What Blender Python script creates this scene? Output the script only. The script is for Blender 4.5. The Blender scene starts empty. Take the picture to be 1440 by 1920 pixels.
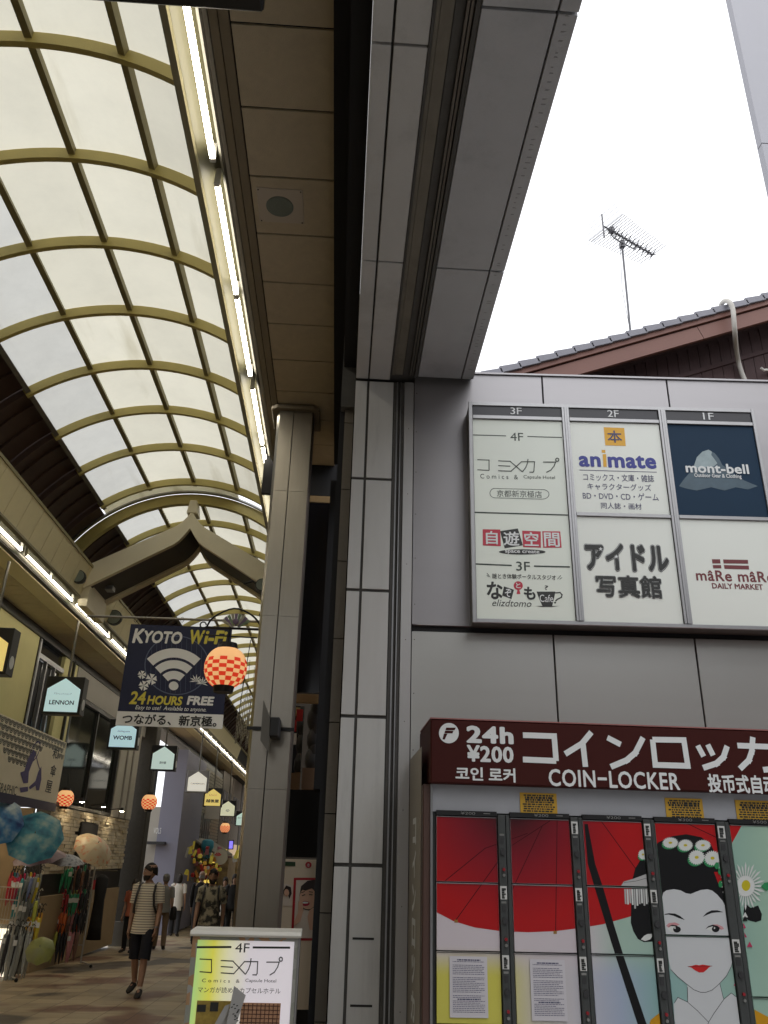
import bpy, bmesh, math, random
from mathutils import Vector, Matrix, noise
from mathutils.geometry import tessellate_polygon
R_ = math.radians
SC = bpy.context.scene
COL = SC.collection
random.seed(7)

# ---------------------------------------------------------------- camera, sky, sun, exposure
CX = Vector((0.99811682, -0.05611413, 0.0247792))      # camera right, in world axes
CD = Vector((0.04496888, 0.39460901, -0.91774808))     # camera down
CF = Vector((0.04172054, 0.91713409, 0.39638928))      # viewing direction
EYE = Vector((0, 0, 1.6))
FPX = 1520.0
cd = bpy.data.cameras.new('camera'); cam = bpy.data.objects.new('camera', cd); COL.objects.link(cam)
cd.sensor_fit = 'VERTICAL'; cd.sensor_height = 36.0; cd.lens = 36.0 * FPX / 1920.0
cd.clip_start = 0.05; cd.clip_end = 600
mw = Matrix((CX, -CD, -CF)).transposed().to_4x4(); mw.translation = EYE
cam.matrix_world = mw
SC.camera = cam

SUN_EL, SUN_AZ = R_(58), R_(150)                        # high, behind the camera to the right, through cloud
w = bpy.data.worlds.new('World'); SC.world = w; w.use_nodes = True
nt = w.node_tree; nt.nodes.clear()
sky = nt.nodes.new('ShaderNodeTexSky'); sky.sky_type = 'NISHITA'; sky.sun_disc = False
sky.sun_elevation = SUN_EL; sky.sun_rotation = SUN_AZ; sky.air_density = 1.0; sky.dust_density = 4.0; sky.ozone_density = 1.0
hs = nt.nodes.new('ShaderNodeHueSaturation'); hs.inputs['Saturation'].default_value = 0.13
mxw = nt.nodes.new('ShaderNodeMix'); mxw.data_type = 'RGBA'; mxw.inputs[0].default_value = 0.72
mxw.inputs[7].default_value = (12.5, 12.7, 13.2, 1)     # an even cloud layer over the clear sky
bg = nt.nodes.new('ShaderNodeBackground'); bg.inputs['Strength'].default_value = 0.15
ow = nt.nodes.new('ShaderNodeOutputWorld')
nt.links.new(sky.outputs[0], hs.inputs['Color']); nt.links.new(hs.outputs[0], mxw.inputs[6])
nt.links.new(mxw.outputs[2], bg.inputs['Color']); nt.links.new(bg.outputs[0], ow.inputs['Surface'])
sd = bpy.data.lights.new('sun', 'SUN'); sd.energy = 0.5; sd.angle = R_(40); sd.color = (1, .97, .93)
so = bpy.data.objects.new('sun', sd); COL.objects.link(so)
sdir = Vector((math.sin(SUN_AZ) * math.cos(SUN_EL), math.cos(SUN_AZ) * math.cos(SUN_EL), math.sin(SUN_EL)))
so.rotation_euler = sdir.to_track_quat('Z', 'Y').to_euler(); so.location = sdir * 60
SC.view_settings.view_transform = 'Standard'; SC.view_settings.look = 'None'
SC.view_settings.gamma = 1; SC.view_settings.use_curve_mapping = False
SC.view_settings.exposure = 0.06
SC.cycles.max_bounces = 10; SC.cycles.diffuse_bounces = 6; SC.cycles.glossy_bounces = 4
SC.cycles.transmission_bounces = 6; SC.cycles.transparent_max_bounces = 8
SC.cycles.caustics_reflective = False; SC.cycles.caustics_refractive = False
SC.cycles.sample_clamp_indirect = 4
SC.cycles.use_denoising = True

# ---------------------------------------------------------------- reading places from the photograph
def ray(px, py):
    return CX * (px - 720) + CD * (py - 960) + CF * FPX
def atY(px, py, Y):
    r = ray(px, py); return EYE + r * (Y / r.y)
def atX(px, py, X):
    r = ray(px, py); return EYE + r * (X / r.x)
def atZ(px, py, Z):
    r = ray(px, py); return EYE + r * ((Z - EYE.z) / r.z)
def gz(y): return -0.02 * max(0.0, y - 0.5)              # the street falls away gently
def atG(px, py):
    r = ray(px, py); t = (-EYE.z + 0.01) / (r.z + 0.02 * r.y) if True else 0
    return EYE + r * t
class Frame:
    """a vertical plane: origin O, horizontal unit vector R, normal N towards the camera"""
    def __init__(s, O, ang=0.0, Rv=None):
        s.O = Vector(O); a = R_(ang)
        s.R = Vector(Rv) if Rv else Vector((math.cos(a), math.sin(a), 0)); s.U = Vector((0, 0, 1))
        s.N = s.R.cross(s.U)
    def off(s, d):
        f = Frame(s.O + s.N * d, Rv=s.R); return f
    def uv(s, px, py):
        r = ray(px, py); t = (s.O - EYE).dot(s.N) / r.dot(s.N); p = EYE + r * t - s.O
        return p.dot(s.R), p.z
    def pt(s, a, b, n=0.0):
        return s.O + s.R * a + s.U * b + s.N * n
    def rect(s, x0, y0, x1, y1):
        xm, ym = (x0 + x1) / 2, (y0 + y1) / 2
        return s.uv(x0, ym)[0], s.uv(xm, y1)[1], s.uv(x1, ym)[0], s.uv(xm, y0)[1]

# ---------------------------------------------------------------- materials
MATS = {}
def mat(name, col, rough=0.6, metal=0.0, var=0.12, scale=5.0, bump=0.0, bscale=60.0, emit=0.0, ecol=None, spec=0.5, stretch=(1, 1, 1), dirt=0.0):
    if name in MATS: return MATS[name]
    m = bpy.data.materials.new(name); m.use_nodes = True; n = m.node_tree; p = n.nodes['Principled BSDF']
    tc = n.nodes.new('ShaderNodeTexCoord'); mp = n.nodes.new('ShaderNodeMapping'); mp.inputs['Scale'].default_value = stretch
    n.links.new(tc.outputs['Object'], mp.inputs['Vector'])
    nz = n.nodes.new('ShaderNodeTexNoise'); nz.inputs['Scale'].default_value = scale; nz.inputs['Detail'].default_value = 6; nz.inputs['Roughness'].default_value = .65
    n.links.new(mp.outputs[0], nz.inputs['Vector'])
    mx = n.nodes.new('ShaderNodeMix'); mx.data_type = 'RGBA'
    c = Vector(col[:3])
    mx.inputs[6].default_value = (*(c * (1 - var)), 1); mx.inputs[7].default_value = (*[min(1, v) for v in c * (1 + var)], 1)
    n.links.new(nz.outputs['Fac'], mx.inputs[0]); out = mx.outputs[2]
    if dirt:
        n2 = n.nodes.new('ShaderNodeTexNoise'); n2.inputs['Scale'].default_value = scale * .37; n2.inputs['Detail'].default_value = 8; n2.inputs['Roughness'].default_value = .75
        n.links.new(mp.outputs[0], n2.inputs['Vector'])
        rp = n.nodes.new('ShaderNodeValToRGB'); rp.color_ramp.elements[0].position = .52; rp.color_ramp.elements[1].position = .72
        rp.color_ramp.elements[0].color = (0, 0, 0, 1); rp.color_ramp.elements[1].color = (dirt,) * 3 + (1,)
        n.links.new(n2.outputs['Fac'], rp.inputs[0])
        m2 = n.nodes.new('ShaderNodeMix'); m2.data_type = 'RGBA'; m2.inputs[7].default_value = (*(c * .45), 1)
        n.links.new(rp.outputs[0], m2.inputs[0]); n.links.new(out, m2.inputs[6]); out = m2.outputs[2]
    n.links.new(out, p.inputs['Base Color'])
    p.inputs['Roughness'].default_value = rough; p.inputs['Metallic'].default_value = metal
    p.inputs['Specular IOR Level'].default_value = spec
    if bump:
        b = n.nodes.new('ShaderNodeBump'); b.inputs['Strength'].default_value = bump; b.inputs['Distance'].default_value = .01
        n3 = n.nodes.new('ShaderNodeTexNoise'); n3.inputs['Scale'].default_value = bscale; n3.inputs['Detail'].default_value = 4
        n.links.new(mp.outputs[0], n3.inputs['Vector']); n.links.new(n3.outputs['Fac'], b.inputs['Height']); n.links.new(b.outputs[0], p.inputs['Normal'])
    if emit:
        p.inputs['Emission Color'].default_value = (*(ecol or col)[:3], 1); p.inputs['Emission Strength'].default_value = emit
    MATS[name] = m; return m

# ---------------------------------------------------------------- objects
WM = {}                                                   # world matrices of parents
def thing(name, label, cat, loc=(0, 0, 0), rz=0.0, group=None, kind=None, parent=None):
    o = bpy.data.objects.new(name, None); COL.objects.link(o); o.empty_display_size = .05
    o.location = loc; o.rotation_euler = (0, 0, rz)
    m = Matrix.Translation(Vector(loc)) @ Matrix.Rotation(rz, 4, 'Z')
    if parent: o.parent = parent; m = WM[parent] @ m
    else:
        o['label'] = label
        if kind: o['kind'] = kind
        else: o['category'] = cat
        if group: o['group'] = group
    WM[o] = m; return o
def tag(o, label, cat=None, group=None, kind=None):
    o['label'] = label
    if cat: o['category'] = cat
    if group: o['group'] = group
    if kind: o['kind'] = kind
    return o
class MB:
    """collects geometry in world coordinates, links it as one object"""
    def __init__(s): s.v = []; s.f = []; s.m = []; s.cm = 0
    def face(s, pts):
        i = len(s.v); s.v += [Vector(p) for p in pts]; s.f.append(list(range(i, i + len(pts)))); s.m.append(s.cm)
    def box(s, lo, hi, fr=None):
        x0, y0, z0 = lo; x1, y1, z1 = hi
        P = [(x0, y0, z0), (x1, y0, z0), (x1, y1, z0), (x0, y1, z0), (x0, y0, z1), (x1, y0, z1), (x1, y1, z1), (x0, y1, z1)]
        if fr: P = [fr.pt(a, c, -b) for a, b, c in P]     # frame box: a along, b depth behind the plane, c up
        i = len(s.v); s.v += [Vector(p) for p in P]
        for q in ((0, 3, 2, 1), (4, 5, 6, 7), (0, 1, 5, 4), (1, 2, 6, 5), (2, 3, 7, 6), (3, 0, 4, 7)):
            s.f.append([i + k for k in q]); s.m.append(s.cm)
        return s
    def prism(s, poly, d, closed=True):
        """poly: world points of one cap, d: extrusion vector"""
        d = Vector(d); n = len(poly); i = len(s.v); P = [Vector(p) for p in poly]
        s.v += P + [p + d for p in P]
        for k in range(n):
            j = (k + 1) % n
            if not closed and j == 0: break
            s.f.append([i + k, i + j, i + n + j, i + n + k]); s.m.append(s.cm)
        if closed:
            for t in tessellate_polygon([P]):
                s.f.append([i + t[0], i + t[1], i + t[2]]); s.m.append(s.cm)
                s.f.append([i + n + t[2], i + n + t[1], i + n + t[0]]); s.m.append(s.cm)
        return s
    def tube(s, pts, r, seg=8, cap=True):
        pts = [Vector(p) for p in pts]; rs = r if isinstance(r, (list, tuple)) else [r] * len(pts); i = len(s.v); n = len(pts); pr = None
        for k, p in enumerate(pts):
            t = (pts[min(k + 1, n - 1)] - pts[max(k - 1, 0)]).normalized()
            if pr is None: pr = t.orthogonal().normalized()
            u = (pr - t * pr.dot(t)).normalized(); pr = u; v = t.cross(u)
            for a in range(seg):
                an = 2 * math.pi * a / seg; s.v.append(p + (u * math.cos(an) + v * math.sin(an)) * rs[k])
        for k in range(n - 1):
            for a in range(seg):
                b = (a + 1) % seg; s.f.append([i + k * seg + a, i + k * seg + b, i + (k + 1) * seg + b, i + (k + 1) * seg + a]); s.m.append(s.cm)
        if cap:
            s.f.append([i + a for a in range(seg)][::-1]); s.m.append(s.cm); s.f.append([i + (n - 1) * seg + a for a in range(seg)]); s.m.append(s.cm)
        return s
    def loft(s, rings, cap=True):
        i = len(s.v); n = len(rings[0])
        for r in rings: s.v += [Vector(p) for p in r]
        for k in range(len(rings) - 1):
            for a in range(n):
                b = (a + 1) % n; s.f.append([i + k * n + a, i + k * n + b, i + (k + 1) * n + b, i + (k + 1) * n + a]); s.m.append(s.cm)
        if cap:
            s.f.append([i + a for a in range(n)][::-1]); s.m.append(s.cm); s.f.append([i + (len(rings) - 1) * n + a for a in range(n)]); s.m.append(s.cm)
        return s
    def ball(s, c, r, seg=14, rings=9, keep=None):
        c = Vector(c); r = Vector(r) if not isinstance(r, (int, float)) else Vector((r, r, r)); i = len(s.v)
        for k in range(rings + 1):
            th = math.pi * k / rings
            for a in range(seg):
                ph = 2 * math.pi * a / seg
                s.v.append(c + Vector((r.x * math.sin(th) * math.cos(ph), r.y * math.sin(th) * math.sin(ph), r.z * math.cos(th))))
        for k in range(rings):
            for a in range(seg):
                b = (a + 1) % seg; q = [i + k * seg + a, i + (k + 1) * seg + a, i + (k + 1) * seg + b, i + k * seg + b]
                if keep and not keep((s.v[q[0]] + s.v[q[2]]) / 2 - c): continue
                s.f.append(q); s.m.append(s.cm)
        return s
    def build(s, name, m, parent=None, smooth=False, bevel=0.0, weld=False):
        me = bpy.data.meshes.new(name)
        if parent is not None: inv = WM[parent].inverted(); vs = [inv @ v for v in s.v]; org = None
        else:
            org = sum(s.v, Vector()) / max(1, len(s.v)); org = Vector((org.x, org.y, min(v.z for v in s.v))); vs = [v - org for v in s.v]
        me.from_pydata(vs, [], s.f); me.validate()
        ms = m if isinstance(m, list) else [m]
        for q in ms: me.materials.append(q)
        if len(ms) > 1 and len(me.polygons) == len(s.m): me.polygons.foreach_set('material_index', s.m)
        if weld or bevel or smooth:
            bm = bmesh.new(); bm.from_mesh(me)
            if weld or smooth: bmesh.ops.remove_doubles(bm, verts=bm.verts, dist=1e-5)
            bmesh.ops.recalc_face_normals(bm, faces=bm.faces)
            if bevel: bmesh.ops.bevel(bm, geom=[e for e in bm.edges if len(e.link_faces) == 2 and e.calc_face_angle(0) > .6], offset=bevel, segments=1, affect='EDGES', clamp_overlap=True)
            bm.to_mesh(me); bm.free()
        if smooth: me.polygons.foreach_set('use_smooth', [True] * len(me.polygons))
        o = bpy.data.objects.new(name, me); COL.objects.link(o)
        if parent is not None: o.parent = parent
        else: o.location = org
        WM[o] = (WM[parent] if parent is not None else Matrix.Translation(org)).copy()
        return o
def again(o, dloc, parent=None, name=None, rz=0):
    """a copy of a part sharing its mesh"""
    c = o.copy(); COL.objects.link(c)
    if parent is not None: c.parent = parent
    c.location = Vector(o.location) + Vector(dloc); WM[c] = WM[o].copy(); return c
def copy_tree(o, dloc=(0, 0, 0), parent=None):
    c = o.copy(); COL.objects.link(c); c.parent = parent
    if parent is None: c.location = Vector(o.location) + Vector(dloc)
    WM[c] = Matrix.Translation(Vector(dloc)) @ WM[o]
    for ch in list(o.children): copy_tree(ch, dloc, c)
    return c
def boxpart(name, lo, hi, m, parent=None, fr=None, bevel=0.0):
    return MB().box(lo, hi, fr).build(name, m, parent, bevel=bevel)

# ---------------------------------------------------------------- flat print: lettering, strokes and shapes on a plane
def glyphs(body, bold=0.0, shear=0.0, spacing=1.0):
    c = bpy.data.curves.new('glyphs', 'FONT'); c.body = body; c.offset = bold; c.shear = shear; c.space_character = spacing; c.resolution_u = 3
    o = bpy.data.objects.new('glyphs', c); me = bpy.data.meshes.new_from_object(o)
    V = [(v.co.x, v.co.y) for v in me.vertices]; F = [list(p.vertices) for p in me.polygons]
    bpy.data.objects.remove(o); bpy.data.curves.remove(c); bpy.data.meshes.remove(me); return V, F
def text(fr, body, rect, m, parent, bold=0.0, shear=0.0, off=0.002, name='lettering', spacing=1.0, grow=0.0, base=None):
    V, F = glyphs(body, 0, shear, spacing)
    if not V: return None
    gb = base or bold
    x0, x1 = min(v[0] for v in V) - gb, max(v[0] for v in V) + gb; y0, y1 = min(v[1] for v in V) - gb, max(v[1] for v in V) + gb
    if bold:                                             # heavier strokes: the glyph struck several times round a small circle
        V0, F0 = V, F; V, F = [], []; ns = 10 if bold > .03 else 6
        for q in range(ns):
            i = len(V); dx, dy = bold * math.cos(2 * math.pi * q / ns + .3), bold * math.sin(2 * math.pi * q / ns + .3); V += [(x + dx, y + dy, q) for x, y in V0]; F += [[i + k for k in f] for f in F0]
    a0, b0, a1, b1 = rect; sx = (a1 - a0) / max(1e-6, x1 - x0); sy = (b1 - b0) / max(1e-6, y1 - y0)
    mb = MB(); mb.v = [fr.pt(a0 + (v[0] - x0) * sx, b0 + (v[1] - y0) * sy, off + (.00006 * v[2] if len(v) > 2 else 0)) for v in V]; mb.f = F; mb.m = [0] * len(F)
    return mb.build(name, m, parent)
def stroke_mb(fr, to_uv, lines, wdt, off, mb=None):
    mb = mb or MB()
    for li, ln in enumerate(lines):
        P = [Vector(to_uv(*p)) for p in ln]
        for k in range(len(P) - 1):
            a, b = P[k], P[k + 1]; d = (b - a)
            if d.length < 1e-6: continue
            d.normalize(); n = Vector((-d.y, d.x)) * wdt / 2
            e = d * wdt / 2
            A = a - (e if k > 0 else e * 0); B = b + (e if k < len(P) - 2 else e * 0)
            o2 = off + 0.00003 * (k % 5) + 0.00016 * (li % 9)
            mb.face([fr.pt(*q, o2) for q in (A - n, B - n, B + n, A + n)])
    return mb
def poly_mb(fr, to_uv, pts, off, mb=None):
    mb = mb or MB(); P = [Vector((*to_uv(*p), 0)) for p in pts]
    for t in tessellate_polygon([P]):
        q = [P[i] for i in t]
        if (q[1] - q[0]).cross(q[2] - q[0]).z < 0: q.reverse()
        mb.face([fr.pt(p.x, p.y, off) for p in q])
    return mb
def clip(poly, r):
    a0, b0, a1, b1 = r
    for ax, lim, sg in ((0, a0, 1), (0, a1, -1), (1, b0, 1), (1, b1, -1)):
        out = []
        for i in range(len(poly)):
            p, q = poly[i - 1], poly[i]; ip, iq = (p[ax] - lim) * sg >= 0, (q[ax] - lim) * sg >= 0
            if ip != iq:
                t = (lim - p[ax]) / (q[ax] - p[ax]); out.append((p[0] + (q[0] - p[0]) * t, p[1] + (q[1] - p[1]) * t))
            if iq: out.append(q)
        poly = out
        if not poly: break
    return poly
def ell(cx, cy, rx, ry, n=24, a0=0, a1=360):
    return [(cx + rx * math.cos(R_(a0 + (a1 - a0) * k / n)), cy + ry * math.sin(R_(a0 + (a1 - a0) * k / n))) for k in range(n + (1 if a1 - a0 < 360 else 0))]
# ================================================================= materials used by the structure
m_beige = mat('beige_paint', (.22, .195, .115), .5, 0, .08, 3, .1, 80, dirt=.15)
m_beige2 = mat('beige_panel_paint', (.78, .69, .42), .5, 0, .10, 2.5, .1, 80, dirt=.2)
m_olive = mat('olive_rib_paint', (.50, .41, .13), .5, 0, .16, 5, .15, 90, dirt=.35)
m_olive_d = mat('dull_rib_paint', (.25, .21, .09), .55, 0, .18, 5, .15, 90, dirt=.4)
m_brownp = mat('brown_roof_panel', (.085, .050, .036), .45, 0, .2, 3, .1, 30)
m_ceil = mat('brown_ceiling_panel', (.58, .50, .36), .8, 0, .16, 9, .35, 220, dirt=.25)
m_ceilf = mat('ceiling_trim', (.24, .20, .14), .6, 0, .15, 6, .1, 80)
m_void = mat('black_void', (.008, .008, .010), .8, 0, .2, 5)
m_steel = mat('brushed_steel', (.33, .305, .26), .33, .92, .10, 3, .10, 40, stretch=(8, 8, .6))
m_steel_d = mat('dark_steel', (.16, .15, .13), .45, .7, .2, 4)
m_alu = mat('aluminium_frame', (.33, .33, .335), .38, .9, .12, 6, .05, 60)
m_black = mat('black_metal', (.015, .015, .016), .45, .2, .2, 6)
m_dark = mat('dark_plastic', (.03, .03, .032), .5, 0, .2, 6)
m_white = mat('white_plastic', (.72, .71, .66), .45, 0, .04, 6)
m_tube = mat('lit_tube_glass', (1, .98, .92), .4, 0, 0, 5, emit=17, ecol=(1, .92, .76))
m_tilew = mat('white_stone_tile', (.50, .50, .495), .42, 0, .08, 5, .10, 120, dirt=.38)
m_tilep = mat('white_pillar_tile', (.52, .52, .51), .42, 0, .10, 2.6, .10, 120, dirt=.42, stretch=(4, 4, .55))
m_tiled = mat('grey_stone_tile', (.44, .45, .475), .5, 0, .11, 4, .10, 120, dirt=.45)
m_grout = mat('dark_sealant', (.075, .073, .068), .8, 0, .25, 14, .3, 60)
m_conc = mat('bare_concrete', (.17, .155, .125), .85, 0, .3, 5, .5, 30, dirt=.5)

def glaze(name, col, tr, sc=1.4):
    m = bpy.data.materials.new(name); m.use_nodes = True; n = m.node_tree; n.nodes.clear()
    out = n.nodes.new('ShaderNodeOutputMaterial'); mix = n.nodes.new('ShaderNodeMixShader'); mix.inputs[0].default_value = tr
    df = n.nodes.new('ShaderNodeBsdfDiffuse'); tl = n.nodes.new('ShaderNodeBsdfTranslucent')
    tc = n.nodes.new('ShaderNodeTexCoord'); gm = n.nodes.new('ShaderNodeNewGeometry')
    nz = n.nodes.new('ShaderNodeTexNoise'); nz.inputs['Scale'].default_value = sc; nz.inputs['Detail'].default_value = 9; nz.inputs['Roughness'].default_value = .72
    n.links.new(gm.outputs['Position'], nz.inputs['Vector'])
    mp = n.nodes.new('ShaderNodeMapping'); mp.inputs['Scale'].default_value = (2.2, .35, 2.2); n.links.new(gm.outputs['Position'], mp.inputs['Vector'])
    n2 = n.nodes.new('ShaderNodeTexNoise'); n2.inputs['Scale'].default_value = 1.3; n2.inputs['Detail'].default_value = 8; n.links.new(mp.outputs[0], n2.inputs['Vector'])
    rp = n.nodes.new('ShaderNodeValToRGB'); c = Vector(col)
    rp.color_ramp.elements[0].position = .33; rp.color_ramp.elements[0].color = (*(c * .92), 1)
    rp.color_ramp.elements[1].position = .60; rp.color_ramp.elements[1].color = (*c, 1)
    n.links.new(nz.outputs['Fac'], rp.inputs[0])
    r2 = n.nodes.new('ShaderNodeValToRGB'); r2.color_ramp.elements[0].position = .62; r2.color_ramp.elements[1].position = .78
    n.links.new(n2.outputs['Fac'], r2.inputs[0])
    mx = n.nodes.new('ShaderNodeMix'); mx.data_type = 'RGBA'; mx.inputs[7].default_value = (c.x * .74, c.y * .72, c.z * .66, 1)
    n.links.new(r2.outputs[0], mx.inputs[0]); n.links.new(rp.outputs[0], mx.inputs[6])
    oi = n.nodes.new('ShaderNodeObjectInfo'); mr = n.nodes.new('ShaderNodeMapRange'); mr.inputs[3].default_value = .90; mr.inputs[4].default_value = 1.03; n.links.new(oi.outputs['Random'], mr.inputs[0])
    vm = n.nodes.new('ShaderNodeVectorMath'); vm.operation = 'SCALE'; n.links.new(mx.outputs[2], vm.inputs[0]); n.links.new(mr.outputs[0], vm.inputs['Scale'])
    n.links.new(vm.outputs[0], df.inputs[0]); n.links.new(vm.outputs[0], tl.inputs[0])
    n.links.new(df.outputs[0], mix.inputs[1]); n.links.new(tl.outputs[0], mix.inputs[2]); n.links.new(mix.outputs[0], out.inputs[0])
    return m
m_glaze = glaze('milky_roof_sheet', (.86, .83, .69), .49)
m_glaze2 = glaze('cloudy_roof_sheet', (.78, .78, .73), .47, 2.6)

# ================================================================= ground
def paving():
    m = bpy.data.materials.new('street_pavers'); m.use_nodes = True; n = m.node_tree; p = n.nodes['Principled BSDF']
    g = n.nodes.new('ShaderNodeNewGeometry')
    br = n.nodes.new('ShaderNodeTexBrick'); br.inputs['Scale'].default_value = 2.5; br.inputs['Mortar Size'].default_value = .014; br.inputs['Brick Width'].default_value = 1; br.inputs['Row Height'].default_value = 1; br.offset = 0
    br.inputs['Color1'].default_value = (.70, .68, .64, 1); br.inputs['Color2'].default_value = (1, .97, .9, 1); br.inputs['Mortar'].default_value = (.35, .33, .3, 1)
    n.links.new(g.outputs['Position'], br.inputs['Vector'])
    mp = n.nodes.new('ShaderNodeMapping'); mp.inputs['Scale'].default_value = (.55, .62, 1); n.links.new(g.outputs['Position'], mp.inputs['Vector'])
    n1 = n.nodes.new('ShaderNodeTexNoise'); n1.inputs['Scale'].default_value = 1.15; n1.inputs['Detail'].default_value = 2; n.links.new(mp.outputs[0], n1.inputs['Vector'])
    rp = n.nodes.new('ShaderNodeValToRGB'); e = rp.color_ramp.elements; e[0].position = .36; e[0].color = (.12, .10, .08, 1); e[1].position = .42; e[1].color = (.42, .34, .23, 1)
    x = e.new(.56); x.color = (.44, .36, .24, 1); x = e.new(.62); x.color = (.22, .12, .08, 1)
    n.links.new(n1.outputs['Fac'], rp.inputs[0])
    mx = n.nodes.new('ShaderNodeMix'); mx.data_type = 'RGBA'; mx.blend_type = 'MULTIPLY'; mx.inputs[0].default_value = 1
    n.links.new(rp.outputs[0], mx.inputs[6]); n.links.new(br.outputs['Color'], mx.inputs[7]); n.links.new(mx.outputs[2], p.inputs['Base Color'])
    nz = n.nodes.new('ShaderNodeTexNoise'); nz.inputs['Scale'].default_value = 2.2; nz.inputs['Detail'].default_value = 7; n.links.new(g.outputs['Position'], nz.inputs['Vector'])
    mr = n.nodes.new('ShaderNodeMapRange'); mr.inputs[3].default_value = .35; mr.inputs[4].default_value = .65; n.links.new(nz.outputs['Fac'], mr.inputs[0]); n.links.new(mr.outputs[0], p.inputs['Roughness'])
    b = n.nodes.new('ShaderNodeBump'); b.inputs['Strength'].default_value = .25; b.inputs['Distance'].default_value = .004; n.links.new(br.outputs['Fac'], b.inputs['Height']); b.invert = True; n.links.new(b.outputs[0], p.inputs['Normal'])
    return m
m_pave = paving()
mb = MB()
ys = [-40, .5, 70, 300]
for a, b_ in zip(ys, ys[1:]): mb.face([(-60, a, gz(a)), (60, a, gz(a)), (60, b_, gz(b_)), (-60, b_, gz(b_))])
g = mb.build('ground', m_pave, weld=True); tag(g, 'brown and grey patterned paving of the shopping arcade', kind='structure')
pv = MB().box((-.2, -30, -.05), (8.1, 3.7, .012)).build('pavement', mat('bounce_pavement', (.46, .46, .46), .8, 0, .12, 3, .2, 40)); tag(pv, 'unseen pale concrete pavement added to bounce light up at the stone canopy', kind='structure')  # out of view, added so its pale surface throws light upwards

# ================================================================= vaulted roof
XC, ZC, RV = -2.51, 4.84, 2.3
def arc_pt(th, R=RV, xc=XC, zc=ZC): return (xc + R * math.sin(th), zc + R * math.cos(th))
def th_of(px, py):
    r = ray(px, py); a = r.x ** 2 + r.z ** 2; b = 2 * (-r.x * XC + r.z * (1.6 - ZC)); c = XC ** 2 + (1.6 - ZC) ** 2 - RV ** 2
    t = (-b + math.sqrt(b * b - 4 * a * c)) / (2 * a); return math.atan2(r.x * t - XC, 1.6 + r.z * t - ZC)
TH = [-.655, -.315, .0, .315, .655]                     # edge, purlin, crown, purlin, edge
FOOT = 1.12
def arcband(mb, t0, t1, Ro, Ri, y0, y1, n=24, xc=XC, zc=ZC):
    for k in range(n):
        a, b = t0 + (t1 - t0) * k / n, t0 + (t1 - t0) * (k + 1) / n
        q = [arc_pt(a, Ro, xc, zc), arc_pt(b, Ro, xc, zc), arc_pt(b, Ri, xc, zc), arc_pt(a, Ri, xc, zc)]
        mb.face([(q[0][0], y0, q[0][1]), (q[1][0], y0, q[1][1]), (q[2][0], y0, q[2][1]), (q[3][0], y0, q[3][1])])
        mb.face([(q[3][0], y1, q[3][1]), (q[2][0], y1, q[2][1]), (q[1][0], y1, q[1][1]), (q[0][0], y1, q[0][1])])
        mb.face([(q[3][0], y0, q[3][1]), (q[2][0], y0, q[2][1]), (q[2][0], y1, q[2][1]), (q[3][0], y1, q[3][1])])
        mb.face([(q[0][0], y1, q[0][1]), (q[1][0], y1, q[1][1]), (q[1][0], y0, q[1][1]), (q[0][0], y0, q[0][1])])
    return mb
def vault(name, label, ribs, y_end, gl):
    t = thing(name, label, 'vaulted roof', (XC, ribs[0], 5))
    rib0 = None
    for i, y in enumerate(ribs):
        if rib0 is None: rib0 = arcband(MB(), -.675, .675, RV + .005, RV - .105, y, y + .05, 26).build('rib', m_olive, t); lr = [arcband(MB(), *q, RV + .0, RV - .08, y + .002, y + .048, 10).build('lower_rib', m_brownp, t) for q in ((-FOOT, -.677), (.677, FOOT))]
        else:
            for q in [rib0] + lr: again(q, (0, y - ribs[0], 0), t)
    for th in TH:                                       # purlins: narrow bars hung just under the sheets
        x, z = arc_pt(th, RV - .03); ux, uz = math.sin(th), math.cos(th); vx, vz = uz, -ux
        hw, hh = (.028, .035) if abs(th) < .5 else (.03, .045)
        P = [(x + vx * a * hw + ux * b * hh, ribs[0], z + vz * a * hw + uz * b * hh) for a, b in ((-1, -1), (1, -1), (1, 1), (-1, 1))]
        y0 = P[0][1]
        MB().prism(P, (0, y_end - y0, 0)).build('purlin', m_olive_d if abs(th) < .5 else m_conc, t)
    edges = [ribs[0]] + ribs[1:] + [y_end]
    for a, b in zip(edges, edges[1:]):
        if b - a < .02: continue
        for k in range(4):
            mb = MB(); n = 7
            for q in range(n):
                A, B = TH[k] + (TH[k + 1] - TH[k]) * q / n, TH[k] + (TH[k + 1] - TH[k]) * (q + 1) / n
                pa, pb = arc_pt(A, RV + .01), arc_pt(B, RV + .01)
                mb.face([(pa[0], a, pa[1]), (pb[0], a, pb[1]), (pb[0], b, pb[1]), (pa[0], b, pa[1])])
            mb.build('roof_sheet', gl if k else m_glaze2, t, smooth=True)
        for sgn in (-1, 1):                              # opaque lower sheets with a standing seam
            mb = MB(); t0, t1 = (TH[0], -FOOT) if sgn < 0 else (TH[-1], FOOT)
            arcband(mb, min(t0, t1), max(t0, t1), RV + .03, RV + .012, a + .006, b - .006, 8)
            for f_ in (.33, .66):
                yy = a + (b - a) * f_; arcband(mb, min(t0, t1), max(t0, t1), RV + .012, RV - .015, yy - .012, yy + .012, 8)
            mb.build('lower_sheet', m_brownp, t)
    return t
ribs1 = [4.22 + 1.068 * k for k in range(8)] 
ribs1 = [-6.47, -5.4, -4.33, -3.25, -2.18, -1.12, -.05, 1.02, 2.09, 3.155] + ribs1[:7] + [11.82]  # unseen bays behind the viewer are added to cut light from behind
vault('arcade_roof', 'nearer barrel vault of milky sheets on olive arched ribs above the shopping street', ribs1, 11.98, m_glaze)
ribs2 = [12.5, 13.54] + [14.67 + 1.12 * k for k in range(28)]
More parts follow.
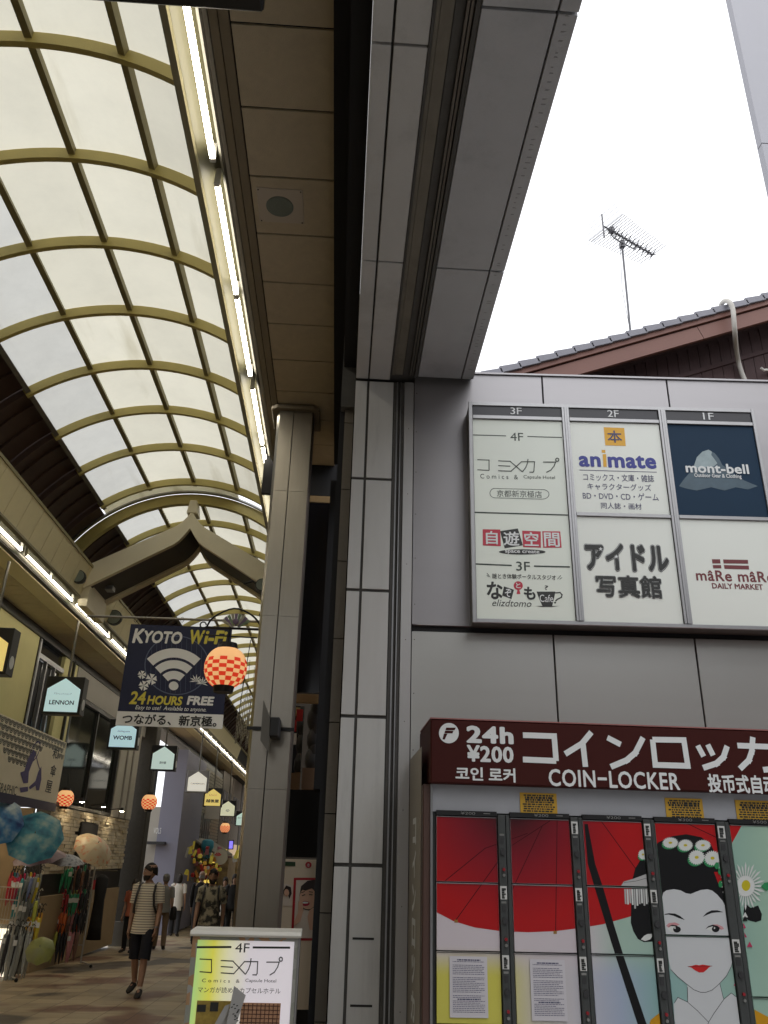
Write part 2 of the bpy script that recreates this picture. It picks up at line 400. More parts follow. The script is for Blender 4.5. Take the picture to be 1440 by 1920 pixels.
vault('arcade_roof', 'farther barrel vault beyond the pointed gate beam, milky sheets on olive ribs', ribs2, ribs2[-1] + 1.1, m_glaze)
# free-standing arch closing the farther vault, with a curved clear strip
t = thing('arch_frame', 'olive arched end frame with a curved clear strip, in the gap between the two vaults', 'arch', (XC, 12.2, 5))
arcband(MB(), -1.02, 1.15, 2.27, 2.10, 12.36, 12.46, 40, XC - .03, ZC).build('arch', m_olive, t)
m_clear = mat('clear_strip', (.75, .76, .78), .08, 0, .05, 4, spec=1.0)
arcband(MB(), -.66, .30, 2.33, 2.31, 11.99, 12.355, 30, XC - .02, ZC).build('clear_strip', m_glaze, t); arcband(MB(), -1.12, -.67, 2.33, 2.31, 11.99, 12.355, 12, XC - .02, ZC).build('end_sheet', m_brownp, t); arcband(MB(), .62, 1.12, 2.33, 2.31, 11.99, 12.2, 12, XC - .02, ZC).build('end_sheet', m_brownp, t); arcband(MB(), -1.0, 1.1, 2.30, 2.275, 12.28, 12.355, 40, XC - .03, ZC).build('edge_strip', m_alu, t)
# sky louvres glimpsed in the gap
t = thing('roof_gantry', 'dark slatted service gantry seen through the gap between the vaults', 'gantry', (-.9, 12.3, 7.4))
mb = MB()
for k in range(9): mb.box((-2.2 + k * .18, 11.7, 8.05 - .05 * k), (-2.16 + k * .18, 12.9, 8.1 - .05 * k))
mb.build('slats', m_steel_d, t)['kind'] = 'stuff'
boxpart('rail', (-2.3, 11.6, 7.66), (-.3, 11.7, 7.8), m_steel_d, t); boxpart('rail', (-2.3, 12.9, 7.9), (-.3, 13.0, 8.04), m_steel_d, t)

# ================================================================= fascias, light troughs, tubes, ceilings
m_lipl = mat('pale_green_reflector', (.115, .108, .062), .45, 0, .06, 4)
XL, XR = -4.10, -.985
m_dullr = mat('dull_rail', (.13, .125, .105), .6, 0, .1, 5); m_stepd = mat('dark_step', (.05, .046, .04), .6, 0, .15, 5); m_ceill = mat('pale_rail', (.36, .34, .29), .5, 0, .1, 5)
def trough(side):
    s = -1 if side == 'l' else 1
    Xlip = XL if s < 0 else XR
    y0, y1 = (-7, 46.0)
    lab = 'long light trough with slanted beige fascia panels along the %s side of the arcade' % ('left' if s < 0 else 'right')
    t = thing('light_trough', lab, 'light trough', (Xlip, y0, 5.2))
    X = lambda d: Xlip + s * d                           # d measured outwards from the lip
    def strip(name, pts, m, ya=y0, yb=y1):
        return MB().prism([(X(a), ya, z) for a, z in pts], (0, yb - ya, 0)).build(name, m, t)
    strip('lip', [(-.012, 5.225), (.03, 5.205), (.035, 5.235), (-.005, 5.26)], m_beige)
    strip('reflector', [(.036, 5.235), (.17, 5.335), (.17, 5.35), (.03, 5.25)], m_lipl)
    if s > 0:
        strip('trough_top', [(.17, 5.325), (.30, 5.325), (.30, 5.345), (.17, 5.345)], m_lipl)
        strip('inner_rail', [(.160, 5.225), (.176, 5.215), (.180, 5.322), (.165, 5.322)], m_dullr)
        strip('step_moulding', [(.183, 5.19), (.200, 5.19), (.200, 5.32), (.183, 5.32)], m_stepd)
        strip('outer_rail', [(.203, 5.165), (.224, 5.160), (.226, 5.322), (.206, 5.322)], m_ceill)
        strip('edge_rail', [(.230, 5.158), (.272, 5.150), (.276, 5.322), (.232, 5.322)], m_ceilf)
        strip('border_rail', [(.279, 5.144), (.326, 5.140), (.326, 5.2), (.279, 5.2)], m_ceilf)
    else:
        strip('trough_top', [(.17, 5.325), (.40, 5.325), (.40, 5.345), (.17, 5.345)], m_lipl)
        strip('inner_rail', [(.170, 5.225), (.20, 5.215), (.205, 5.322), (.175, 5.322)], m_dullr)
        strip('step_moulding', [(.215, 5.20), (.25, 5.19), (.255, 5.32), (.22, 5.32)], m_ceill)
        strip('dark_rail', [(.262, 5.18), (.325, 5.175), (.33, 5.32), (.265, 5.32)], m_stepd)
        strip('outer_rail', [(.335, 5.165), (.57, 5.135), (.58, 5.322), (.34, 5.322)], m_beige2)
    # fascia panels leaning back to the vault
    n = int((y1 - 3.0) / .434); p0 = None
    for k in range(n):
        ya = 3.0 - .02 + .434 * k
        if p0 is None:
            P = [(X(.0), ya + .006, 5.262), (X(-.125), ya + .006, 5.695), (X(-.105), ya + .006, 5.70), (X(.02), ya + .006, 5.267)]
            p0 = MB().prism(P, (0, .426, 0)).build('fascia_panel', m_beige2, t)
        elif ya < 34: again(p0, (0, .434 * k, 0), t)
    strip('fascia_backing', [(.024, 5.27), (-.095, 5.69), (-.07, 5.69), (.05, 5.27)], m_void, 3, y1)
    strip('fascia_cap', [(-.14, 5.695), (-.08, 5.695), (-.08, 5.74), (-.14, 5.74)], m_olive_d)
    strip('gutter_side', [(-.08, 5.72), (.9, 5.85), (.9, 5.88), (-.08, 5.75)], m_void)
    return t
trough('l'); trough('r')
def tube(x, ya, yb, lab, grp):
    t = thing('strip_light', lab, 'fluorescent lamp', (x, (ya + yb) / 2, 5.2), group=grp)
    MB().tube([(x, ya + .02, 5.195), (x, yb - .02, 5.195)], .0165, 10).build('tube', m_tube, t, smooth=True)
    mb = MB(); mb.box((x - .016, ya - .008, 5.18), (x + .016, ya + .019, 5.30)); mb.box((x - .016, yb - .019, 5.18), (x + .016, yb + .008, 5.30)); mb.build('lamp_holder', m_white, t)
for side, xx, gr in (('r', -.857, 'bare tubes in the right light trough'), ('l', -4.232, 'bare tubes in the left light trough')):
    y = 3.60 - 2.2 if side == 'r' else 1.35 + .06
    while y < 40:
        for k in range(2): 
            if y + 1.03 * k > .5: tube(xx, y + 1.03 * k, y + 1.03 * (k + 1) - .015, 'bright bare fluorescent tube in the %s light trough' % ('right' if side == 'r' else 'left'), gr)
        y += 2.215
# ceilings
cl = thing('ceiling', 'brown panelled ceiling strip right of the light trough', None, (-.4, 1, 5.15), kind='structure')
boxpart('ceiling_backing', (-.66, -7, 5.162), (-.17, 40, 5.2), m_void, cl); p0 = None
for k in range(60):
    ya = 2.585 - 4 * .4573 + .4573 * k
    if p0 is None: p0 = boxpart('ceiling_panel', (-.652, ya + .007, 5.145), (-.172, ya + .4503, 5.16), m_ceil, cl, bevel=.002)
    elif ya < 25: again(p0, (0, .4573 * k, 0), cl)
cl2 = thing('ceiling', 'brown panelled ceiling strip along the left shop fronts', None, (-4.9, 1, 5.15), kind='structure')
boxpart('ceiling_backing', (-5.3, -7, 5.162), (-4.6, 46, 5.2), m_void, cl2); p0 = None
for k in range(74):
    ya = 6 + .4573 * k
    if p0 is None: p0 = boxpart('ceiling_panel', (-5.22, ya + .007, 5.145), (-4.69, ya + .4503, 5.16), m_ceil, cl2, bevel=.002)
    else: again(p0, (0, .4573 * k, 0), cl2)
# widen the right strip up to its trim line

# speaker plate
c = [atZ(*p, 5.14) for p in ((480, 352), (568, 356), (570, 420), (487, 415))]
x0, x1 = (c[0].x + c[3].x) / 2, (c[1].x + c[2].x) / 2; y0, y1 = (c[3].y + c[2].y) / 2, (c[0].y + c[1].y) / 2
if y1 < y0: y0, y1 = y1, y0
t = thing('ceiling_speaker', 'square cream ceiling plate with a round grey speaker grille', 'speaker', ((x0 + x1) / 2, (y0 + y1) / 2, 5.14))
m_plate = mat('cream_plate', (.56, .50, .42), .5, 0, .04); m_gr = mat('grey_green_grille', (.20, .235, .21), .7, 0, .25, 160, .5, 300)
boxpart('plate', (x0, y0, 5.137), (x1, y1, 5.1445), m_plate, t, bevel=.003)
mb = MB(); rr = (x1 - x0) * .30; cc = ((x0 + x1) / 2 - .005, (y0 + y1) / 2)
mb.loft([[(cc[0] + r * math.cos(2 * math.pi * k / 32), cc[1] + r * math.sin(2 * math.pi * k / 32), z) for k in range(32)] for r, z in ((rr, 5.138), (rr, 5.134), (rr * .9, 5.131), (rr * .3, 5.130))][::-1]); mb.build('grille', m_gr, t)
for dx in (x0 + .012, x1 - .012):
    for dy in (y0 + .012, y1 - .012): MB().ball((dx, dy, 5.136), .0045, 6, 4).build('screw', m_black, t)

# ================================================================= pointed gate beam
t = thing('gate_beam', 'pointed beige beam with a curved peak spanning the arcade between the vaults', 'gate beam', (-2.55, 12.2, 5.4))
def chev(zlo_end, zlo_mid, xs, xe, xm):
    pts = []
    for k in range(21):
        u = k / 20; x = xs + (xm - xs) * u; f = u; z = zlo_end + (zlo_mid - zlo_end) * (f * .86 + .14 * max(0, (f - .86) / .14) ** 1.6)
        pts.append((x, z))
    for k in range(1, 21):
        u = 1 - k / 20; x = xm + (xe - xm) * (k / 20); z = zlo_end + (zlo_mid - zlo_end) * (u * .86 + .14 * max(0, (u - .86) / .14) ** 1.6); pts.append((x, z))
    return pts
XM = -2.55
lo = chev(5.36, 6.44, -4.08, -1.02, XM); hi = [(x, z + (.37 if abs(x - XM) > .12 else .37 - .0)) for x, z in chev(5.36, 6.36, -4.08, -1.02, XM)]
def chevron(lo, hi, ya, yb):
    mb = MB(); n = len(lo)
    for k in range(n - 1):
        a, b, c_, d = lo[k], lo[k + 1], hi[k + 1], hi[k]
        mb.face([(a[0], ya, a[1]), (b[0], ya, b[1]), (c_[0], ya, c_[1]), (d[0], ya, d[1])])
        mb.face([(d[0], yb, d[1]), (c_[0], yb, c_[1]), (b[0], yb, b[1]), (a[0], yb, a[1])])
        mb.face([(a[0], yb, a[1]), (b[0], yb, b[1]), (b[0], ya, b[1]), (a[0], ya, a[1])])
        mb.face([(d[0], ya, d[1]), (c_[0], ya, c_[1]), (c_[0], yb, c_[1]), (d[0], yb, d[1])])
    for p, q in ((lo[0], hi[0]), (lo[-1], hi[-1])): mb.face([(p[0], ya, p[1]), (p[0], yb, p[1]), (q[0], yb, q[1]), (q[0], ya, q[1])])
    return mb
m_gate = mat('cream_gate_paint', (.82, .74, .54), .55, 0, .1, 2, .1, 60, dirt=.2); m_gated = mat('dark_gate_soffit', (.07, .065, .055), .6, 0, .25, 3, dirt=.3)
chevron(lo, hi, 12.2, 12.29).build('front_face', m_gate, t)
chevron(lo, hi, 13.22, 13.30).build('rear_face', m_gate, t)
lo2 = [(x, z + .045) for x, z in lo]; hi2 = [(x, z + .2) for x, z in lo]
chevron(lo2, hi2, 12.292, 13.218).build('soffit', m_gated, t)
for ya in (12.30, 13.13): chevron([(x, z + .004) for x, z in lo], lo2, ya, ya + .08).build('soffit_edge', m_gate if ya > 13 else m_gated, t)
MB().prism([(XM - .09, 12.19, 6.70), (XM + .09, 12.19, 6.70), (XM + .055, 12.19, 6.93), (XM - .055, 12.19, 6.93)], (0, .28, 0)).build('peak_cap', m_gate, t, bevel=.01)
for zz in (5.0,): 
    boxpart('end_block', (-4.12, 12.25, 5.1), (-3.98, 13.25, 5.5), m_gate, t); boxpart('end_block', (-1.10, 12.25, 5.1), (-.97, 13.25, 5.5), m_gate, t)
p = atY(189, 1114, 12.8); fr = (p.x, 12.8)
boxpart('access_hatch', (-3.86, 12.62, 5.49), (-3.74, 12.78, 5.56), m_alu, t)
# ================================================================= vault end stiffeners done; floodlights beside the gate
def floodlight(px, py, Y, lab, s=.11):
    p = atY(px, py, Y); t = thing('floodlight', lab, 'floodlight', p)
    MB().loft([[(p.x + r * math.cos(a * math.pi / 8), p.y + dy, p.z + r * math.sin(a * math.pi / 8)) for a in range(16)] for dy, r in ((-.10, s), (-.02, s * 1.02), (.10, s * .6), (.13, s * .2))][::-1]).build('lamp_head', m_black, t, smooth=False)
    MB().tube([p + Vector((-.02, .05, 0)), p + Vector((-.16, .06, .10)), p + Vector((-.30, .08, .06))], .018, 8).build('bracket', m_black, t)
    MB().loft([[(p.x + r * math.cos(a * math.pi / 8), p.y - .101 - dy, p.z + r * math.sin(a * math.pi / 8)) for a in range(16)] for dy, r in ((0, s * .9), (.004, s * .85))]).build('lens', m_gr, t)
floodlight(150, 1084, 11.9, 'black floodlight on the left fascia just before the pointed gate beam', .10)
floodlight(216, 1160, 13.9, 'black floodlight with a grey lens on the left fascia behind the gate beam', .13)
floodlight(492, 1100, 12.0, 'black floodlight at the right end of the pointed gate beam', .10)

# ================================================================= steel post P1
def post(x0, x1, ya, yb, ztop, lab, zbot=0, name='steel_post'):
    t = thing(name, lab, 'post', ((x0 + x1) / 2, ya, zbot)); xm = x0 + (x1 - x0) * .46; ch = .045
    zs = [zbot, 2.05, 3.30, 4.35, ztop]
    for za, zb in zip(zs, zs[1:]):
        P = [(x0, ya + ch), (x0 + ch * .55, ya), (xm - .004, ya), (xm - .004, ya + .05), (x0 + .02, ya + .06)]
        MB().prism([(a, b, za + .001) for a, b in P], (0, 0, zb - za - .002)).build('cladding_sheet', m_steel, t)
        P = [(xm + .004, ya), (x1 - .01, ya), (x1, ya + ch * .6), (x1 - .01, ya + .06), (xm + .004, ya + .05)]
        MB().prism([(a, b, za + .001) for a, b in P], (0, 0, zb - za - .002)).build('cladding_sheet', m_steel, t)
    boxpart('core', (x0 + .012, ya + .061, zbot), (x1 - .004, yb, ztop), m_steel_d, t)
    mb = MB(); e = .05
    P = [(x0 - e, ya - e + .04), (x0 - e + .05, ya - e), (x1 + e - .05, ya - e), (x1 + e, ya - e + .04), (x1 + e, yb + .02), (x0 - e, yb + .02)]
    mb.prism([(a, b, ztop - .045) for a, b in P], (0, 0, .038)).build('collar', m_ceilf, t, bevel=.006)
    return t
P1 = post(-.655, -.345, 6.02, 6.34, 5.14, 'tall brushed steel post with a dark cabinet strapped to it, right of the lantern', gz(6))
for za in (1.45,): pass
# ================================================================= canopy (white stone beam) over the side entrance
ZS = 4.45
cn = thing('stone_canopy', 'overhead white and grey stone clad canopy running towards the viewer', 'canopy', (.37, 0, ZS))
YB = -4.0; YE = 4.46
boxpart('core', (.0, YB, ZS + .03), (.742, YE + .5, ZS + .55), m_grout, cn)
def cseg(x0, x1, joints, m, name='stone_slab', z0=ZS, th=.028):
    for a, b in zip(joints, joints[1:]): MB().box((x0, a + .006, z0), (x1, b - .006, z0 + th)).build(name, m, cn, bevel=.002)
JL = [YB, -1.5, -.3, .9, 2.12, 3.337, 4.455]; JR = [YB, -2.3, -.87, .55, 1.952, 3.36, 4.40]
cseg(.0, .076, JL, m_tilew); cseg(.086, .216, JL, m_tilew)
cseg(.394, .668, JR, m_tiled); cseg(.676, .748, JR, m_tiled)
for a, b in zip(JR, JR[1:]): MB().box((.743, a + .006, ZS + .029), (.750, b - .006, ZS + .54)).build('edge_slab', m_tiled, cn)
# deep movement-joint channel between the slabs
for nm, xa, xb, z0, z1, m in (('channel_wall', .218, .228, ZS - .004, ZS + .029, m_grout), ('channel_wall', .230, .246, ZS + .008, ZS + .029, m_conc), ('channel_bed', .248, .296, ZS + .012, ZS + .029, m_conc),
                              ('channel_bed', .300, .335, ZS + .02, ZS + .029, m_grout), ('channel_rail', .340, .350, ZS + .004, ZS + .029, m_steel_d), ('channel_rail', .356, .366, ZS + .008, ZS + .029, m_steel_d), ('channel_rail', .372, .390, ZS - .003, ZS + .029, m_grout)):
    boxpart(nm, (xa, YB, z0), (xb, 4.40, z1), m, cn)
# faint print of wear on the outermost slab: short tally-like scratches
mb = MB()
for k in range(70):
    yy = 1.96 + k * .034 + random.uniform(-.01, .01)
    if random.random() < .8: mb.face([(.70 + random.uniform(0, .004), yy, ZS - .0006), (.705 + random.uniform(.004, .022), yy, ZS - .0006), (.705 + random.uniform(.004, .02), yy + .006, ZS - .0006), (.70, yy + .006, ZS - .0006)])
mb.build('scuff_marks', mat('scuff_grey', (.26, .26, .27), .7), cn)
# black shutter box between the ceiling and the canopy
sb = thing('shutter_box', 'black roller shutter box between the brown ceiling and the stone canopy', 'shutter box', (-.08, 3, 4.6))
boxpart('housing', (-.165, -7, 4.9), (-.085, 6.6, 5.19), m_void, sb); boxpart('housing', (-.083, -7, 4.6), (-.0006, 6.6, 5.19), m_void, sb)
# dark overhead sign board close to the camera
c0, c1 = atZ(115, 4, 4.4), atZ(494, 22, 4.4)
t = thing('hanging_board', 'edge of a black board hanging overhead at the mouth of the arcade', 'board', ((c0.x + c1.x) / 2, 2.0, 4.4))
boxpart('board', (c0.x, 1.92, 4.4), (c1.x, 2.0, 4.95), m_black, t, bevel=.01)
boxpart('hanger', (c0.x + .15, 1.94, 4.95), (c0.x + .18, 1.97, 6.4), m_black, t); boxpart('hanger', (c1.x - .08, 1.94, 4.95), (c1.x - .05, 1.97, 5.15), m_black, t)

# unseen shop fronts and end wall added behind the viewer to darken the arcade
ns_ = thing('added_shops', 'unseen shop fronts added beside and behind the viewer to darken the arcade', 'shop', (-5.3, 0, 0))
m_dim = mat('added_shop_front', (.16, .14, .11), .7, 0, .3, 1)
for k in range(5): boxpart('shop_wall', (-5.7, -9 + 3.2 * k, 2.5), (-5.24, -9 + 3.2 * k + 3.18, 5.14), m_dim, ns_); boxpart('shop_window', (-5.9, -9 + 3.2 * k, -.1), (-5.6, -9 + 3.2 * k + 3.18, 2.49), m_void, ns_)
boxpart('added_far_front', (-8, -14.3, -.1), (-.4, -14, 5.5), m_dim, ns_); boxpart('right_wall', (-.16, -9, -.1), (-.05, -4.4, 5.1), m_dim, ns_)
# unseen buildings added to shade the sign wall and reflect in its metal
m_opp = mat('added_building_render', (.46, .45, .44), .8, 0, .12, 1, .2, 20)
op = thing('added_building', 'unseen two storey grey building added across the side street to shade the metal wall', 'building', (4, -7, 0))
boxpart('wall', (-.1, -9, -.1), (7.6, -5.6, 6.5), m_opp, op)
for f_ in range(2):
    for k in range(4): boxpart('window', (.5 + 1.8 * k, -5.6, .9 + 2.5 * f_), (1.6 + 1.8 * k, -5.56, 2.2 + 2.5 * f_), m_void, op)
oq = thing('added_building', 'unseen taller grey building added on the right to shade the sign wall', 'building', (9, -2, 0))
boxpart('wall', (8.2, -9, -.1), (12, 6.5, 9.5), m_opp, oq)
for f_ in range(4):
    for k in range(6): boxpart('window', (8.16, -7 + 2 * k, .9 + 2.3 * f_), (8.2, -5.8 + 2 * k, 2.1 + 2.3 * f_), m_void, oq)
# ================================================================= pillar
FP = Frame((0, 4.455, 0))
pil = thing('stone_pillar', 'tall white stone tiled pillar with dark joints between the arcade and the signboard wall', 'pillar', (.12, 4.455, gz(4.4)))
js = [gz(4)] + [FP.uv(660 - .048 * (y - 900), y)[1] for y in (1621, 1342, 1105, 896)] + [4.445]
boxpart('core', (-.0, .012, gz(4)), (.30, .4, 4.445), m_grout, pil, FP)
boxpart('head', (-.09, .10, 4.3), (.40, .5, 5.2), m_grout, pil, FP)
for a, b in zip(js, js[1:]):
    boxpart('stone_tile', (.0, 0, a + .009), (.073, .011, b - .009), m_tilep, pil, FP, .0015)
    boxpart('stone_tile', (.088, 0, a + .009), (.242, .011, b - .009), m_tilep, pil, FP, .0015)
for yy in (1760, 1886):
    z = FP.uv(680, yy)[1]; boxpart('wall_slot', (.105, -.002, z - .005), (.21, .0005, z + .005), m_black, pil, FP)
for a, b, d, m in ((.248, .262, .002, m_grout), (.264, .272, -.003, m_alu), (.274, .286, .03, m_void), (.288, .294, -.003, m_alu), (.296, .312, .004, m_grout)):
    boxpart('joint_profile', (a, d, gz(4)), (b, .1, 4.44), m, pil, FP)
m_strip = mat('grey_metal_strip', (.44, .435, .43), .4, .5, .07, 3, .05, 60)
boxpart('cover_strip', (.314, -.004, gz(4)), (.373, .1, 4.44), m_strip, pil, FP)
for z in [.5 + .45 * k for k in range(9)]: MB().ball((.343, 4.45, z), (.003, .003, .003), 6, 4).build('screw', m_steel_d, pil)
m_btile = mat('brown_jamb_tile', (.165, .145, .115), .55, 0, .15, 5, .2, 60, dirt=.3)
jt = thing('tiled_jamb', 'narrow brown tiled jamb running up behind the left edge of the white pillar', 'door jamb', (-.04, 4.62, gz(4)))
for k in range(10):
    z0 = gz(4) + k * .475; boxpart('jamb_tile', (-.062, 4.60, z0 + .003), (-.006, 4.66, min(z0 + .472, 4.7)), m_btile, jt)
boxpart('jamb_core', (-.095, 4.63, gz(4)), (.0, 5.2, 4.9), m_void, jt)

# ================================================================= metal clad wall W
WA = -2.6
W = Frame((.378, 4.45, 0), WA)
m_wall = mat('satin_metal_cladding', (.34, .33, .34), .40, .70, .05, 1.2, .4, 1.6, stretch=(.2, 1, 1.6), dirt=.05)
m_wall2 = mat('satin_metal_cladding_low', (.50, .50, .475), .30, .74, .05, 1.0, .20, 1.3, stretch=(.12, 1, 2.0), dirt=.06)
ztop = W.uv(1100, 708)[1]; zj0 = W.uv(900, 1175)[1]; zj1 = zj0 - .035
jx = lambda px, py: W.uv(px, py)[0]
upj = [0.0, jx(1017, 730), jx(1252, 735), jx(1252, 735) * 2 - jx(1017, 730), 3.6]
loj = [0.0, jx(1043, 1290), jx(1314, 1290), jx(1314, 1290) * 2 - jx(1043, 1290), 3.6]
wl = thing('metal_wall', 'satin metal clad side wall carrying the floor directory sign', 'wall', W.pt(1.5, gz(4)), R_(WA))
boxpart('core', (.0, .03, gz(4)), (3.6, .3, ztop - .02), m_black, wl, W)
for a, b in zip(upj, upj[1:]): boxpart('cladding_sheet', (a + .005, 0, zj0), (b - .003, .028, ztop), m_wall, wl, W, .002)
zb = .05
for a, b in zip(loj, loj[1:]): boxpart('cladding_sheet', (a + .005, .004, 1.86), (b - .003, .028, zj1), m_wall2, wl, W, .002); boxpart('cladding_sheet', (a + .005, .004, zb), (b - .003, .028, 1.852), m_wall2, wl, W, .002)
boxpart('edge_trim', (.0, -.004, zj1 - 2.4), (.026, .0, zj1 - .004), m_wall2, wl, W); boxpart('edge_trim', (.0, -.006, zj0 + .004), (.026, -.001, ztop - .004), m_wall, wl, W)
for zq in [zj0 + .12 + .28 * k for k in range(6)]: MB().ball(W.pt(.014, zq, .007), .0035, 6, 4).build('screw', m_steel_d, wl)
for zq in [zj1 - .05 - .3 * k for k in range(7)]: MB().ball(W.pt(.014, zq, .005), .0035, 6, 4).build('screw', m_steel_d, wl)
boxpart('coping', (-.0, -.012, ztop), (3.6, .3, ztop + .012), m_wall, wl, W)

# ================================================================= directory sign box
S = W.off(.145)
m_sgreen = mat('sign_acrylic_pale', (.76, .81, .73), .3, 0, .015, 2)
m_sgreen2 = mat('sign_acrylic_white', (.80, .83, .77), .3, 0, .015, 2)
m_navy = mat('sign_navy_print', (.010, .034, .070), .6, 0, .12, 3, spec=.2)
m_ink = mat('black_ink', (.02, .022, .02), .5, 0, 0); m_inkg = mat('green_black_ink', (.03, .045, .035), .5, 0, 0)
m_iblue = mat('blue_ink', (.035, .045, .28), .5, 0, 0); m_iviolet = mat('slate_ink', (.06, .06, .14), .5, 0, 0); m_iyel = mat('amber_ink', (.75, .40, .03), .5, 0, 0)
m_ired = mat('crimson_ink', (.50, .03, .06), .5, 0, 0); m_iwhite = mat('white_ink', (.72, .74, .74), .5, 0, 0); m_imaroon = mat('maroon_ink', (.17, .03, .035), .5, 0, 0)
m_head = mat('dark_header_plate', (.045, .045, .05), .35, .3, .08)
a_l = S.uv(879, 775)[0] ; a_r = S.uv(1416, 790)[0]
zt = (S.uv(960, 757)[1] + S.uv(1300, 766)[1]) / 2; zbm = S.uv(1000, 1168)[1]
sg = thing('directory_sign', 'big aluminium framed floor directory sign with three columns of shop panels', 'sign', S.pt((a_l + a_r) / 2, zbm), R_(WA))
d1 = (S.uv(1052, 790)[0] + S.uv(1082, 1160)[0]) / 2; d1b = (S.uv(1069, 790)[0] + S.uv(1093, 1160)[0]) / 2
d2 = (S.uv(1236, 795)[0] + S.uv(1282, 1165)[0]) / 2; d2b = (S.uv(1249, 795)[0] + S.uv(1298, 1165)[0]) / 2
cols = [(a_l + .022, d1), (d1b, d2), (d2b, a_r - .02)]
zh0 = S.uv(960, 780)[1]; zh1 = S.uv(960, 764)[1]; zp = S.uv(960, 787)[1]
boxpart('cabinet', (a_l + .002, .012, zbm + .002), (a_r - .002, .143, zt - .002), m_steel_d, sg, S)
boxpart('frame_rail', (a_l, -.006, zt - .02), (a_r, .011, zt + .004), m_alu, sg, S, .002); boxpart('frame_rail', (a_l, -.006, zbm - .006), (a_r, .011, zbm + .016), m_alu, sg, S, .002)
boxpart('frame_rail', (a_l - .002, -.008, zbm - .007), (a_l + .022, .011, zt + .005), m_alu, sg, S, .002); boxpart('frame_rail', (a_r - .02, -.008, zbm - .007), (a_r + .002, .011, zt + .005), m_alu, sg, S, .002)
for p_, q_ in ((d1, d1b), (d2, d2b)):
    mb = MB(); w_ = (q_ - p_) / 3
    for k in range(3): mb.box((p_ + w_ * k + .001, -.010 - .003 * (k == 1), zbm + .017), (p_ + w_ * (k + 1) - .001, .011, zt - .021), S)
    mb.build('mullion', m_alu, sg)
for (p_, q_), s_, rc in zip(cols, ('3F', '2F', '1F'), ((957, 764, 978, 777), (1139, 769, 1160, 782), (1318, 774, 1338, 787))):
    boxpart('header_plate', (p_ + .003, .002, zh0), (q_ - .003, .011, zh1 + .004), m_head, sg, S)
    boxpart('panel_rail', (p_ + .001, -.008, zp), (q_ - .001, .011, zh0 - .002), m_alu, sg, S, .002)
    text(S, s_, S.rect(*rc), m_iwhite, sg, off=.0005, bold=.008)
zm2 = S.uv(1165, 966)[1]; zm3 = S.uv(1355, 972)[1]
P1a = boxpart('sign_panel', (cols[0][0] + .002, .003, zbm + .018), (cols[0][1] - .002, .011, zp - .002), m_sgreen, sg, S)
zm = (zm2 + zm3) / 2
P2a = boxpart('sign_panel', (cols[1][0] + .002, .003, zm + .012), (cols[1][1] - .002, .011, zp - .002), m_sgreen2, sg, S)
P2b = boxpart('sign_panel', (cols[1][0] + .002, .003, zbm + .018), (cols[1][1] - .002, .011, zm - .012), m_sgreen2, sg, S)
P3a = boxpart('sign_panel', (cols[2][0] + .002, .003, zm + .012), (cols[2][1] - .002, .011, zp - .002), m_navy, sg, S); P3a['label'] = 'navy sign panel with a snowy mountain'
P3b = boxpart('sign_panel', (cols[2][0] + .002, .003, zbm + .018), (cols[2][1] - .002, .011, zm - .012), m_sgreen2, sg, S)
for (p_, q_) in cols[1:]: boxpart('panel_rail', (p_ + .001, -.008, zm - .011), (q_ - .001, .011, zm + .011), m_alu, sg, S, .002)
OF = -.002                                                # panel face is 3 mm behind S
Z5 = lambda x, y: (880 + x / 5.818, 840 + y / 5.818)
Z6 = lambda x, y: (1070 + x / 5.333, 780 + y / 5.333)
Z7 = lambda x, y: (1140 + x / 4.8, 680 + y / 4.8)
Z2 = lambda x, y: (770 + x / 2.149, 680 + y / 2.149)
def u5(x, y): return S.uv(*Z5(x, y))
def u6(x, y): return S.uv(*Z6(x, y))
def u7(x, y): return S.uv(*Z7(x, y))
def rct(Z, x0, y0, x1, y1): return S.rect(*Z(x0, y0), *Z(x1, y1))
LOGO = [[(88, 125), (216, 130), (216, 243)], [(88, 235), (216, 243)], [(315, 138), (445, 143), (580, 258)], [(315, 190), (447, 197)], [(315, 245), (455, 252), (570, 148), (712, 148), (705, 250), (695, 263), (655, 262)],
        [(641, 118), (634, 165), (615, 212), (580, 258)], [(805, 152), (943, 152), (925, 195), (890, 240), (840, 265)], [(p[0], p[1]) for p in ell(960, 127, 17, 17, 14) + [(977, 127)]]]
mb = stroke_mb(S, u5, LOGO, .0055, OF); mb.build('logo_print', m_inkg, sg)
tx = lambda b, r, m, bold=0, **k: text(S, b, r, m, sg, bold=bold, off=k.pop('off', OF), **k)
tx('C o m i c s   &', rct(Z5, 120, 285, 530, 335), m_inkg); tx('Capsule Hotel', rct(Z5, 592, 298, 935, 345), m_inkg)
pill = [(275, 440), (800, 452)] + [(800 + 70 * math.sin(R_(a)), 503 - 52 * math.cos(R_(a))) for a in range(15, 180, 15)] + [(800, 556), (275, 541)] + [(280 - 55 * math.sin(R_(a)), 490 + 51 * math.cos(R_(a))) for a in range(15, 180, 15)] + [(275, 440)]
stroke_mb(S, u5, [pill], .003, OF).build('pill_outline', m_inkg, sg)
tx('京都新京極店', rct(Z5, 300, 462, 792, 536), m_inkg)
tx('4F', S.rect(957, 811, 981, 826), m_inkg); tx('3F', rct(Z5, 512, 1238, 662, 1338), m_inkg, .006)
stroke_mb(S, S.uv, [[(886, 815), (949, 817)], [(989, 818), (1054, 820)]], .0055, OF).build('rule_line', m_inkg, sg)
stroke_mb(S, u5, [[(48, 700), (1078, 730)]], .0085, OF).build('rule_line', m_inkg, sg)
stroke_mb(S, u5, [[(60, 1263), (463, 1280)], [(706, 1287), (1098, 1296)]], .0085, OF).build('rule_line', m_inkg, sg)
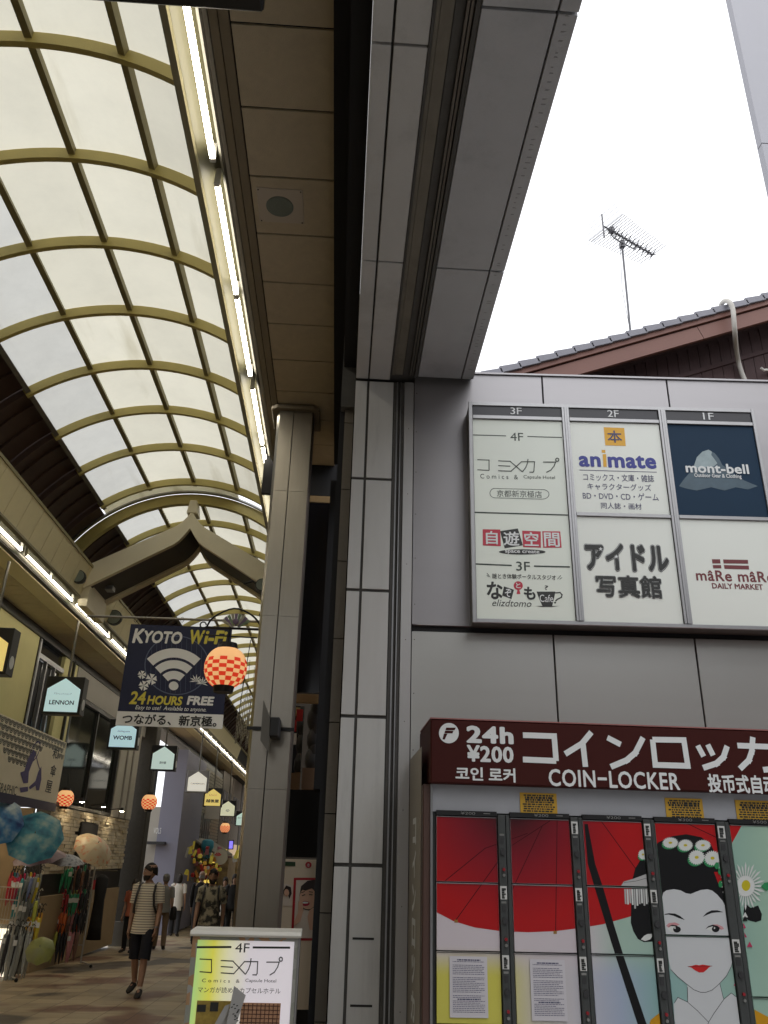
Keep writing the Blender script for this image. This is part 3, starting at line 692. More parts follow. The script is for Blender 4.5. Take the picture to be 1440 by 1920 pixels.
poly_mb(S, u5, [(146, 885), (338, 888), (345, 1070), (148, 1062)], OF).build('logo_tile', m_ired, sg); poly_mb(S, u5, [(336, 905), (530, 876), (585, 1060), (386, 1092)], OF).build('logo_tile', m_ink, sg)
poly_mb(S, u5, [(577, 900), (780, 908), (782, 1086), (588, 1080)], OF).build('logo_tile', m_ired, sg); poly_mb(S, u5, [(796, 906), (992, 908), (1008, 1086), (806, 1086)], OF).build('logo_tile', m_ired, sg)
for ch, r in (('自', (180, 905, 310, 1050)), ('遊', (372, 910, 545, 1065)), ('空', (600, 918, 755, 1068)), ('間', (815, 922, 985, 1078))): tx(ch, rct(Z5, *r), m_iwhite, .018, off=OF + .0012)
poly_mb(S, u5, ell(578, 1132, 256, 29), OF).build('logo_ellipse', m_ink, sg); tx('space create', rct(Z5, 390, 1112, 765, 1158), m_iwhite, .02, off=OF + .0012)
stroke_mb(S, u5, [[(192, 1362), (228, 1408)], [(190, 1385), (212, 1405)], [(998, 1388), (962, 1430)], [(1012, 1412), (985, 1432)]], .003, OF).build('flourish', m_ink, sg)
tx('謎とき体験ポータルスタジオ', rct(Z5, 250, 1375, 945, 1432), m_ink, .012)
tx('な', rct(Z5, 190, 1455, 365, 1650), m_ink, .03)
poly_mb(S, u5, [(378, 1508), (488, 1545), (460, 1646), (358, 1608)], OF).build('logo_tile', m_ink, sg); tx('ぞ', rct(Z5, 388, 1535, 460, 1625), m_iwhite, .02, off=OF + .0012)
poly_mb(S, u5, ell(534, 1500, 50, 48), OF).build('logo_disc', m_ired, sg); poly_mb(S, u5, [(526, 1545), (545, 1545), (558, 1592), (516, 1592)], OF + .0003).build('logo_ribbon', m_ired, sg); tx('と', rct(Z5, 508, 1470, 560, 1528), m_iwhite, .02, off=OF + .0012)
tx('も', rct(Z5, 596, 1512, 722, 1655), m_ink, .035); tx('?', rct(Z5, 822, 1498, 862, 1548), m_ink)
tx('elizdtomo', rct(Z5, 250, 1655, 678, 1728), m_ink, shear=.3)
poly_mb(S, u5, [(735, 1565), (940, 1565), (925, 1640), (905, 1722), (798, 1722), (765, 1650)], OF).build('cup_mark', m_iblue if False else m_ink, sg)
stroke_mb(S, u5, [[(935, 1580), (990, 1575), (1012, 1600), (1005, 1628), (960, 1650), (940, 1670)]], .007, OF).build('cup_handle', m_ink, sg); poly_mb(S, u5, ell(936, 1686, 12, 9), OF).build('cup_dot', m_ink, sg)
poly_mb(S, u5, [(725, 1722), (985, 1722), (900, 1732), (790, 1732)], OF + .0003).build('saucer_mark', m_ink, sg); tx('Cafe', rct(Z5, 768, 1600, 915, 1680), m_iwhite, off=OF + .0012)
# middle column
poly_mb(S, u6, [(330, 110), (537, 118), (552, 298), (347, 292)], OF).build('book_square', m_iyel, sg); tx('本', rct(Z6, 368, 145, 512, 265), m_iviolet, .012, off=OF + .0012)
tx('an', rct(Z6, 82, 398, 302, 508), m_iblue, .038, spacing=1.06); tx('mate', rct(Z6, 372, 392, 855, 522), m_iblue, .038, spacing=1.06)
poly_mb(S, u6, [(320, 380), (356, 380), (362, 508), (328, 506)], OF).build('letter_stem', m_iyel, sg); poly_mb(S, u6, [(310, 338), (346, 338), (349, 366), (313, 366)], OF).build('letter_dot', m_iyel, sg)
stroke_mb(S, u6, [[(88, 538), (862, 560)]], .004, OF).build('rule_line', m_iviolet, sg)
for b_, r in (('コミックス・文庫・雑誌', (128, 580, 832, 652)), ('キャラクターグッズ', (170, 675, 805, 742)), ('BD・DVD・CD・ゲーム', (122, 765, 878, 838)), ('同人誌・画材', (304, 868, 710, 930))): tx(b_, rct(Z6, *r), m_iviolet, .006)
for b_, r in (('アイドル', (140, 1268, 985, 1560)), ('写真館', (250, 1588, 915, 1822))):
    rr_ = rct(Z6, *r); kb_ = 1 if b_ == 'アイドル' else .62
    tx(b_, rr_, m_ink, .080 * kb_, off=OF); tx(b_, rr_, m_iwhite, .062 * kb_, off=OF + .0016, base=.080 * kb_); tx(b_, rr_, m_ink, .046 * kb_, off=OF + .0032, base=.080 * kb_)
def star(cx, cy, r): return [(cx + (r if k % 2 == 0 else r * .42) * math.sin(k * math.pi / 5), cy - (r if k % 2 == 0 else r * .42) * math.cos(k * math.pi / 5)) for k in range(10)]
mb = MB()
for x, y, r in ((298, 1332, 22), (455, 1408, 24)): poly_mb(S, u6, star(x, y, r), OF + .0052, mb)
mb.build('star_marks', m_iwhite, sg)
# right column: mountain and lettering
m_mtn = mat('pale_mountain_print', (.30, .38, .40), .4, 0, .45, 18); m_mtn2 = mat('dim_mountain_print', (.055, .10, .135), .4, 0, .35, 20)
poly_mb(S, u7, [(640, 1110), (690, 1040), (740, 985), (775, 925), (800, 850), (850, 800), (905, 782), (960, 812), (1000, 860), (1030, 920), (1090, 960), (1150, 1010), (1230, 1060), (1350, 1110), (1260, 1140), (1150, 1120), (1050, 1150), (930, 1120), (800, 1150), (700, 1130)], OF).build('mountain_print', m_mtn2, sg)
poly_mb(S, u7, [(775, 925), (800, 850), (850, 800), (905, 782), (935, 800), (930, 830), (960, 870), (985, 905), (950, 935), (900, 930), (850, 960), (800, 950)], OF + .0012).build('snow_print', m_mtn, sg)
tx('mont-bell', rct(Z7, 698, 908, 1265, 996), m_iwhite, .03, off=OF + .0024, spacing=1.04); tx('Outdoor Gear & Clothing', rct(Z7, 778, 1000, 1200, 1045), m_iwhite, .02, off=OF + .0024)
mb = MB()
for q in ([(936, 1768), (1010, 1768), (1014, 1806), (941, 1806)], [(1038, 1770), (1260, 1774), (1264, 1808), (1042, 1806)], [(944, 1820), (1018, 1820), (1022, 1850), (948, 1850)], [(1044, 1820), (1268, 1826), (1272, 1860), (1050, 1854)]): poly_mb(S, u7, q, OF, mb)
mb.build('flag_mark', m_imaroon, sg)
Zq = lambda x, y: (770 + x / 2.149, 680 + y / 2.149)
tx('mâRe mâRe', rct(Zq, 1150, 838, 1462, 882), m_imaroon, .022, spacing=1.08); tx('DAILY MARKET', rct(Zq, 1215, 890, 1420, 912), m_imaroon, .03)

# ================================================================= coin lockers
LK = Frame((.40, 3.85, 0), .6)
LO = lambda px, py: LK.uv(px, py)
lx0 = LO(816, 1700)[0] - .010
m_lbody = mat('locker_grey_panel', (.42, .43, .46), .5, .2, .06, 3, .05, 80); m_lbrown = mat('locker_brown_frame', (.085, .045, .035), .45, .1, .15, 4)
m_lgrey = mat('locker_post_grey', (.060, .065, .064), .5, .3, .2, 8, .1, 90); m_maroon = mat('maroon_header_vinyl', (.050, .009, .007), .6, 0, .12, 3, .05, 60, spec=.15)
lk = thing('coin_locker', 'bank of coin lockers printed with a maiko under a red parasol, below a maroon header', 'coin locker', LK.pt(1, gz(3.8)), R_(.6))
Lw = 3.0
boxpart('cabinet', (lx0, .02, gz(3.8)), (Lw, .60, 1.815), m_lgrey, lk, LK)
boxpart('cabinet_side', (lx0 - .045, .0, gz(3.8)), (lx0 - .001, .60, 1.93), m_lbrown, lk, LK, .004)
boxpart('side_edge', (lx0 - .012, -.008, gz(3.8)), (lx0 - .002, -.001, 1.93), m_alu, lk, LK)
m_side = mat('side_vinyl', (.30, .27, .22), .5, 0, .12, 4, .1, 40, dirt=.3)
boxpart('side_panel', (lx0 - .049, .06, gz(3.8)), (lx0 - .046, .59, 2.10), m_side, lk, LK)
SF = Frame(LK.pt(lx0 - .0492, 0, -.06), Rv=-LK.N)
SF = Frame(LK.pt(lx0 - .0492, 0, -.59), Rv=LK.N)
for k, ch in enumerate('コインロッカー'): text(SF, ch, (.19, 1.68 - k * .145, .35, 1.80 - k * .145), m_iwhite, lk, bold=.05, off=.001)
z0h = LO(1100, 1479)[1]; z1h = LO(1100, 1361)[1]
boxpart('upper_board', (lx0, .012, 1.815), (Lw, .58, z0h + .02), m_lbody, lk, LK)
hx0 = LO(805, 1410)[0]
boxpart('header', (hx0, -.045, z0h), (Lw, .42, z1h), m_maroon, lk, LK, .006)
boxpart('header_top_trim', (hx0 - .001, -.047, z1h + .0005), (Lw, .40, z1h + .006), mat('pink_trim', (.35, .14, .13), .4), lk, LK)
H_ = LK.off(.0455); UH = H_.uv
Z1 = lambda x, y: (770 + x / 2.149, 1330 + y / 2.149); uh = lambda x, y: UH(*Z1(x, y))
ht = lambda b, x0, y0, x1, y1, bold=0, **k: text(H_, b, H_.rect(*Z1(x0, y0), *Z1(x1, y1)), m_iwhite, lk, bold=bold, off=.001, **k)
m_iwhite2 = m_iwhite
poly_mb(H_, uh, ell(154, 96, 40, 41, 40), .001).build('emblem_disc', m_iwhite, lk)
mb = MB()
for q in ([(143, 74), (182, 74), (177, 84), (140, 84)], [(139, 86), (172, 87), (168, 97), (136, 96)], [(134, 98), (148, 98), (137, 122), (128, 121)]): poly_mb(H_, uh, q, .002, mb)
mb.build('emblem_mark', m_maroon, lk)
ht('24h', 224, 68, 414, 138, .045, spacing=1.1); ht('¥200', 226, 146, 414, 214, .035, spacing=1.08); ht('코인', 180, 232, 292, 286, .03); ht('로커', 314, 236, 422, 294, .03)
ht('COIN−LOCKER', 556, 248, 1082, 318, .022, spacing=1.07); ht('投币式自动寄存柜', 1198, 266, 1640, 342, .03)
KK = [[(452, 104), (578, 108), (586, 208)], [(452, 202), (586, 208)], [(728, 92), (690, 138), (622, 180)], [(694, 140), (704, 232)], [(792, 114), (846, 142)], [(936, 114), (905, 175), (870, 205), (806, 232)],
      [(974, 122), (1100, 124), (1116, 228), (985, 224), (974, 122)], [(1156, 146), (1180, 190)], [(1196, 142), (1218, 186)], [(1275, 148), (1260, 192), (1232, 218), (1178, 236)],
      [(1316, 146), (1475, 152), (1468, 240), (1420, 244)], [(1378, 112), (1374, 170), (1362, 205), (1326, 240)]]
stroke_mb(H_, uh, KK, .0255, .001).build('lettering', m_iwhite, lk)
stroke_mb(H_, uh, [[(1516, 190), (1640, 194)]], .028, .001).build('lettering', m_iwhite, lk)
# notices on the board below the header
m_notice = mat('yellow_notice', (.62, .36, .03), .5, 0, .05); BF = LK.off(-.0115)
for x0, y0, x1, y1 in ((975, 1487, 1044, 1527), (1248, 1497, 1318, 1538), (1380, 1501, 1450, 1543)):
    r = BF.rect(x0, y0, x1, y1); nb = boxpart('notice', (r[0], .008, r[1]), (r[2], .0112, r[3]), m_notice, lk, LK)
    mb = MB(); hh = r[3] - r[1]; ww = r[2] - r[0]
    for k in range(8):
        y_ = r[3] - hh * (.12 + .105 * k); xs = r[0] + ww * random.uniform(.06, .16)
        while xs < r[2] - ww * .12:
            le = ww * random.uniform(.03, .12); th_ = hh * (.035 if k not in (1, 2) else .05); mb.face([LK.pt(a, b, -.0076) for a, b in ((xs, y_ - th_), (min(xs + le, r[2] - ww * .06), y_ - th_), (min(xs + le, r[2] - ww * .06), y_ + th_), (xs, y_ + th_))]); xs += le + ww * .02
    mb.build('small_print', m_ink, nb)
# doors
xs = lambda px, py=1600: LO(px, py)[0]
dcol = [(xs(818), xs(933)), (xs(958), xs(1071)), (xs(1096), xs(1208.5)), (xs(1232.5), xs(1347)), (xs(1374), xs(1374) + .34)]
pcol = [(xs(934), xs(957)), (xs(1072), xs(1095)), (xs(1209.5), xs(1231.5)), (xs(1348), xs(1373)), (xs(1374) + .341, xs(1374) + .40)]
zr = lambda px, py: LO(px, py)[1]
zt_ = zr(1000, 1534); j1 = zr(1000, 1658); j2 = zr(1000, 1786.5); j3 = 2 * j2 - j1; j4 = zr(1290, 1754); j5 = zr(1420, 1870)
rows3 = [(j1, zt_), (j2, j1), (j3, j2), (j3 - (j1 - j2), j3), (gz(3.8) + .1, j3 - (j1 - j2))]
k_ = (j1 - j2)
rows = [rows3, rows3, rows3, [(j4, zt_), (j4 - 1.62 * k_, j4), (gz(3.8) + .1, j4 - 1.62 * k_)], [(j5, zt_), (gz(3.8) + .1, j5)]]
def art_bg():
    m = bpy.data.materials.new('locker_art_ground'); m.use_nodes = True; n = m.node_tree; p = n.nodes['Principled BSDF']; p.inputs['Roughness'].default_value = .34
    tc = n.nodes.new('ShaderNodeTexCoord'); sp = n.nodes.new('ShaderNodeSeparateXYZ')
    g_ = n.nodes.new('ShaderNodeNewGeometry'); n.links.new(g_.outputs['Position'], sp.inputs[0])
    X0, X1 = LK.pt(dcol[0][0], 0).x, LK.pt(dcol[4][1], 0).x
    def ramp(src, lo, hi, stops):
        mr = n.nodes.new('ShaderNodeMapRange'); mr.inputs[1].default_value = lo; mr.inputs[2].default_value = hi; n.links.new(src, mr.inputs[0])
        rp = n.nodes.new('ShaderNodeValToRGB'); e = rp.color_ramp.elements; e[0].position, e[0].color = stops[0][0], (*stops[0][1], 1); e[1].position, e[1].color = stops[-1][0], (*stops[-1][1], 1)
        for q in stops[1:-1]: x = e.new(q[0]); x.color = (*q[1], 1)
        n.links.new(mr.outputs[0], rp.inputs[0]); return rp.outputs[0]
    def ramp_f(src, lo, hi):
        mr = n.nodes.new('ShaderNodeMapRange'); mr.interpolation_type = 'SMOOTHSTEP'; mr.inputs[1].default_value = lo; mr.inputs[2].default_value = hi; n.links.new(src, mr.inputs[0]); return mr.outputs[0]
    up = ramp(sp.outputs['X'], X0, X1, [(0, (.62, .56, .60)), (.38, (.60, .54, .58)), (.47, (.36, .50, .43)), (.8, (.28, .44, .37)), (1, (.42, .58, .42))])
    lw = ramp(sp.outputs['X'], X0, X1, [(0, (.60, .56, .10)), (.16, (.62, .58, .10)), (.24, (.60, .56, .46)), (.34, (.55, .53, .57)), (.46, (.36, .42, .55)), (.55, (.25, .42, .42)), (1, (.36, .52, .38))])
    f = ramp_f(sp.outputs['Z'], j2 + .03, j2 - .10); mx = n.nodes.new('ShaderNodeMix'); mx.data_type = 'RGBA'
    n.links.new(f, mx.inputs[0]); n.links.new(up, mx.inputs[6]); n.links.new(lw, mx.inputs[7]); n.links.new(mx.outputs[2], p.inputs['Base Color']); return m
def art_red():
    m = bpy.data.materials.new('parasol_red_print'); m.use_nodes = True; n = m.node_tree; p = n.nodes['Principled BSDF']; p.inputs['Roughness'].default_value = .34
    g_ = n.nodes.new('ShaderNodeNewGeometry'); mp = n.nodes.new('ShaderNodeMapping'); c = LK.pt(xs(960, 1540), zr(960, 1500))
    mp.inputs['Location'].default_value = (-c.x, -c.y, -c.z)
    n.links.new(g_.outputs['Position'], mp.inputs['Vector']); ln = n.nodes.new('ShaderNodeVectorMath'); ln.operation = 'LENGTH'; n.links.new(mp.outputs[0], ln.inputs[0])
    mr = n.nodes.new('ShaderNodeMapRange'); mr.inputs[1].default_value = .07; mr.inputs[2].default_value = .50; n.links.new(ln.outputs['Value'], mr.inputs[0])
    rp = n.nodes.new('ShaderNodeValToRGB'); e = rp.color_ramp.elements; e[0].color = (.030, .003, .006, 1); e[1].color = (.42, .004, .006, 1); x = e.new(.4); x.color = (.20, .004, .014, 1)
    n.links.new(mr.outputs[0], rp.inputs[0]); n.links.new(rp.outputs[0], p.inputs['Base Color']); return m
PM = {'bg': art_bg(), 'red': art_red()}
for k_n, c_ in dict(rib=(.06, .0, .004), black=(.004, .004, .005), face=(.66, .68, .70), line=(.05, .055, .06), white=(.74, .76, .74), hairpin=(.50, .50, .50), yellow=(.60, .50, .02), green=(.02, .20, .06), mint=(.30, .46, .39), lips=(.62, .02, .02), pink=(.66, .32, .34), orange=(.66, .32, .01), eye=(.008, .008, .01), shade=(.25, .02, .02), brown=(.35, .2, .05), blush=(.52, .04, .12), grn2=(.03, .28, .10)).items():
    PM[k_n] = mat('print_' + k_n, tuple(v * .85 for v in c_), .5, 0, .02, 4, spec=.3)
PKEYS = list(PM)
ZA = lambda x, y: (770 + x / 2.149, 1330 + y / 2.149); ZB = lambda x, y: (1220 + x / 6.4, 1620 + y / 6.4); ZC_ = lambda x, y: (1220 + x / 6.4, 1320 + y / 6.4); ZD = lambda x, y: (1000 + x / 6.4, 1620 + y / 6.4)
ART = []                                                  # (colour, uv polygon)
def A(c, Z, pts): ART.append((c, [LO(*Z(*p)) for p in pts]))
def AL(c, Z, lines, wd):
    for ln in lines:
        P = [Vector(LO(*Z(*p))) for p in ln]
        for a, b in zip(P, P[1:]):
            d = (b - a).normalized(); n = Vector((-d.y, d.x)) * wd / 2; e = d * wd * .3; ART.append((c, [tuple(a - n - e), tuple(b - n + e), tuple(b + n + e), tuple(a + n - e)]))
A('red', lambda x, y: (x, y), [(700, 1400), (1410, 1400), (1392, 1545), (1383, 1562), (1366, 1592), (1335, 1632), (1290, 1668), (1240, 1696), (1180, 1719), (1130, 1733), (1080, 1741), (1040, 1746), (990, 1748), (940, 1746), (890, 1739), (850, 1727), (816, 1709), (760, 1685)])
AL('rib', ZA, [[(470, 500), (300, 560), (140, 690)], [(560, 450), (390, 560), (180, 852)], [(590, 450), (584, 898)], [(530, 470), (410, 725)], [(760, 440), (905, 640)], [(1050, 430), (1240, 520)]], .0035)
mbq = [(176, 848, 190, 860), (575, 893, 589, 905)]
for a, b, c_, d in mbq: A('brown', ZA, [(a, b), (c_, b), (c_, d), (a, d)])
A('black', lambda x, y: (x, y), [(1095.5, 1545), (1102, 1545), (1116, 1620), (1132, 1668), (1152, 1737), (1170, 1795), (1213, 1922), (1196, 1922), (1155, 1795), (1137, 1737), (1116, 1668), (1102, 1620)])
# hair
A('black', ZA, [(975, 935), (940, 938), (915, 925), (898, 895), (887, 860), (888, 800), (888, 760), (892, 690), (905, 640), (930, 600), (960, 570), (1000, 535), (1050, 512), (1110, 503), (1170, 515), (1210, 545), (1230, 590), (1240, 640), (1250, 690), (1275, 735), (1300, 780), (1306, 850), (1302, 930), (1290, 905), (1010, 900)])
A('red', ZA, [(1222, 655), (1244, 655), (1268, 730), (1240, 705)])
A('black', ZA, [(1345, 780), (1370, 800), (1400, 790), (1415, 825), (1412, 850), (1390, 858), (1360, 850), (1340, 830)])
A('mint', ZA, [(915, 905), (945, 915), (975, 908), (978, 928), (950, 932), (930, 930)]) if False else None
A('white', ZD, [(1290, 905), (1330, 860), (1370, 840), (1420, 838), (1440, 850), (1400, 905), (1340, 925)])
# neck, collar, kimono
A('face', ZB, [(440, 1300), (820, 1300), (840, 1480), (880, 1640), (690, 1900), (440, 1700)])
A('orange', ZB, [(-40, 1990), (0, 1870), (120, 1775), (240, 1700), (300, 1990)]); A('orange', ZB, [(1070, 1990), (1090, 1780), (1250, 1750), (1407, 1835), (1500, 1890), (1500, 1990)])
A('face', ZB, [(275, 1680), (325, 1600), (440, 1655), (560, 1760), (690, 1890), (690, 1990), (290, 1990)]); A('face', ZB, [(690, 1900), (880, 1620), (965, 1545), (1060, 1620), (1100, 1750), (1080, 1990), (690, 1990)])
AL('line', ZB, [[(285, 1665), (325, 1600), (440, 1655), (560, 1760), (694, 1898), (760, 1790), (880, 1620), (965, 1547), (1050, 1612)], [(440, 1480), (444, 1655)], [(828, 1430), (872, 1612)], [(694, 1898), (660, 1990)]], .0022)
# face
FACE = [(120, 470), (150, 345), (190, 315), (280, 302), (360, 318), (420, 350), (478, 360), (540, 335), (600, 312), (680, 303), (735, 318), (800, 370), (860, 440), (900, 520), (925, 610), (945, 740), (965, 870), (985, 1010), (990, 1110), (965, 1230), (910, 1340), (830, 1430), (740, 1510), (660, 1538), (600, 1538), (520, 1510), (430, 1440), (320, 1350), (240, 1265), (215, 1150), (200, 1000), (170, 780), (140, 640)]
A('face', ZB, FACE)
AL('line', ZB, [[(240, 1265), (320, 1350), (430, 1440), (520, 1510), (600, 1540), (660, 1540), (740, 1510), (830, 1430), (910, 1340), (965, 1230), (992, 1120)]], .002)
for x_ in (1, ):
    A('pink', ZB, [(185, 740), (215, 710), (290, 700), (350, 725), (300, 745), (215, 765)]); A('pink', ZB, [(740, 725), (800, 725), (860, 750), (880, 780), (840, 790), (800, 760)])
    A('eye', ZB, [(165, 600), (220, 590), (290, 595), (350, 622), (410, 672), (340, 650), (270, 620), (210, 606), (165, 610)]); A('eye', ZB, [(622, 635), (670, 585), (730, 556), (800, 555), (870, 578), (800, 580), (730, 588), (670, 612)])
    A('white', ZB, [(200, 775), (240, 745), (290, 740), (350, 770), (345, 815), (300, 825), (240, 815)]); A('white', ZB, [(665, 780), (700, 750), (760, 742), (810, 770), (800, 815), (740, 815)])
    A('eye', ZB, [(205, 750), (255, 728), (305, 735), (345, 760), (368, 790), (350, 770), (300, 748), (250, 745)]); A('eye', ZB, [(655, 780), (690, 745), (740, 728), (800, 742), (840, 775), (800, 765), (740, 748), (700, 758)])
    A('eye', ZB, ell(314, 785, 46, 38, 18)); A('eye', ZB, ell(778, 780, 46, 38, 18)); A('white', ZB, ell(290, 768, 9, 12, 8)); A('white', ZB, ell(764, 768, 9, 12, 8))
    A('lips', ZB, [(442, 1230), (490, 1222), (540, 1208), (580, 1216), (620, 1206), (670, 1214), (730, 1222), (700, 1238), (670, 1270), (630, 1300), (580, 1302), (530, 1275), (490, 1245)]); AL('shade', ZB, [[(445, 1231), (540, 1228), (585, 1232), (640, 1226), (735, 1224)]], .0022)
# hairpin with hanging slips
A('hairpin', ZD, [(1085, 210), (1190, 180), (1300, 140), (1390, 105), (1400, 280), (1050, 262)]); AL('line', ZD, [[(1085, 222), (1230, 205), (1390, 160)]], .0016)
for k in range(11): x = 1088 + k * 28; b_ = (480, 485, 470, 490, 535, 500, 480, 470, 500, 480, 460)[k]; A('white' if k % 2 else 'hairpin', ZD, [(x, 300), (x + 22, 300), (x + 30, b_), (x + 10, b_)])
# flowers
def daisy(Z, cx, cy, rx, ry, n, core=True):
    A('grn2', Z, ell(cx - rx * .2, cy + ry * .35, rx * .85, ry * .8, 14))
    pts = []
    for k in range(n * 2): r = 1 if k % 2 == 0 else .80; a = math.pi * k / n; pts.append((cx + rx * r * math.cos(a), cy + ry * r * math.sin(a)))
    A('white', Z, pts)
    A('yellow', Z, ell(cx, cy, rx * .24, ry * .20, 12))
for q in ((235, 1665, 100, 70), (415, 1695, 95, 75), (625, 1695, 100, 70), (550, 1840, 105, 95), (740, 1850, 105, 95)): daisy(ZC_, *q, 22)
daisy(ZA, 935, 585, 20, 22, 16)
for k in range(28):
    a = 2 * math.pi * k / 28; r = 1 if k % 2 else .88; cx, cy = 1135, 265; L = 235 * r
    A('white', ZB, [(cx + 40 * math.cos(a - .09), cy + 45 * math.sin(a - .09)), (cx + L * .8 * math.cos(a - .055), cy + L * 1.05 * math.sin(a - .055)), (cx + L * math.cos(a), cy + L * 1.25 * math.sin(a)), (cx + L * .8 * math.cos(a + .055), cy + L * 1.05 * math.sin(a + .055)), (cx + 40 * math.cos(a + .09), cy + 45 * math.sin(a + .09))])
A('white', ZB, ell(1135, 265, 110, 125, 20)); A('yellow', ZB, ell(1140, 258, 52, 66, 16)); A('grn2', ZB, [(1320, 270), (1360, 225), (1430, 215), (1440, 300), (1380, 320)])
for q in ((830, 90), (835, 240), (790, 20)): A('grn2', ZB, ell(q[0], q[1], 26, 42, 10))
for q in ((850, 150), (858, 215), (862, 270), (872, 330)): A('white', ZB, [(q[0] - 14, q[1] + 12), (q[0] + 14, q[1] + 12), (q[0], q[1] - 16)])
for q, c_ in (((1108, 740), 'blush'), ((1118, 850), 'blush'), ((1185, 965), 'blush'), ((1130, 610), 'white'), ((1128, 655), 'black'), ((1025, 1430), 'blush')): A(c_, ZB, [(q[0] - 34, q[1] + 30), (q[0] + 34, q[1] + 30), (q[0], q[1] - 34)])
TR = []
for i, (c, P) in enumerate(ART):
    V3 = [Vector((*p, 0)) for p in P]
    for t in tessellate_polygon([V3]): TR.append((i, c, [P[q] for q in t]))
nA = len(ART)
label_m = mat('locker_label_white', (.60, .60, .58), .5, 0, .04); m_redlamp = mat('red_indicator', (.30, .012, .02), .35, 0, .1); m_glint = mat('worn_key_ring', (.42, .42, .40), .3, .9, .2)
for c in range(5):
    d0, d1_ = dcol[c]; p0, p1 = pcol[c]
    boxpart('column_post', (p0, -.012, gz(3.8) + .1), (p0 + (p1 - p0) * .62, .018, zt_ + .008), m_lgrey, lk, LK, .002); boxpart('column_post', (p0 + (p1 - p0) * .68, -.004, gz(3.8) + .1), (p1, .018, zt_ + .008), m_lgrey, lk, LK, .002)
    for zi, (za, zb_) in enumerate(rows[c]):
        if c == 0 and zi > 4: continue
        rc = (d0 + .001, za + .0025, d1_ - .001, zb_ - .0025)
        dr = boxpart('locker_door', (rc[0], 0, rc[1]), (rc[2], .018, rc[3]), PM['bg'], lk, LK, .0015)
        mb = MB()
        for i, col_, t in TR:
            q = clip(t, (rc[0] + .001, rc[1] + .001, rc[2] - .001, rc[3] - .001))
            if len(q) < 3: continue
            ar = sum(q[k - 1][0] * q[k][1] - q[k][0] * q[k - 1][1] for k in range(len(q)))
            if abs(ar) < 1e-9: continue
            if ar < 0: q.reverse()
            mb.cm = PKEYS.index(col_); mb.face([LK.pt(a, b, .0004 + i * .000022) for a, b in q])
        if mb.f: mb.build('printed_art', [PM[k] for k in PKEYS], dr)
        boxpart('door_edge', (rc[0] + .002, -.003, rc[3] - .003), (rc[2] - .002, .0, rc[3] - .0005), m_alu if (zi == 0 or c < 3 and zi == 1) else m_lgrey, dr, LK)
        pw = p0 + (p1 - p0) * .04; pe = p0 + (p1 - p0) * .56; zl = zb_ - .010
        if not (c == 0 and zi == 0) and zl < 1.75 or zi == 0 and c > 0:
            boxpart('door_label', (pw, -.0138, zl - .052), (pe, -.0121, zl), label_m, dr, LK)
            mb = MB(); 
            for k in range(6): mb.box((pw + .006, -.0146, zl - .012 - k * .007 - (.004 if k == 0 else .002)), (pe - random.uniform(.004, .012), -.0139, zl - .008 - k * .007), LK)
            mb.build('small_print', m_ink, dr)
        mb = MB(); cxx = (pw + pe) / 2
        boxpart('number_plate', (pw + .004, -.0136, zl - .068), (pe - .004, -.0121, zl - .060), m_glint, dr, LK)
        boxpart('coin_slot', (pw + .006, -.0138, zl - .10), (pe - .006, -.0121, zl - .075), m_dark, dr, LK)
        for zz, rr_, mm, nn in ((zl - .135, .013, m_dark, 'key_cylinder'), (zl - .205, .0065, m_redlamp, 'red_indicator'), (zl - .228, .006, m_glint, 'return_button')):
            c0 = LK.pt(cxx + .004, zz, .0121); MB().tube([c0, c0 + LK.N * .008], rr_, 12).build(nn, mm, dr)
    pr_ = '¥200' if c < 3 else ('¥300' if c == 3 else '¥500')
    hb = boxpart('price_strip', (d0, -.006, zt_ + .002), (d1_, .018, zt_ + .022), m_black, lk, LK)
    text(LK, pr_, (d0 + .11, zt_ + .006, d0 + .175, zt_ + .018), m_glint, hb, off=.007); boxpart('rule_mark', (d1_ - .06, -.0066, zt_ + .011), (d1_ - .03, -.0061, zt_ + .014), m_glint, hb, LK)
# papers taped on two doors
m_paper = mat('notice_paper', (.60, .58, .62), .6, 0, .04, 3)
for x0, y0, x1, y1, ld in ((843, 1793, 914, 1908, 'plain paper notice taped on the leftmost lower locker door'), (995, 1799, 1061, 1914, 'paper notice taped on the second lower locker door from the left')):
    r = LK.rect(x0, y0, x1, y1); cc = LK.pt((r[0] + r[2]) / 2, r[1], .003)
    t = thing('paper_notice', ld, 'notice', cc, R_(.6)); boxpart('sheet', (r[0], -.0046, r[1]), (r[2], -.0038, r[3]), m_paper, t, LK)
    mb = MB(); mt = MB(); hh = r[3] - r[1]; ww = r[2] - r[0]; n = 30
    for k in range(n):
        y_ = r[3] - hh * (.06 + .88 * k / n); big = k == 0 or k == 22
        if k in (2, 9, 19): continue
        a = r[0] + ww * (.08 if not big else .2); lim = r[2] - ww * (.08 + .25 * random.random() * (k % 3 == 0)) if not big else r[2] - ww * .18
        while a < lim:
            le = ww * random.uniform(.02, .10); th_ = hh * (.0045 if not big else .010); e = min(a + le, lim); mb.face([LK.pt(u, v, .0052) for u, v in ((a, y_ - th_), (e, y_ - th_), (e, y_ + th_), (a, y_ + th_))]); a += le + ww * .012
    mb.build('small_print', m_iviolet, t)
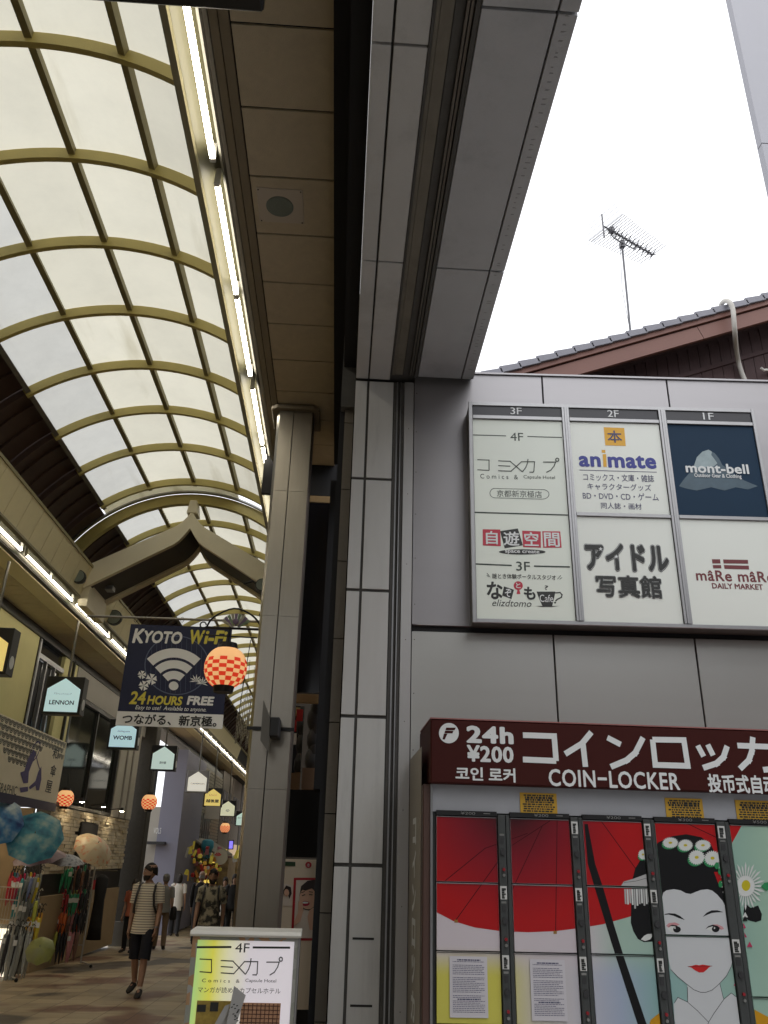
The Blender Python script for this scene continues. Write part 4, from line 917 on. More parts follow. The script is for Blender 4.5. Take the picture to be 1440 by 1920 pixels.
# ================================================================= neighbouring house above the wall
HF = Frame((0, 9, 0)); hu = HF.uv
m_rtile = mat('grey_roof_tile', (.17, .17, .20), .4, .1, .16, 5, .15, 50, dirt=.2); m_barge = mat('brown_barge_board', (.165, .070, .052), .55, 0, .1, 3, .1, 60, dirt=.2)
m_siding = mat('dark_brown_siding', (.060, .030, .030), .7, 0, .3, 6, .4, 14, stretch=(9, 9, .6), dirt=.4)
hs_ = thing('tiled_house', 'house behind the sign wall with dark brown siding and a grey tiled gable roof', 'house', HF.pt(6, 0))
A0 = Vector(hu(925, 700)); A1 = Vector(hu(1440, 556)); sl = (A1.y - A0.y) / (A1.x - A0.x); DV = Vector((1, sl)).normalized(); NV = Vector((-DV.y, DV.x))
def L2(s, n): p = A0 + DV * s + NV * n; return p.x, p.y
def slab(name, s0, s1, n0, n1, y0, y1, m, s_top=None):
    q = [L2(s0, n0), L2(s1, n0), L2(s1, n1), L2(s0, n1)]
    return MB().prism([(a, y0, b) for a, b in q], (0, y1 - y0, 0)).build(name, m, hs_)
slab('barge_board', -3, 9, -.135, -.065, 8.97, 9.03, m_barge); 
for k in range(4): slab('barge_board', -3 + 3 * k + .004, 3 * k - .004, -.36, -.155, 9.0, 9.05, m_barge)
slab('roof_boarding', -3, 9, -.14, -.07, 9.05, 15, m_siding); slab('eave_rail', -3, 9, -.60, -.54, 9.5, 9.56, m_siding)
per = .268; mt = None
for k in range(34):
    s0 = -2.6 + k * per
    q = [L2(s0, -.06), L2(s0 + per + .03, -.075), L2(s0 + per + .03, .012), L2(s0 + .012, .045), L2(s0, .03)]
    MB().prism([(a, 8.93, b) for a, b in q], (0, .24, 0)).build('verge_tile', m_rtile, hs_, bevel=.006)
mb = MB()
for k in range(34):
    s0 = -2.6 + k * per
    q = [L2(s0, -.05), L2(s0 + per + .03, -.065), L2(s0 + per + .03, .0), L2(s0, .025)]
    mb.prism([(a, 9.17, b) for a, b in q], (0, 5.8, 0))
mb.build('roof_tiles', m_rtile, hs_)['kind'] = 'stuff'
q = [L2(4.35 - 1.9, .02), L2(4.8 - 1.9, .02), L2(4.75 - 1.9, .075), L2(4.42 - 1.9, .085)]
MB().prism([(a, 9.2, b) for a, b in q], (0, .5, 0)).build('roof_light', mat('cloudy_plastic', (.6, .6, .62), .3), hs_, bevel=.02)
xw0, xw1 = L2(-2.6, 0)[0], 13
mb = MB(); P = [(xw0, 9.55, 0), (xw1, 9.55, 0), (xw1, 9.55, L2(12.2, -.15)[1]), (L2(-2.6, -.15)[0], 9.55, L2(-2.6, -.15)[1])]
mb.prism(P, (0, 5, 0)); mb.build('siding_wall', m_siding, hs_)
for k in range(44):
    x = 1.7 + k * .16; zt2 = A0.y - .2 + (x - A0.x) * sl
    if x < 9.2: boxpart('siding_board', (x, 9.532, 6.6), (x + .152, 9.549, zt2), m_siding, hs_)
t = thing('hose', 'pale plastic duct hooped over the verge tiles and hanging down the siding', 'hose', atY(1398, 717, 9.3))
m_hose = mat('cream_duct', (.50, .48, .44), .6, 0, .08, 20, .2, 60)
pts = [atY(1352, 572, 9.2), atY(1356, 566, 9.05), atY(1362, 564, 8.93), atY(1369, 568, 8.86), atY(1374, 580, 8.85), atY(1376, 600, 8.86), atY(1378, 625, 8.95), atY(1380, 650, 9.2), atY(1384, 676, 9.42), atY(1391, 700, 9.46), atY(1400, 724, 9.47), atY(1404, 760, 9.47)]
def smooth(P, n=4):
    out = []
    for i in range(len(P) - 1):
        p0, p1, p2, p3 = P[max(i - 1, 0)], P[i], P[i + 1], P[min(i + 2, len(P) - 1)]
        for k in range(n):
            u = k / n; out.append(.5 * ((2 * p1) + (p2 - p0) * u + (2 * p0 - 5 * p1 + 4 * p2 - p3) * u * u + (3 * p1 - p0 - 3 * p2 + p3) * u ** 3))
    return out + [P[-1]]
MB().tube(smooth(pts), .034, 10).build('duct', m_hose, t, smooth=True)
t = thing('wall_bracket', 'small white bracket arm on the brown siding at the right edge', 'bracket', atY(1432, 692, 9.5))
MB().tube([atY(1427, 690, 9.4), atY(1432, 694, 9.42), atY(1455, 692, 9.5)], .018, 8).build('arm', m_white, t); boxpart('base', (5.62, 9.47, 7.6), (5.7, 9.53, 7.75), m_white, t)
# antenna
t = thing('tv_antenna', 'spiky television aerial on a thin mast above the tiled roof', 'antenna', atY(1182, 622, 9.3))
m_ant = mat('weathered_aluminium', (.14, .14, .15), .5, .6, .2, 10)
mt_ = atY(1166, 455, 9.3); mbs = atY(1182, 630, 9.3); MB().tube([mbs - Vector((0, 0, .4)), mt_ + Vector((0, 0, .05))], .016, 8).build('mast', m_ant, t)
AZ = lambda x, y: (1090 + x / 7.383, 380 + y / 7.383)
za = mt_.z + .07; b0 = atZ(*AZ(300, 320), za); b1 = atZ(*AZ(985, 720), za); bd = (b1 - b0).normalized(); L_ = (b1 - b0).length; ed = Vector((bd.y, -bd.x, 0)); ed.normalize()
if ed.x < 0: ed = -ed
MB().tube([b0, b1], .012, 8).build('boom', m_ant, t)
u0 = b0 + bd * .10 * L_ - Vector((0, 0, .0)); MB().tube([b0 + bd * L_ * .08, b0 + bd * L_ * .2 - Vector((0, 0, .12)), b0 + bd * L_ * .4 - Vector((0, 0, .12)), b0 + bd * L_ * .62 - Vector((0, 0, .10)), b0 + bd * L_ * .68], .009, 6).build('support_strut', m_ant, t)
mb = MB()
for k in range(20):
    f = .06 + .94 * (k / 19) ** 1.15; c = b0 + bd * L_ * f; hl = .34 - .09 * k / 19
    mb.tube([c - ed * hl, c + ed * hl], .0050, 5)
mb.build('elements', m_ant, t)
mb = MB()
for k in range(12):
    f = .14 + .86 * (k / 11) ** 1.1; c = b0 + bd * L_ * f
    for s1 in (-1, 1):
        for s2 in (-1, 1): 
            tip = c + ed * .075 * s1 + Vector((0, 0, .055 * s2)); mb.tube([c, tip], [.013, .003], 5)
mb.build('director_stars', m_ant, t)
MB().box(tuple(b0 + bd * .18 - Vector((.035, .035, .03))), tuple(b0 + bd * .18 + Vector((.035, .035, .05)))).build('feed_box', m_ant, t)
mb = MB()
for s1 in (-1, 1):
    for k in range(3): c = b0 + Vector((0, 0, s1 * (.05 + .08 * k))); mb.tube([c - ed * (.36 - .05 * k), c + ed * (.36 - .05 * k)], .0035, 5)
mb.tube([b0 - Vector((0, 0, .22)), b0 + Vector((0, 0, .22))], .012, 6); mb.build('reflector', m_ant, t)
MB().tube([mt_ - Vector((.0, 0, .05)), b0 + bd * .1 * L_, ], .004, 5).build('cable', m_dark, t); MB().tube([mt_ + Vector((-.03, 0, -.1)), (mt_ + mbs) / 2 + Vector((-.06, 0, 0)), mbs + Vector((.0, -.02, 0))], .004, 5).build('cable', m_dark, t)
MB().box(tuple(mt_ - Vector((.035, .035, .09))), tuple(mt_ + Vector((.035, .035, .0)))).build('clamp', m_ant, t)
# tall building at the right
m_tow = mat('pale_grey_tower_panel', (.27, .275, .31), .5, 0, .05, 1, .05, 20)
tw = thing('tall_building', 'pale grey panelled tower whose corner rises at the top right', 'building', (10, 14, 0)); xT = 9.57
for z0, z1 in ((.0, 6), (6.02, 12), (12.02, 17.83), (17.86, 24), (24.02, 32)): boxpart('wall_panel', (xT, 14, z0), (xT + 1.06, 14.2, z1), m_tow, tw)
MB().prism([(xT, 14.21, 0), (xT + .9, 14.21, 0), (xT + 7, 22, 0), (xT + 6.2, 22, 0)], (0, 0, 32)).build('corner_side', m_tow, tw)
boxpart('gutter_recess', (xT + 1.07, 14.08, 0), (xT + 1.16, 14.3, 32), m_void, tw); boxpart('mullion', (xT + 1.165, 13.98, 0), (xT + 1.26, 14.2, 32), m_tow, tw); boxpart('gutter_recess', (xT + 1.265, 14.08, 0), (xT + 1.31, 14.3, 32), m_void, tw)
for k in range(5): boxpart('wall_panel', (xT + 1.315, 14.0, k * 6), (xT + 6, 14.2, k * 6 + 5.97), m_tow, tw)

# ================================================================= dark shop front between post and pillar
sh = thing('side_shop', 'dark side shop front between the steel post and the white pillar, with wooden battens', 'shop', (-.3, 7.0, gz(7)))
YS = 7.0; m_wood = mat('yellow_batten_wood', (.36, .24, .11), .6, 0, .25, 9, .2, 50, stretch=(1, 1, 6)); m_box = mat('brown_carton', (.20, .12, .07), .8, 0, .15, 5)
m_bpan = mat('black_gloss_panel', (.010, .010, .014), .14, 0, .3, 4)
def sp(name, x0, y0, x1, y1, Y, d, m, par=None):
    a = atY(x0, (y0 + y1) / 2, Y); b = atY(x1, (y0 + y1) / 2, Y); c = atY((x0 + x1) / 2, y0, Y); e = atY((x0 + x1) / 2, y1, Y)
    return boxpart(name, (a.x, Y, e.z), (b.x, Y + d, c.z), m, par)
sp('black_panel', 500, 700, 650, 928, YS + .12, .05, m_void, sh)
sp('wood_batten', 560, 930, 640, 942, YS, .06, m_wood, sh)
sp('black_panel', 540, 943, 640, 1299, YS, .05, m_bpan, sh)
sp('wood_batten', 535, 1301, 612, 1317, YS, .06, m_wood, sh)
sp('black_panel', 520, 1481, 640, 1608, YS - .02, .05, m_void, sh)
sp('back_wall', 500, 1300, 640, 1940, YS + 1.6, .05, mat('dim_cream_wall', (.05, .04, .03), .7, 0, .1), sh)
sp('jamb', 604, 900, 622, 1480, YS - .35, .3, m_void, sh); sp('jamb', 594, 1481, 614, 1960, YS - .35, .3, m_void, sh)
ct = thing('cardboard_box', 'brown carton on the ledge behind the dark shop front', 'box', atY(586, 1480, YS + .1)); sp('carton', 566, 1440, 604, 1479, YS + .06, .3, m_box, ct)
dk = thing('dark_bundle', 'dark hanging bundle above the carton in the shop front gap', 'bundle', atY(590, 1440, YS + .1))
mb = MB()
for k in range(6): c = atY(588 + random.uniform(-8, 10), 1330 + k * 19, YS + .2); mb.ball(c, (.058 + .02 * (k % 2), .06, .12), 10, 7)
mb.build('cloth_bundle', m_dark, dk, smooth=True)
mr = thing('mirror', 'mirror strip in the shop front gap reflecting the lit arcade', 'mirror', atY(548, 1480, YS + .3)); mm_ = mat('mirror_glass', (.75, .75, .72), .03, 1.0, 0)
a = atY(536, 1400, YS + .30); b = atY(566, 1400, YS + .30); c = atY(550, 1322, YS + .3); e = atY(550, 1480, YS + .3)
MB().prism([(a.x - .05, YS + .30, e.z), (b.x, YS + .36, e.z), (b.x, YS + .36, c.z), (a.x - .05, YS + .30, c.z)], (0, .02, 0)).build('mirror_sheet', mm_, mr)
m_rs = mat('red_price_card', (.52, .03, .03), .5); t = thing('price_cards', 'red and white price cards hanging behind the top of the gap', 'cards', atY(552, 1370, YS + .2))
sp('card', 541, 1350, 556, 1372, YS + .22, .005, m_rs, t); sp('card', 536, 1374, 556, 1396, YS + .21, .005, m_white, t); sp('card', 556, 1330, 568, 1352, YS + .22, .005, m_rs, t)
# poster board
PB = Frame((0, YS - .25, 0)); t = thing('poster_board', 'cream board with a red framed poster of a smiling woman holding her cheeks', 'poster', PB.pt(-.35, gz(6)))
m_cream = mat('cream_board', (.80, .68, .52), .6, 0, .04, 3); m_skinp = mat('print_skin', (.78, .48, .33), .5, 0, .04); m_hairp = mat('print_hair', (.035, .022, .02), .5, 0, .15); m_pwhite = mat('print_pale', (.80, .70, .60), .5, 0, .05, 3); m_pred = mat('red_poster_frame', (.50, .02, .03), .45, 0, .05)
ZE = lambda x, y: (340 + x / 2.493, 1150 + y / 2.493)
r = PB.rect(519, 1611, 601, 1893); boxpart('board', (r[0], .0, r[1]), (r[2], .02, r[3]), m_cream, t, PB); rb = PB.rect(519, 1894, 601, 1960); boxpart('base', (rb[0], .03, rb[1]), (rb[2], .1, rb[3] + .01), m_black, t, PB)
pu = lambda x, y: PB.uv(*ZE(x, y))
poly_mb(PB, pu, [(526, 1236), (642, 1236), (642, 1530), (512, 1530)], .002).build('red_frame', m_pred, t); poly_mb(PB, pu, [(537, 1247), (642, 1247), (642, 1518), (524, 1518)], .004).build('poster_sheet', m_pwhite, t)
poly_mb(PB, pu, [(560, 1380), (552, 1320), (560, 1275), (590, 1250), (625, 1245), (642, 1262), (642, 1400), (600, 1390)], .006).build('hair_print', m_hairp, t)
poly_mb(PB, pu, ell(592, 1332, 40, 52, 22), .008).build('face_print', m_skinp, t)
mb = poly_mb(PB, pu, [(560, 1290), (590, 1262), (632, 1262), (640, 1300), (612, 1285), (580, 1296)], .0095); mb.build('fringe_print', m_hairp, t)
mb = poly_mb(PB, pu, ell(580, 1356, 20, 12, 12), .0095); mb.build('smile_print', m_ired, t); poly_mb(PB, pu, ell(580, 1352, 15, 5, 10), .0105).build('teeth_print', m_iwhite, t)
mb = MB()
for q in ([(563, 1318), (578, 1312), (580, 1316), (565, 1322)], [(596, 1312), (614, 1314), (613, 1318), (597, 1316)], [(560, 1304), (578, 1298), (578, 1301), (561, 1308)], [(596, 1299), (616, 1302), (615, 1305), (597, 1302)]): poly_mb(PB, pu, q, .0105, mb)
mb.build('eye_print', m_hairp, t)
mb = MB(); poly_mb(PB, pu, [(548, 1345), (562, 1350), (572, 1385), (556, 1440), (530, 1460), (528, 1440), (545, 1400)], .0115, mb); poly_mb(PB, pu, [(636, 1355), (622, 1372), (598, 1388), (590, 1420), (600, 1480), (628, 1480), (622, 1420), (642, 1395)], .0115, mb)
for k in range(4): poly_mb(PB, pu, [(548 + k * 5, 1352 - k * 2), (552 + k * 5, 1350 - k * 2), (558 + k * 4, 1385), (554 + k * 4, 1386)], .0118 + .0002 * k, mb)
mb.build('hand_print', m_skinp, t)
poly_mb(PB, pu, [(462, 1262), (524, 1270), (516, 1370), (460, 1366)], .002).build('small_photo', m_pwhite, t); poly_mb(PB, pu, [(474, 1300), (490, 1272), (512, 1280), (516, 1310), (505, 1335), (495, 1305), (480, 1318)], .004).build('hair_print', m_hairp, t); poly_mb(PB, pu, ell(492, 1306, 12, 18, 12), .005).build('face_print', m_skinp, t)
poly_mb(PB, pu, ell(594, 1176, 15, 15, 14), .002).build('round_crest', m_pred, t); poly_mb(PB, pu, [(484, 1160), (533, 1162), (533, 1182), (484, 1180)], .002).build('green_tab', mat('dark_green_tab', (.03, .07, .03), .5), t)
text(PB, '本', PB.rect(*ZE(587, 1168), *ZE(601, 1186)), m_iwhite, t, off=.0035)

# ================================================================= lit hotel signboard in front
m_face = bpy.data.materials.new('lit_sign_face'); m_face.use_nodes = True; n = m_face.node_tree; p = n.nodes['Principled BSDF']; p.inputs['Roughness'].default_value = .3
g_ = n.nodes.new('ShaderNodeNewGeometry'); sp_ = n.nodes.new('ShaderNodeSeparateXYZ'); n.links.new(g_.outputs['Position'], sp_.inputs[0]); mr_ = n.nodes.new('ShaderNodeMapRange')
BX = Frame((0, 4.25, 0), 1.0); fx0, fx1 = BX.uv(362, 1850)[0], BX.uv(547, 1850)[0]
mr_.inputs[1].default_value = fx0; mr_.inputs[2].default_value = fx1; n.links.new(sp_.outputs['X'], mr_.inputs[0]); rp = n.nodes.new('ShaderNodeValToRGB'); e = rp.color_ramp.elements
e[0].color = (.40, .62, .22, 1); e[0].position = .0; e[1].color = (.66, .62, .66, 1); e[1].position = .55; x = e.new(.17); x.color = (.64, .62, .08, 1); x = e.new(.33); x.color = (.70, .68, .45, 1)
n.links.new(mr_.outputs[0], rp.inputs[0]); n.links.new(rp.outputs[0], p.inputs['Base Color']); n.links.new(rp.outputs[0], p.inputs['Emission Color']); p.inputs['Emission Strength'].default_value = .52
m_trim = bpy.data.materials.new('patterned_tape'); m_trim.use_nodes = True; n = m_trim.node_tree; p = n.nodes['Principled BSDF']
g_ = n.nodes.new('ShaderNodeNewGeometry'); ck = n.nodes.new('ShaderNodeTexVoronoi'); ck.inputs['Scale'].default_value = 22; n.links.new(g_.outputs['Position'], ck.inputs['Vector']); rp = n.nodes.new('ShaderNodeValToRGB'); rp.color_ramp.interpolation = 'CONSTANT'; e = rp.color_ramp.elements; e[0].color = (.36, .36, .34, 1); e[1].color = (.42, .25, .13, 1); e[1].position = .62; x = e.new(.3); x.color = (.30, .31, .27, 1)
n.links.new(ck.outputs['Color'], rp.inputs[0]); n.links.new(rp.outputs[0], p.inputs['Base Color'])
lb = thing('standing_signboard', 'lit standing signboard of a capsule hotel in front of the steel post', 'signboard', BX.pt((fx0 + fx1) / 2, gz(4)), R_(1))
zf = BX.uv(460, 1764)[1]; bx0, bx1 = BX.uv(352, 1850)[0], BX.uv(554, 1850)[0]; ztb = BX.uv(460, 1751)[1]; ztt = BX.uv(460, 1743)[1]
boxpart('cabinet', (bx0, .012, .12), (bx1, .16, zf + .004), m_steel_d, lb, BX); boxpart('lit_face', (fx0, .0, .2), (fx1, .011, zf), m_face, lb, BX)
boxpart('side_frame', (bx0, -.006, .12), (fx0 - .001, .011, zf + .014), m_trim, lb, BX); boxpart('side_frame', (fx1 + .001, -.006, .12), (bx1, .011, zf + .014), m_trim, lb, BX)
boxpart('top_frame', (fx0, -.006, zf + .001), (fx1, .011, zf + .014), m_trim, lb, BX); boxpart('side_trim', (bx1 + .001, -.008, .12), (bx1 + .010, .16, zf + .016), m_alu, lb, BX)
MB().prism([BX.pt(bx0 - .012, b, nn) for nn, b in ((.020, zf + .016), (.026, zf + .026), (.012, zf + .040), (-.17, zf + .044), (-.17, zf + .016))], BX.R * (bx1 - bx0 + .026)).build('top_cap', m_white, lb, bevel=.002)
for a in (bx0 + .01, bx1 - .05): boxpart('foot', (a, -.12, gz(4) + .0), (a + .04, .26, gz(4) + .05), m_steel_d, lb, BX); boxpart('leg', (a, .05, gz(4) + .05), (a + .04, .11, .12), m_steel_d, lb, BX)
ZL = lambda x, y: (340 + x / 5.538, 1720 + y / 5.538); lu = lambda x, y: BX.uv(*ZL(x, y)); lt = lambda b, x0, y0, x1, y1, **k: text(BX, b, BX.rect(*ZL(x0, y0), *ZL(x1, y1)), m_ink, lb, off=.001, **k)
lt('4F', 560, 268, 708, 364); stroke_mb(BX, lu, [[(134, 310), (520, 308)], [(742, 312), (1130, 315)]], .0085, .001).build('rule_line', m_ink, lb)
def remap(ln): return [(190 + (x - 88) * (1050 - 190) / (977 - 88), 412 + (y - 108) * (600 - 412) / (265 - 108)) for x, y in ln]
stroke_mb(BX, lu, [remap(l) for l in LOGO], .0045, .001).build('logo_print', m_ink, lb)
lt('C o m i c s   &', 215, 640, 606, 676); lt('Capsule Hotel', 664, 640, 985, 684); lt('マンガが読めるカプセルホテル', 172, 728, 1030, 788)
m_ph1 = mat('comic_room_photo', (.34, .24, .05), .4, 0, .9, 28); m_ph2 = mat('bookshelf_photo', (.46, .25, .14), .4, 0, .35, 25)
def photo(x0, y0, x1, y1, m): r = BX.rect(*ZL(x0, y0), *ZL(x1, y1)); boxpart('photo_print', (r[0], -.002, r[1]), (r[2], -.0005, r[3]), m, lb, BX); return r
photo(150, 866, 540, 1180, m_ph1); r = photo(610, 888, 1024, 1180, m_ph2)
mb = MB()
for k in range(6): z = r[3] - (r[3] - r[1]) * (.12 + .15 * k); mb.box((r[0] + .002, -.0032, z), (r[2] - .002, -.0021, z + .003), BX)
for k in range(9): x = r[0] + (r[2] - r[0]) * (.08 + .105 * k); mb.box((x, -.0045, r[1] + .002), (x + .003, -.0033, r[3] - .002), BX)
mb.build('shelf_lines', mat('dark_brown_ink', (.08, .03, .02)), lb)
mb = MB(); 
for x, y, w_, h_ in ((165, 905, 90, 75), (300, 880, 85, 95)): r2 = BX.rect(*ZL(x, y), *ZL(x + w_, y + h_)); mb.box((r2[0], -.0035, r2[1]), (r2[2], -.0021, r2[3]), BX)
mb.build('dark_patches', m_ink, lb)
lf = thing('leaflets', 'leaflets leaning out of a pocket across the lower face of the lit signboard', 'leaflets', BX.pt(*BX.uv(450, 1900), .05)); m_leaf = mat('grey_leaflet_paper', (.40, .40, .40), .5, 0, .06, 6)
for i, P in enumerate(([(560, 694), (680, 790), (560, 1150), (470, 1150)], [(462, 905), (520, 880), (480, 1000), (420, 1100), (340, 1120)], [(500, 940), (560, 960), (500, 1150), (400, 1150), (420, 1040)])):
    q = [BX.pt(*lu(*v), .03 + .012 * (2 - i)) for v in P]; MB().prism(q, BX.N * .004).build('leaflet', m_leaf, lf)
mb = MB()
for k in range(14):
    x = random.uniform(520, 620); y = 890 + k * 14; a = lu(x, y); mb.face([BX.pt(a[0] + u, a[1] + v, .0585) for u, v in ((0, 0), (.008, .002), (.007, .006), (-.001, .004))])
mb.build('small_print', m_ink, lf)

# ================================================================= wi-fi banner on its rod
WF = Frame((0, 9.0, 0)); ZW = lambda x, y: (x / 2.88, 1100 + y / 2.88); wu = lambda x, y: WF.uv(*ZW(x, y))
m_wnavy = mat('navy_banner', (.008, .012, .050), .5, 0, .2, 2); m_wwhite = mat('banner_white', (.93, .92, .88), .5, 0, .05, 3); m_wyel = mat('banner_yellow', (.75, .64, .08), .5, 0, .05); m_wgrey = mat('banner_faint_line', (.10, .12, .20), .5, 0, .1)
wf = thing('wifi_banner', 'navy free wireless network sign hanging from a rod across the arcade', 'sign', WF.pt(*WF.uv(330, 1362)))
c = [wu(704, 202), wu(1246, 222), wu(1205, 756), (0, 0)]; wa0 = (wu(700, 202)[0] + wu(630, 756)[0]) / 2; wa1 = (wu(1248, 225)[0] + wu(1205, 756)[0]) / 2; wz1 = wu(970, 212)[1]; wz0 = wu(920, 758)[1]; wzm = wu(920, 681)[1]
boxpart('banner_board', (wa0, 0, wzm), (wa1, .02, wz1), m_wnavy, wf, WF); boxpart('banner_board', (wa0 - .002, -.001, wz0), (wa1 + .002, .021, wzm - .001), m_wwhite, wf, WF)['label'] = 'white lower strip of the banner'
wt = lambda b, x0, y0, x1, y1, m, **k: text(WF, b, WF.rect(*ZW(x0, y0), *ZW(x1, y1)), m, wf, off=k.pop('off', .0035), **k)
wt('K', 718, 226, 778, 306, m_wwhite, bold=.04, shear=.12); wt('YOTO', 776, 240, 985, 308, m_wwhite, bold=.04, shear=.12); wt('W', 1026, 234, 1105, 312, m_wyel, bold=.04, shear=.12); wt('i-Fi', 1104, 236, 1228, 312, m_wyel, bold=.04, shear=.12)
def arcpoly(cx, cy, r0, r1, a0, a1, n=14): return [(cx + r1 * math.sin(R_(a0 + (a1 - a0) * k / n)), cy - r1 * math.cos(R_(a0 + (a1 - a0) * k / n))) for k in range(n + 1)] + [(cx + r0 * math.sin(R_(a1 - (a1 - a0) * k / n)), cy - r0 * math.cos(R_(a1 - (a1 - a0) * k / n))) for k in range(n + 1)]
ring = arcpoly(955, 425, 168, 175, -180, 180, 40); stroke_mb(WF, wu, [[(955 + 172 * math.cos(R_(a)), 425 + 158 * math.sin(R_(a))) for a in range(0, 361, 8)]], .012, .0025).build('ring_print', m_wgrey, wf)
stroke_mb(WF, wu, [[(820 + k * 27, 425 - math.sqrt(max(0, 158 ** 2 - ((820 + k * 27 - 955) * .92) ** 2)) + 8), (812 + k * 27, 425 + math.sqrt(max(0, 158 ** 2 - ((820 + k * 27 - 955) * .92) ** 2)) - 8)] for k in range(11)], .003, .0022).build('stripe_print', m_wgrey, wf)
mb = MB(); 
for r0, r1, a_ in ((162, 212, 43), (104, 148, 43), (46, 90, 42)): poly_mb(WF, wu, arcpoly(938, 545, r0, r1, -a_, a_), .0035, mb)
poly_mb(WF, wu, ell(938, 536, 26, 24, 20), .0035, mb); mb.build('signal_symbol', m_wwhite, wf)
mb = MB()
for cx, cy, r in ((767, 476, 24), (818, 500, 32), (776, 535, 28)):
    for k in range(5): a = R_(72 * k + 10); poly_mb(WF, wu, [(cx, cy), (cx + r * math.sin(a - .45), cy - r * math.cos(a - .45)), (cx + r * .85 * math.sin(a), cy - r * .85 * math.cos(a)), (cx + r * math.sin(a + .45), cy - r * math.cos(a + .45))], .0035, mb)
for cx, cy, r in ((1058, 508, 36), (1092, 520, 34)):
    for k in range(7): a = R_(-110 + 36 * k + 10); poly_mb(WF, wu, [(cx, cy + 6), (cx + r * .5 * math.sin(a - .2), cy - r * .5 * math.cos(a - .2)), (cx + r * math.sin(a), cy - r * math.cos(a)), (cx + r * .5 * math.sin(a + .2), cy - r * .5 * math.cos(a + .2))], .0035, mb)
mb.build('blossom_and_leaf_print', m_wwhite, wf)
wt('24', 700, 565, 788, 636, m_wyel, bold=.03, shear=.12); wt('HOURS', 795, 590, 986, 640, m_wyel, bold=.04, shear=.12); wt('FREE', 1010, 592, 1157, 641, m_wwhite, bold=.05, shear=.1); wt('Easy to use!  Available to anyone.', 730, 646, 1115, 676, m_wwhite, shear=.25, bold=.006)
wt('つながる、新京極。', 660, 692, 1172, 750, m_ink, bold=.025, off=.0045)
rd = thing('hanging_rod', 'thin metal rod across the arcade from which the navy banner hangs', 'rod', WF.pt(*WF.uv(300, 1160)))
ra, rb_ = WF.pt(*WF.uv(163, 1155)), WF.pt(*WF.uv(500, 1166)); rb_.z = ra.z + (rb_.z - ra.z); ra = Vector((ra.x, 9, ra.z)); MB().tube([ra, rb_ + (rb_ - ra) * .35], .014, 8).build('rod', m_steel, rd)
for px in (175, 255, 322, 342, 428): q = WF.pt(*WF.uv(px, 1160)); MB().tube([q + Vector((.02 * math.cos(k * .7), 0, -.012 + .03 * math.sin(k * .7))) for k in range(10)], .003, 5).build('hook', m_steel_d, rd)

# ================================================================= lantern, its bracket and fan
def checker(name, base, chk, es):
    m = bpy.data.materials.new(name); m.use_nodes = True; n = m.node_tree; p = n.nodes['Principled BSDF']; p.inputs['Roughness'].default_value = .6
    tc = n.nodes.new('ShaderNodeTexCoord'); sx = n.nodes.new('ShaderNodeSeparateXYZ'); n.links.new(tc.outputs['Object'], sx.inputs[0])
    def mth(op, a, b=None, c=None):
        q = n.nodes.new('ShaderNodeMath'); q.operation = op
        for i, v in enumerate((a, b, c)):
            if v is None: continue
            if isinstance(v, (int, float)): q.inputs[i].default_value = v
            else: n.links.new(v, q.inputs[i])
        return q.outputs[0]
    an = mth('ARCTAN2', sx.outputs['Y'], sx.outputs['X']); a = mth('FLOOR', mth('MULTIPLY', an, 18 / (2 * math.pi)))
    z = mth('FLOOR', mth('MULTIPLY', sx.outputs['Z'], 1.0)); ck = mth('ABSOLUTE', mth('MODULO', mth('ADD', a, z), 2)); ck = mth('GREATER_THAN', ck, .5)
    top = mth('LESS_THAN', sx.outputs['Z'], 7.0); f = mth('MULTIPLY', ck, top); mx = n.nodes.new('ShaderNodeMix'); mx.data_type = 'RGBA'; mx.inputs[6].default_value = (*base, 1); mx.inputs[7].default_value = (*chk, 1)
    n.links.new(f, mx.inputs[0]); n.links.new(mx.outputs[2], p.inputs['Base Color']); n.links.new(mx.outputs[2], p.inputs['Emission Color']); p.inputs['Emission Strength'].default_value = es; return m
m_lant = checker('checked_lantern_paper', (.80, .43, .18), (.60, .035, .012), .80)
def lantern(c, dia, lab, cable=.3):
    t = thing('paper_lantern', lab, 'lantern', c); R = dia / 2; rings = []
    ns = 22 if dia * 1500 / c[1] > 40 else 10
    pts = []
    for k in range(ns * 2 + 1):
        th = -1.12 + 2.24 * k / (ns * 2); rr = R * math.cos(th) ** .8 * (1.0 - (.012 if k % 2 else 0)); pts.append((rr, R * .98 * math.sin(th)))
    # object scale: z in units of one check row
    S_ = R * 1.78 / 10
    me = bpy.data.meshes.new('shade'); vs = []; fs = []; sg_ = 36
    for rr, z in pts:
        for a in range(sg_): vs.append((rr * math.cos(2 * math.pi * a / sg_) / S_, rr * math.sin(2 * math.pi * a / sg_) / S_, z / S_ + 5))
    for k in range(len(pts) - 1):
        for a in range(sg_): b = (a + 1) % sg_; fs.append((k * sg_ + a, k * sg_ + b, (k + 1) * sg_ + b, (k + 1) * sg_ + a))
    me.from_pydata(vs, [], fs); me.materials.append(m_lant); me.polygons.foreach_set('use_smooth', [True] * len(me.polygons)); o = bpy.data.objects.new('paper_shade', me); COL.objects.link(o); o.parent = t; o.scale = (S_,) * 3; o.location = (0, 0, -5 * S_)
    C = Vector(c)
    for s_ in (-1, 1):
        z0 = R * .86 * s_; mb = MB(); mb.loft([[C + Vector((rr * math.cos(2 * math.pi * a / 24), rr * math.sin(2 * math.pi * a / 24), z)) for a in range(24)] for rr, z in sorted([(R * .50, z0), (R * .44, z0 + R * .30 * s_)], key=lambda q: q[1])]); mb.build('end_ring', m_black, t)
    MB().tube([C + Vector((0, 0, R * 1.1)), C + Vector((0, 0, R * 1.1 + cable))], .004, 6).build('cord', m_black, t)
    return t
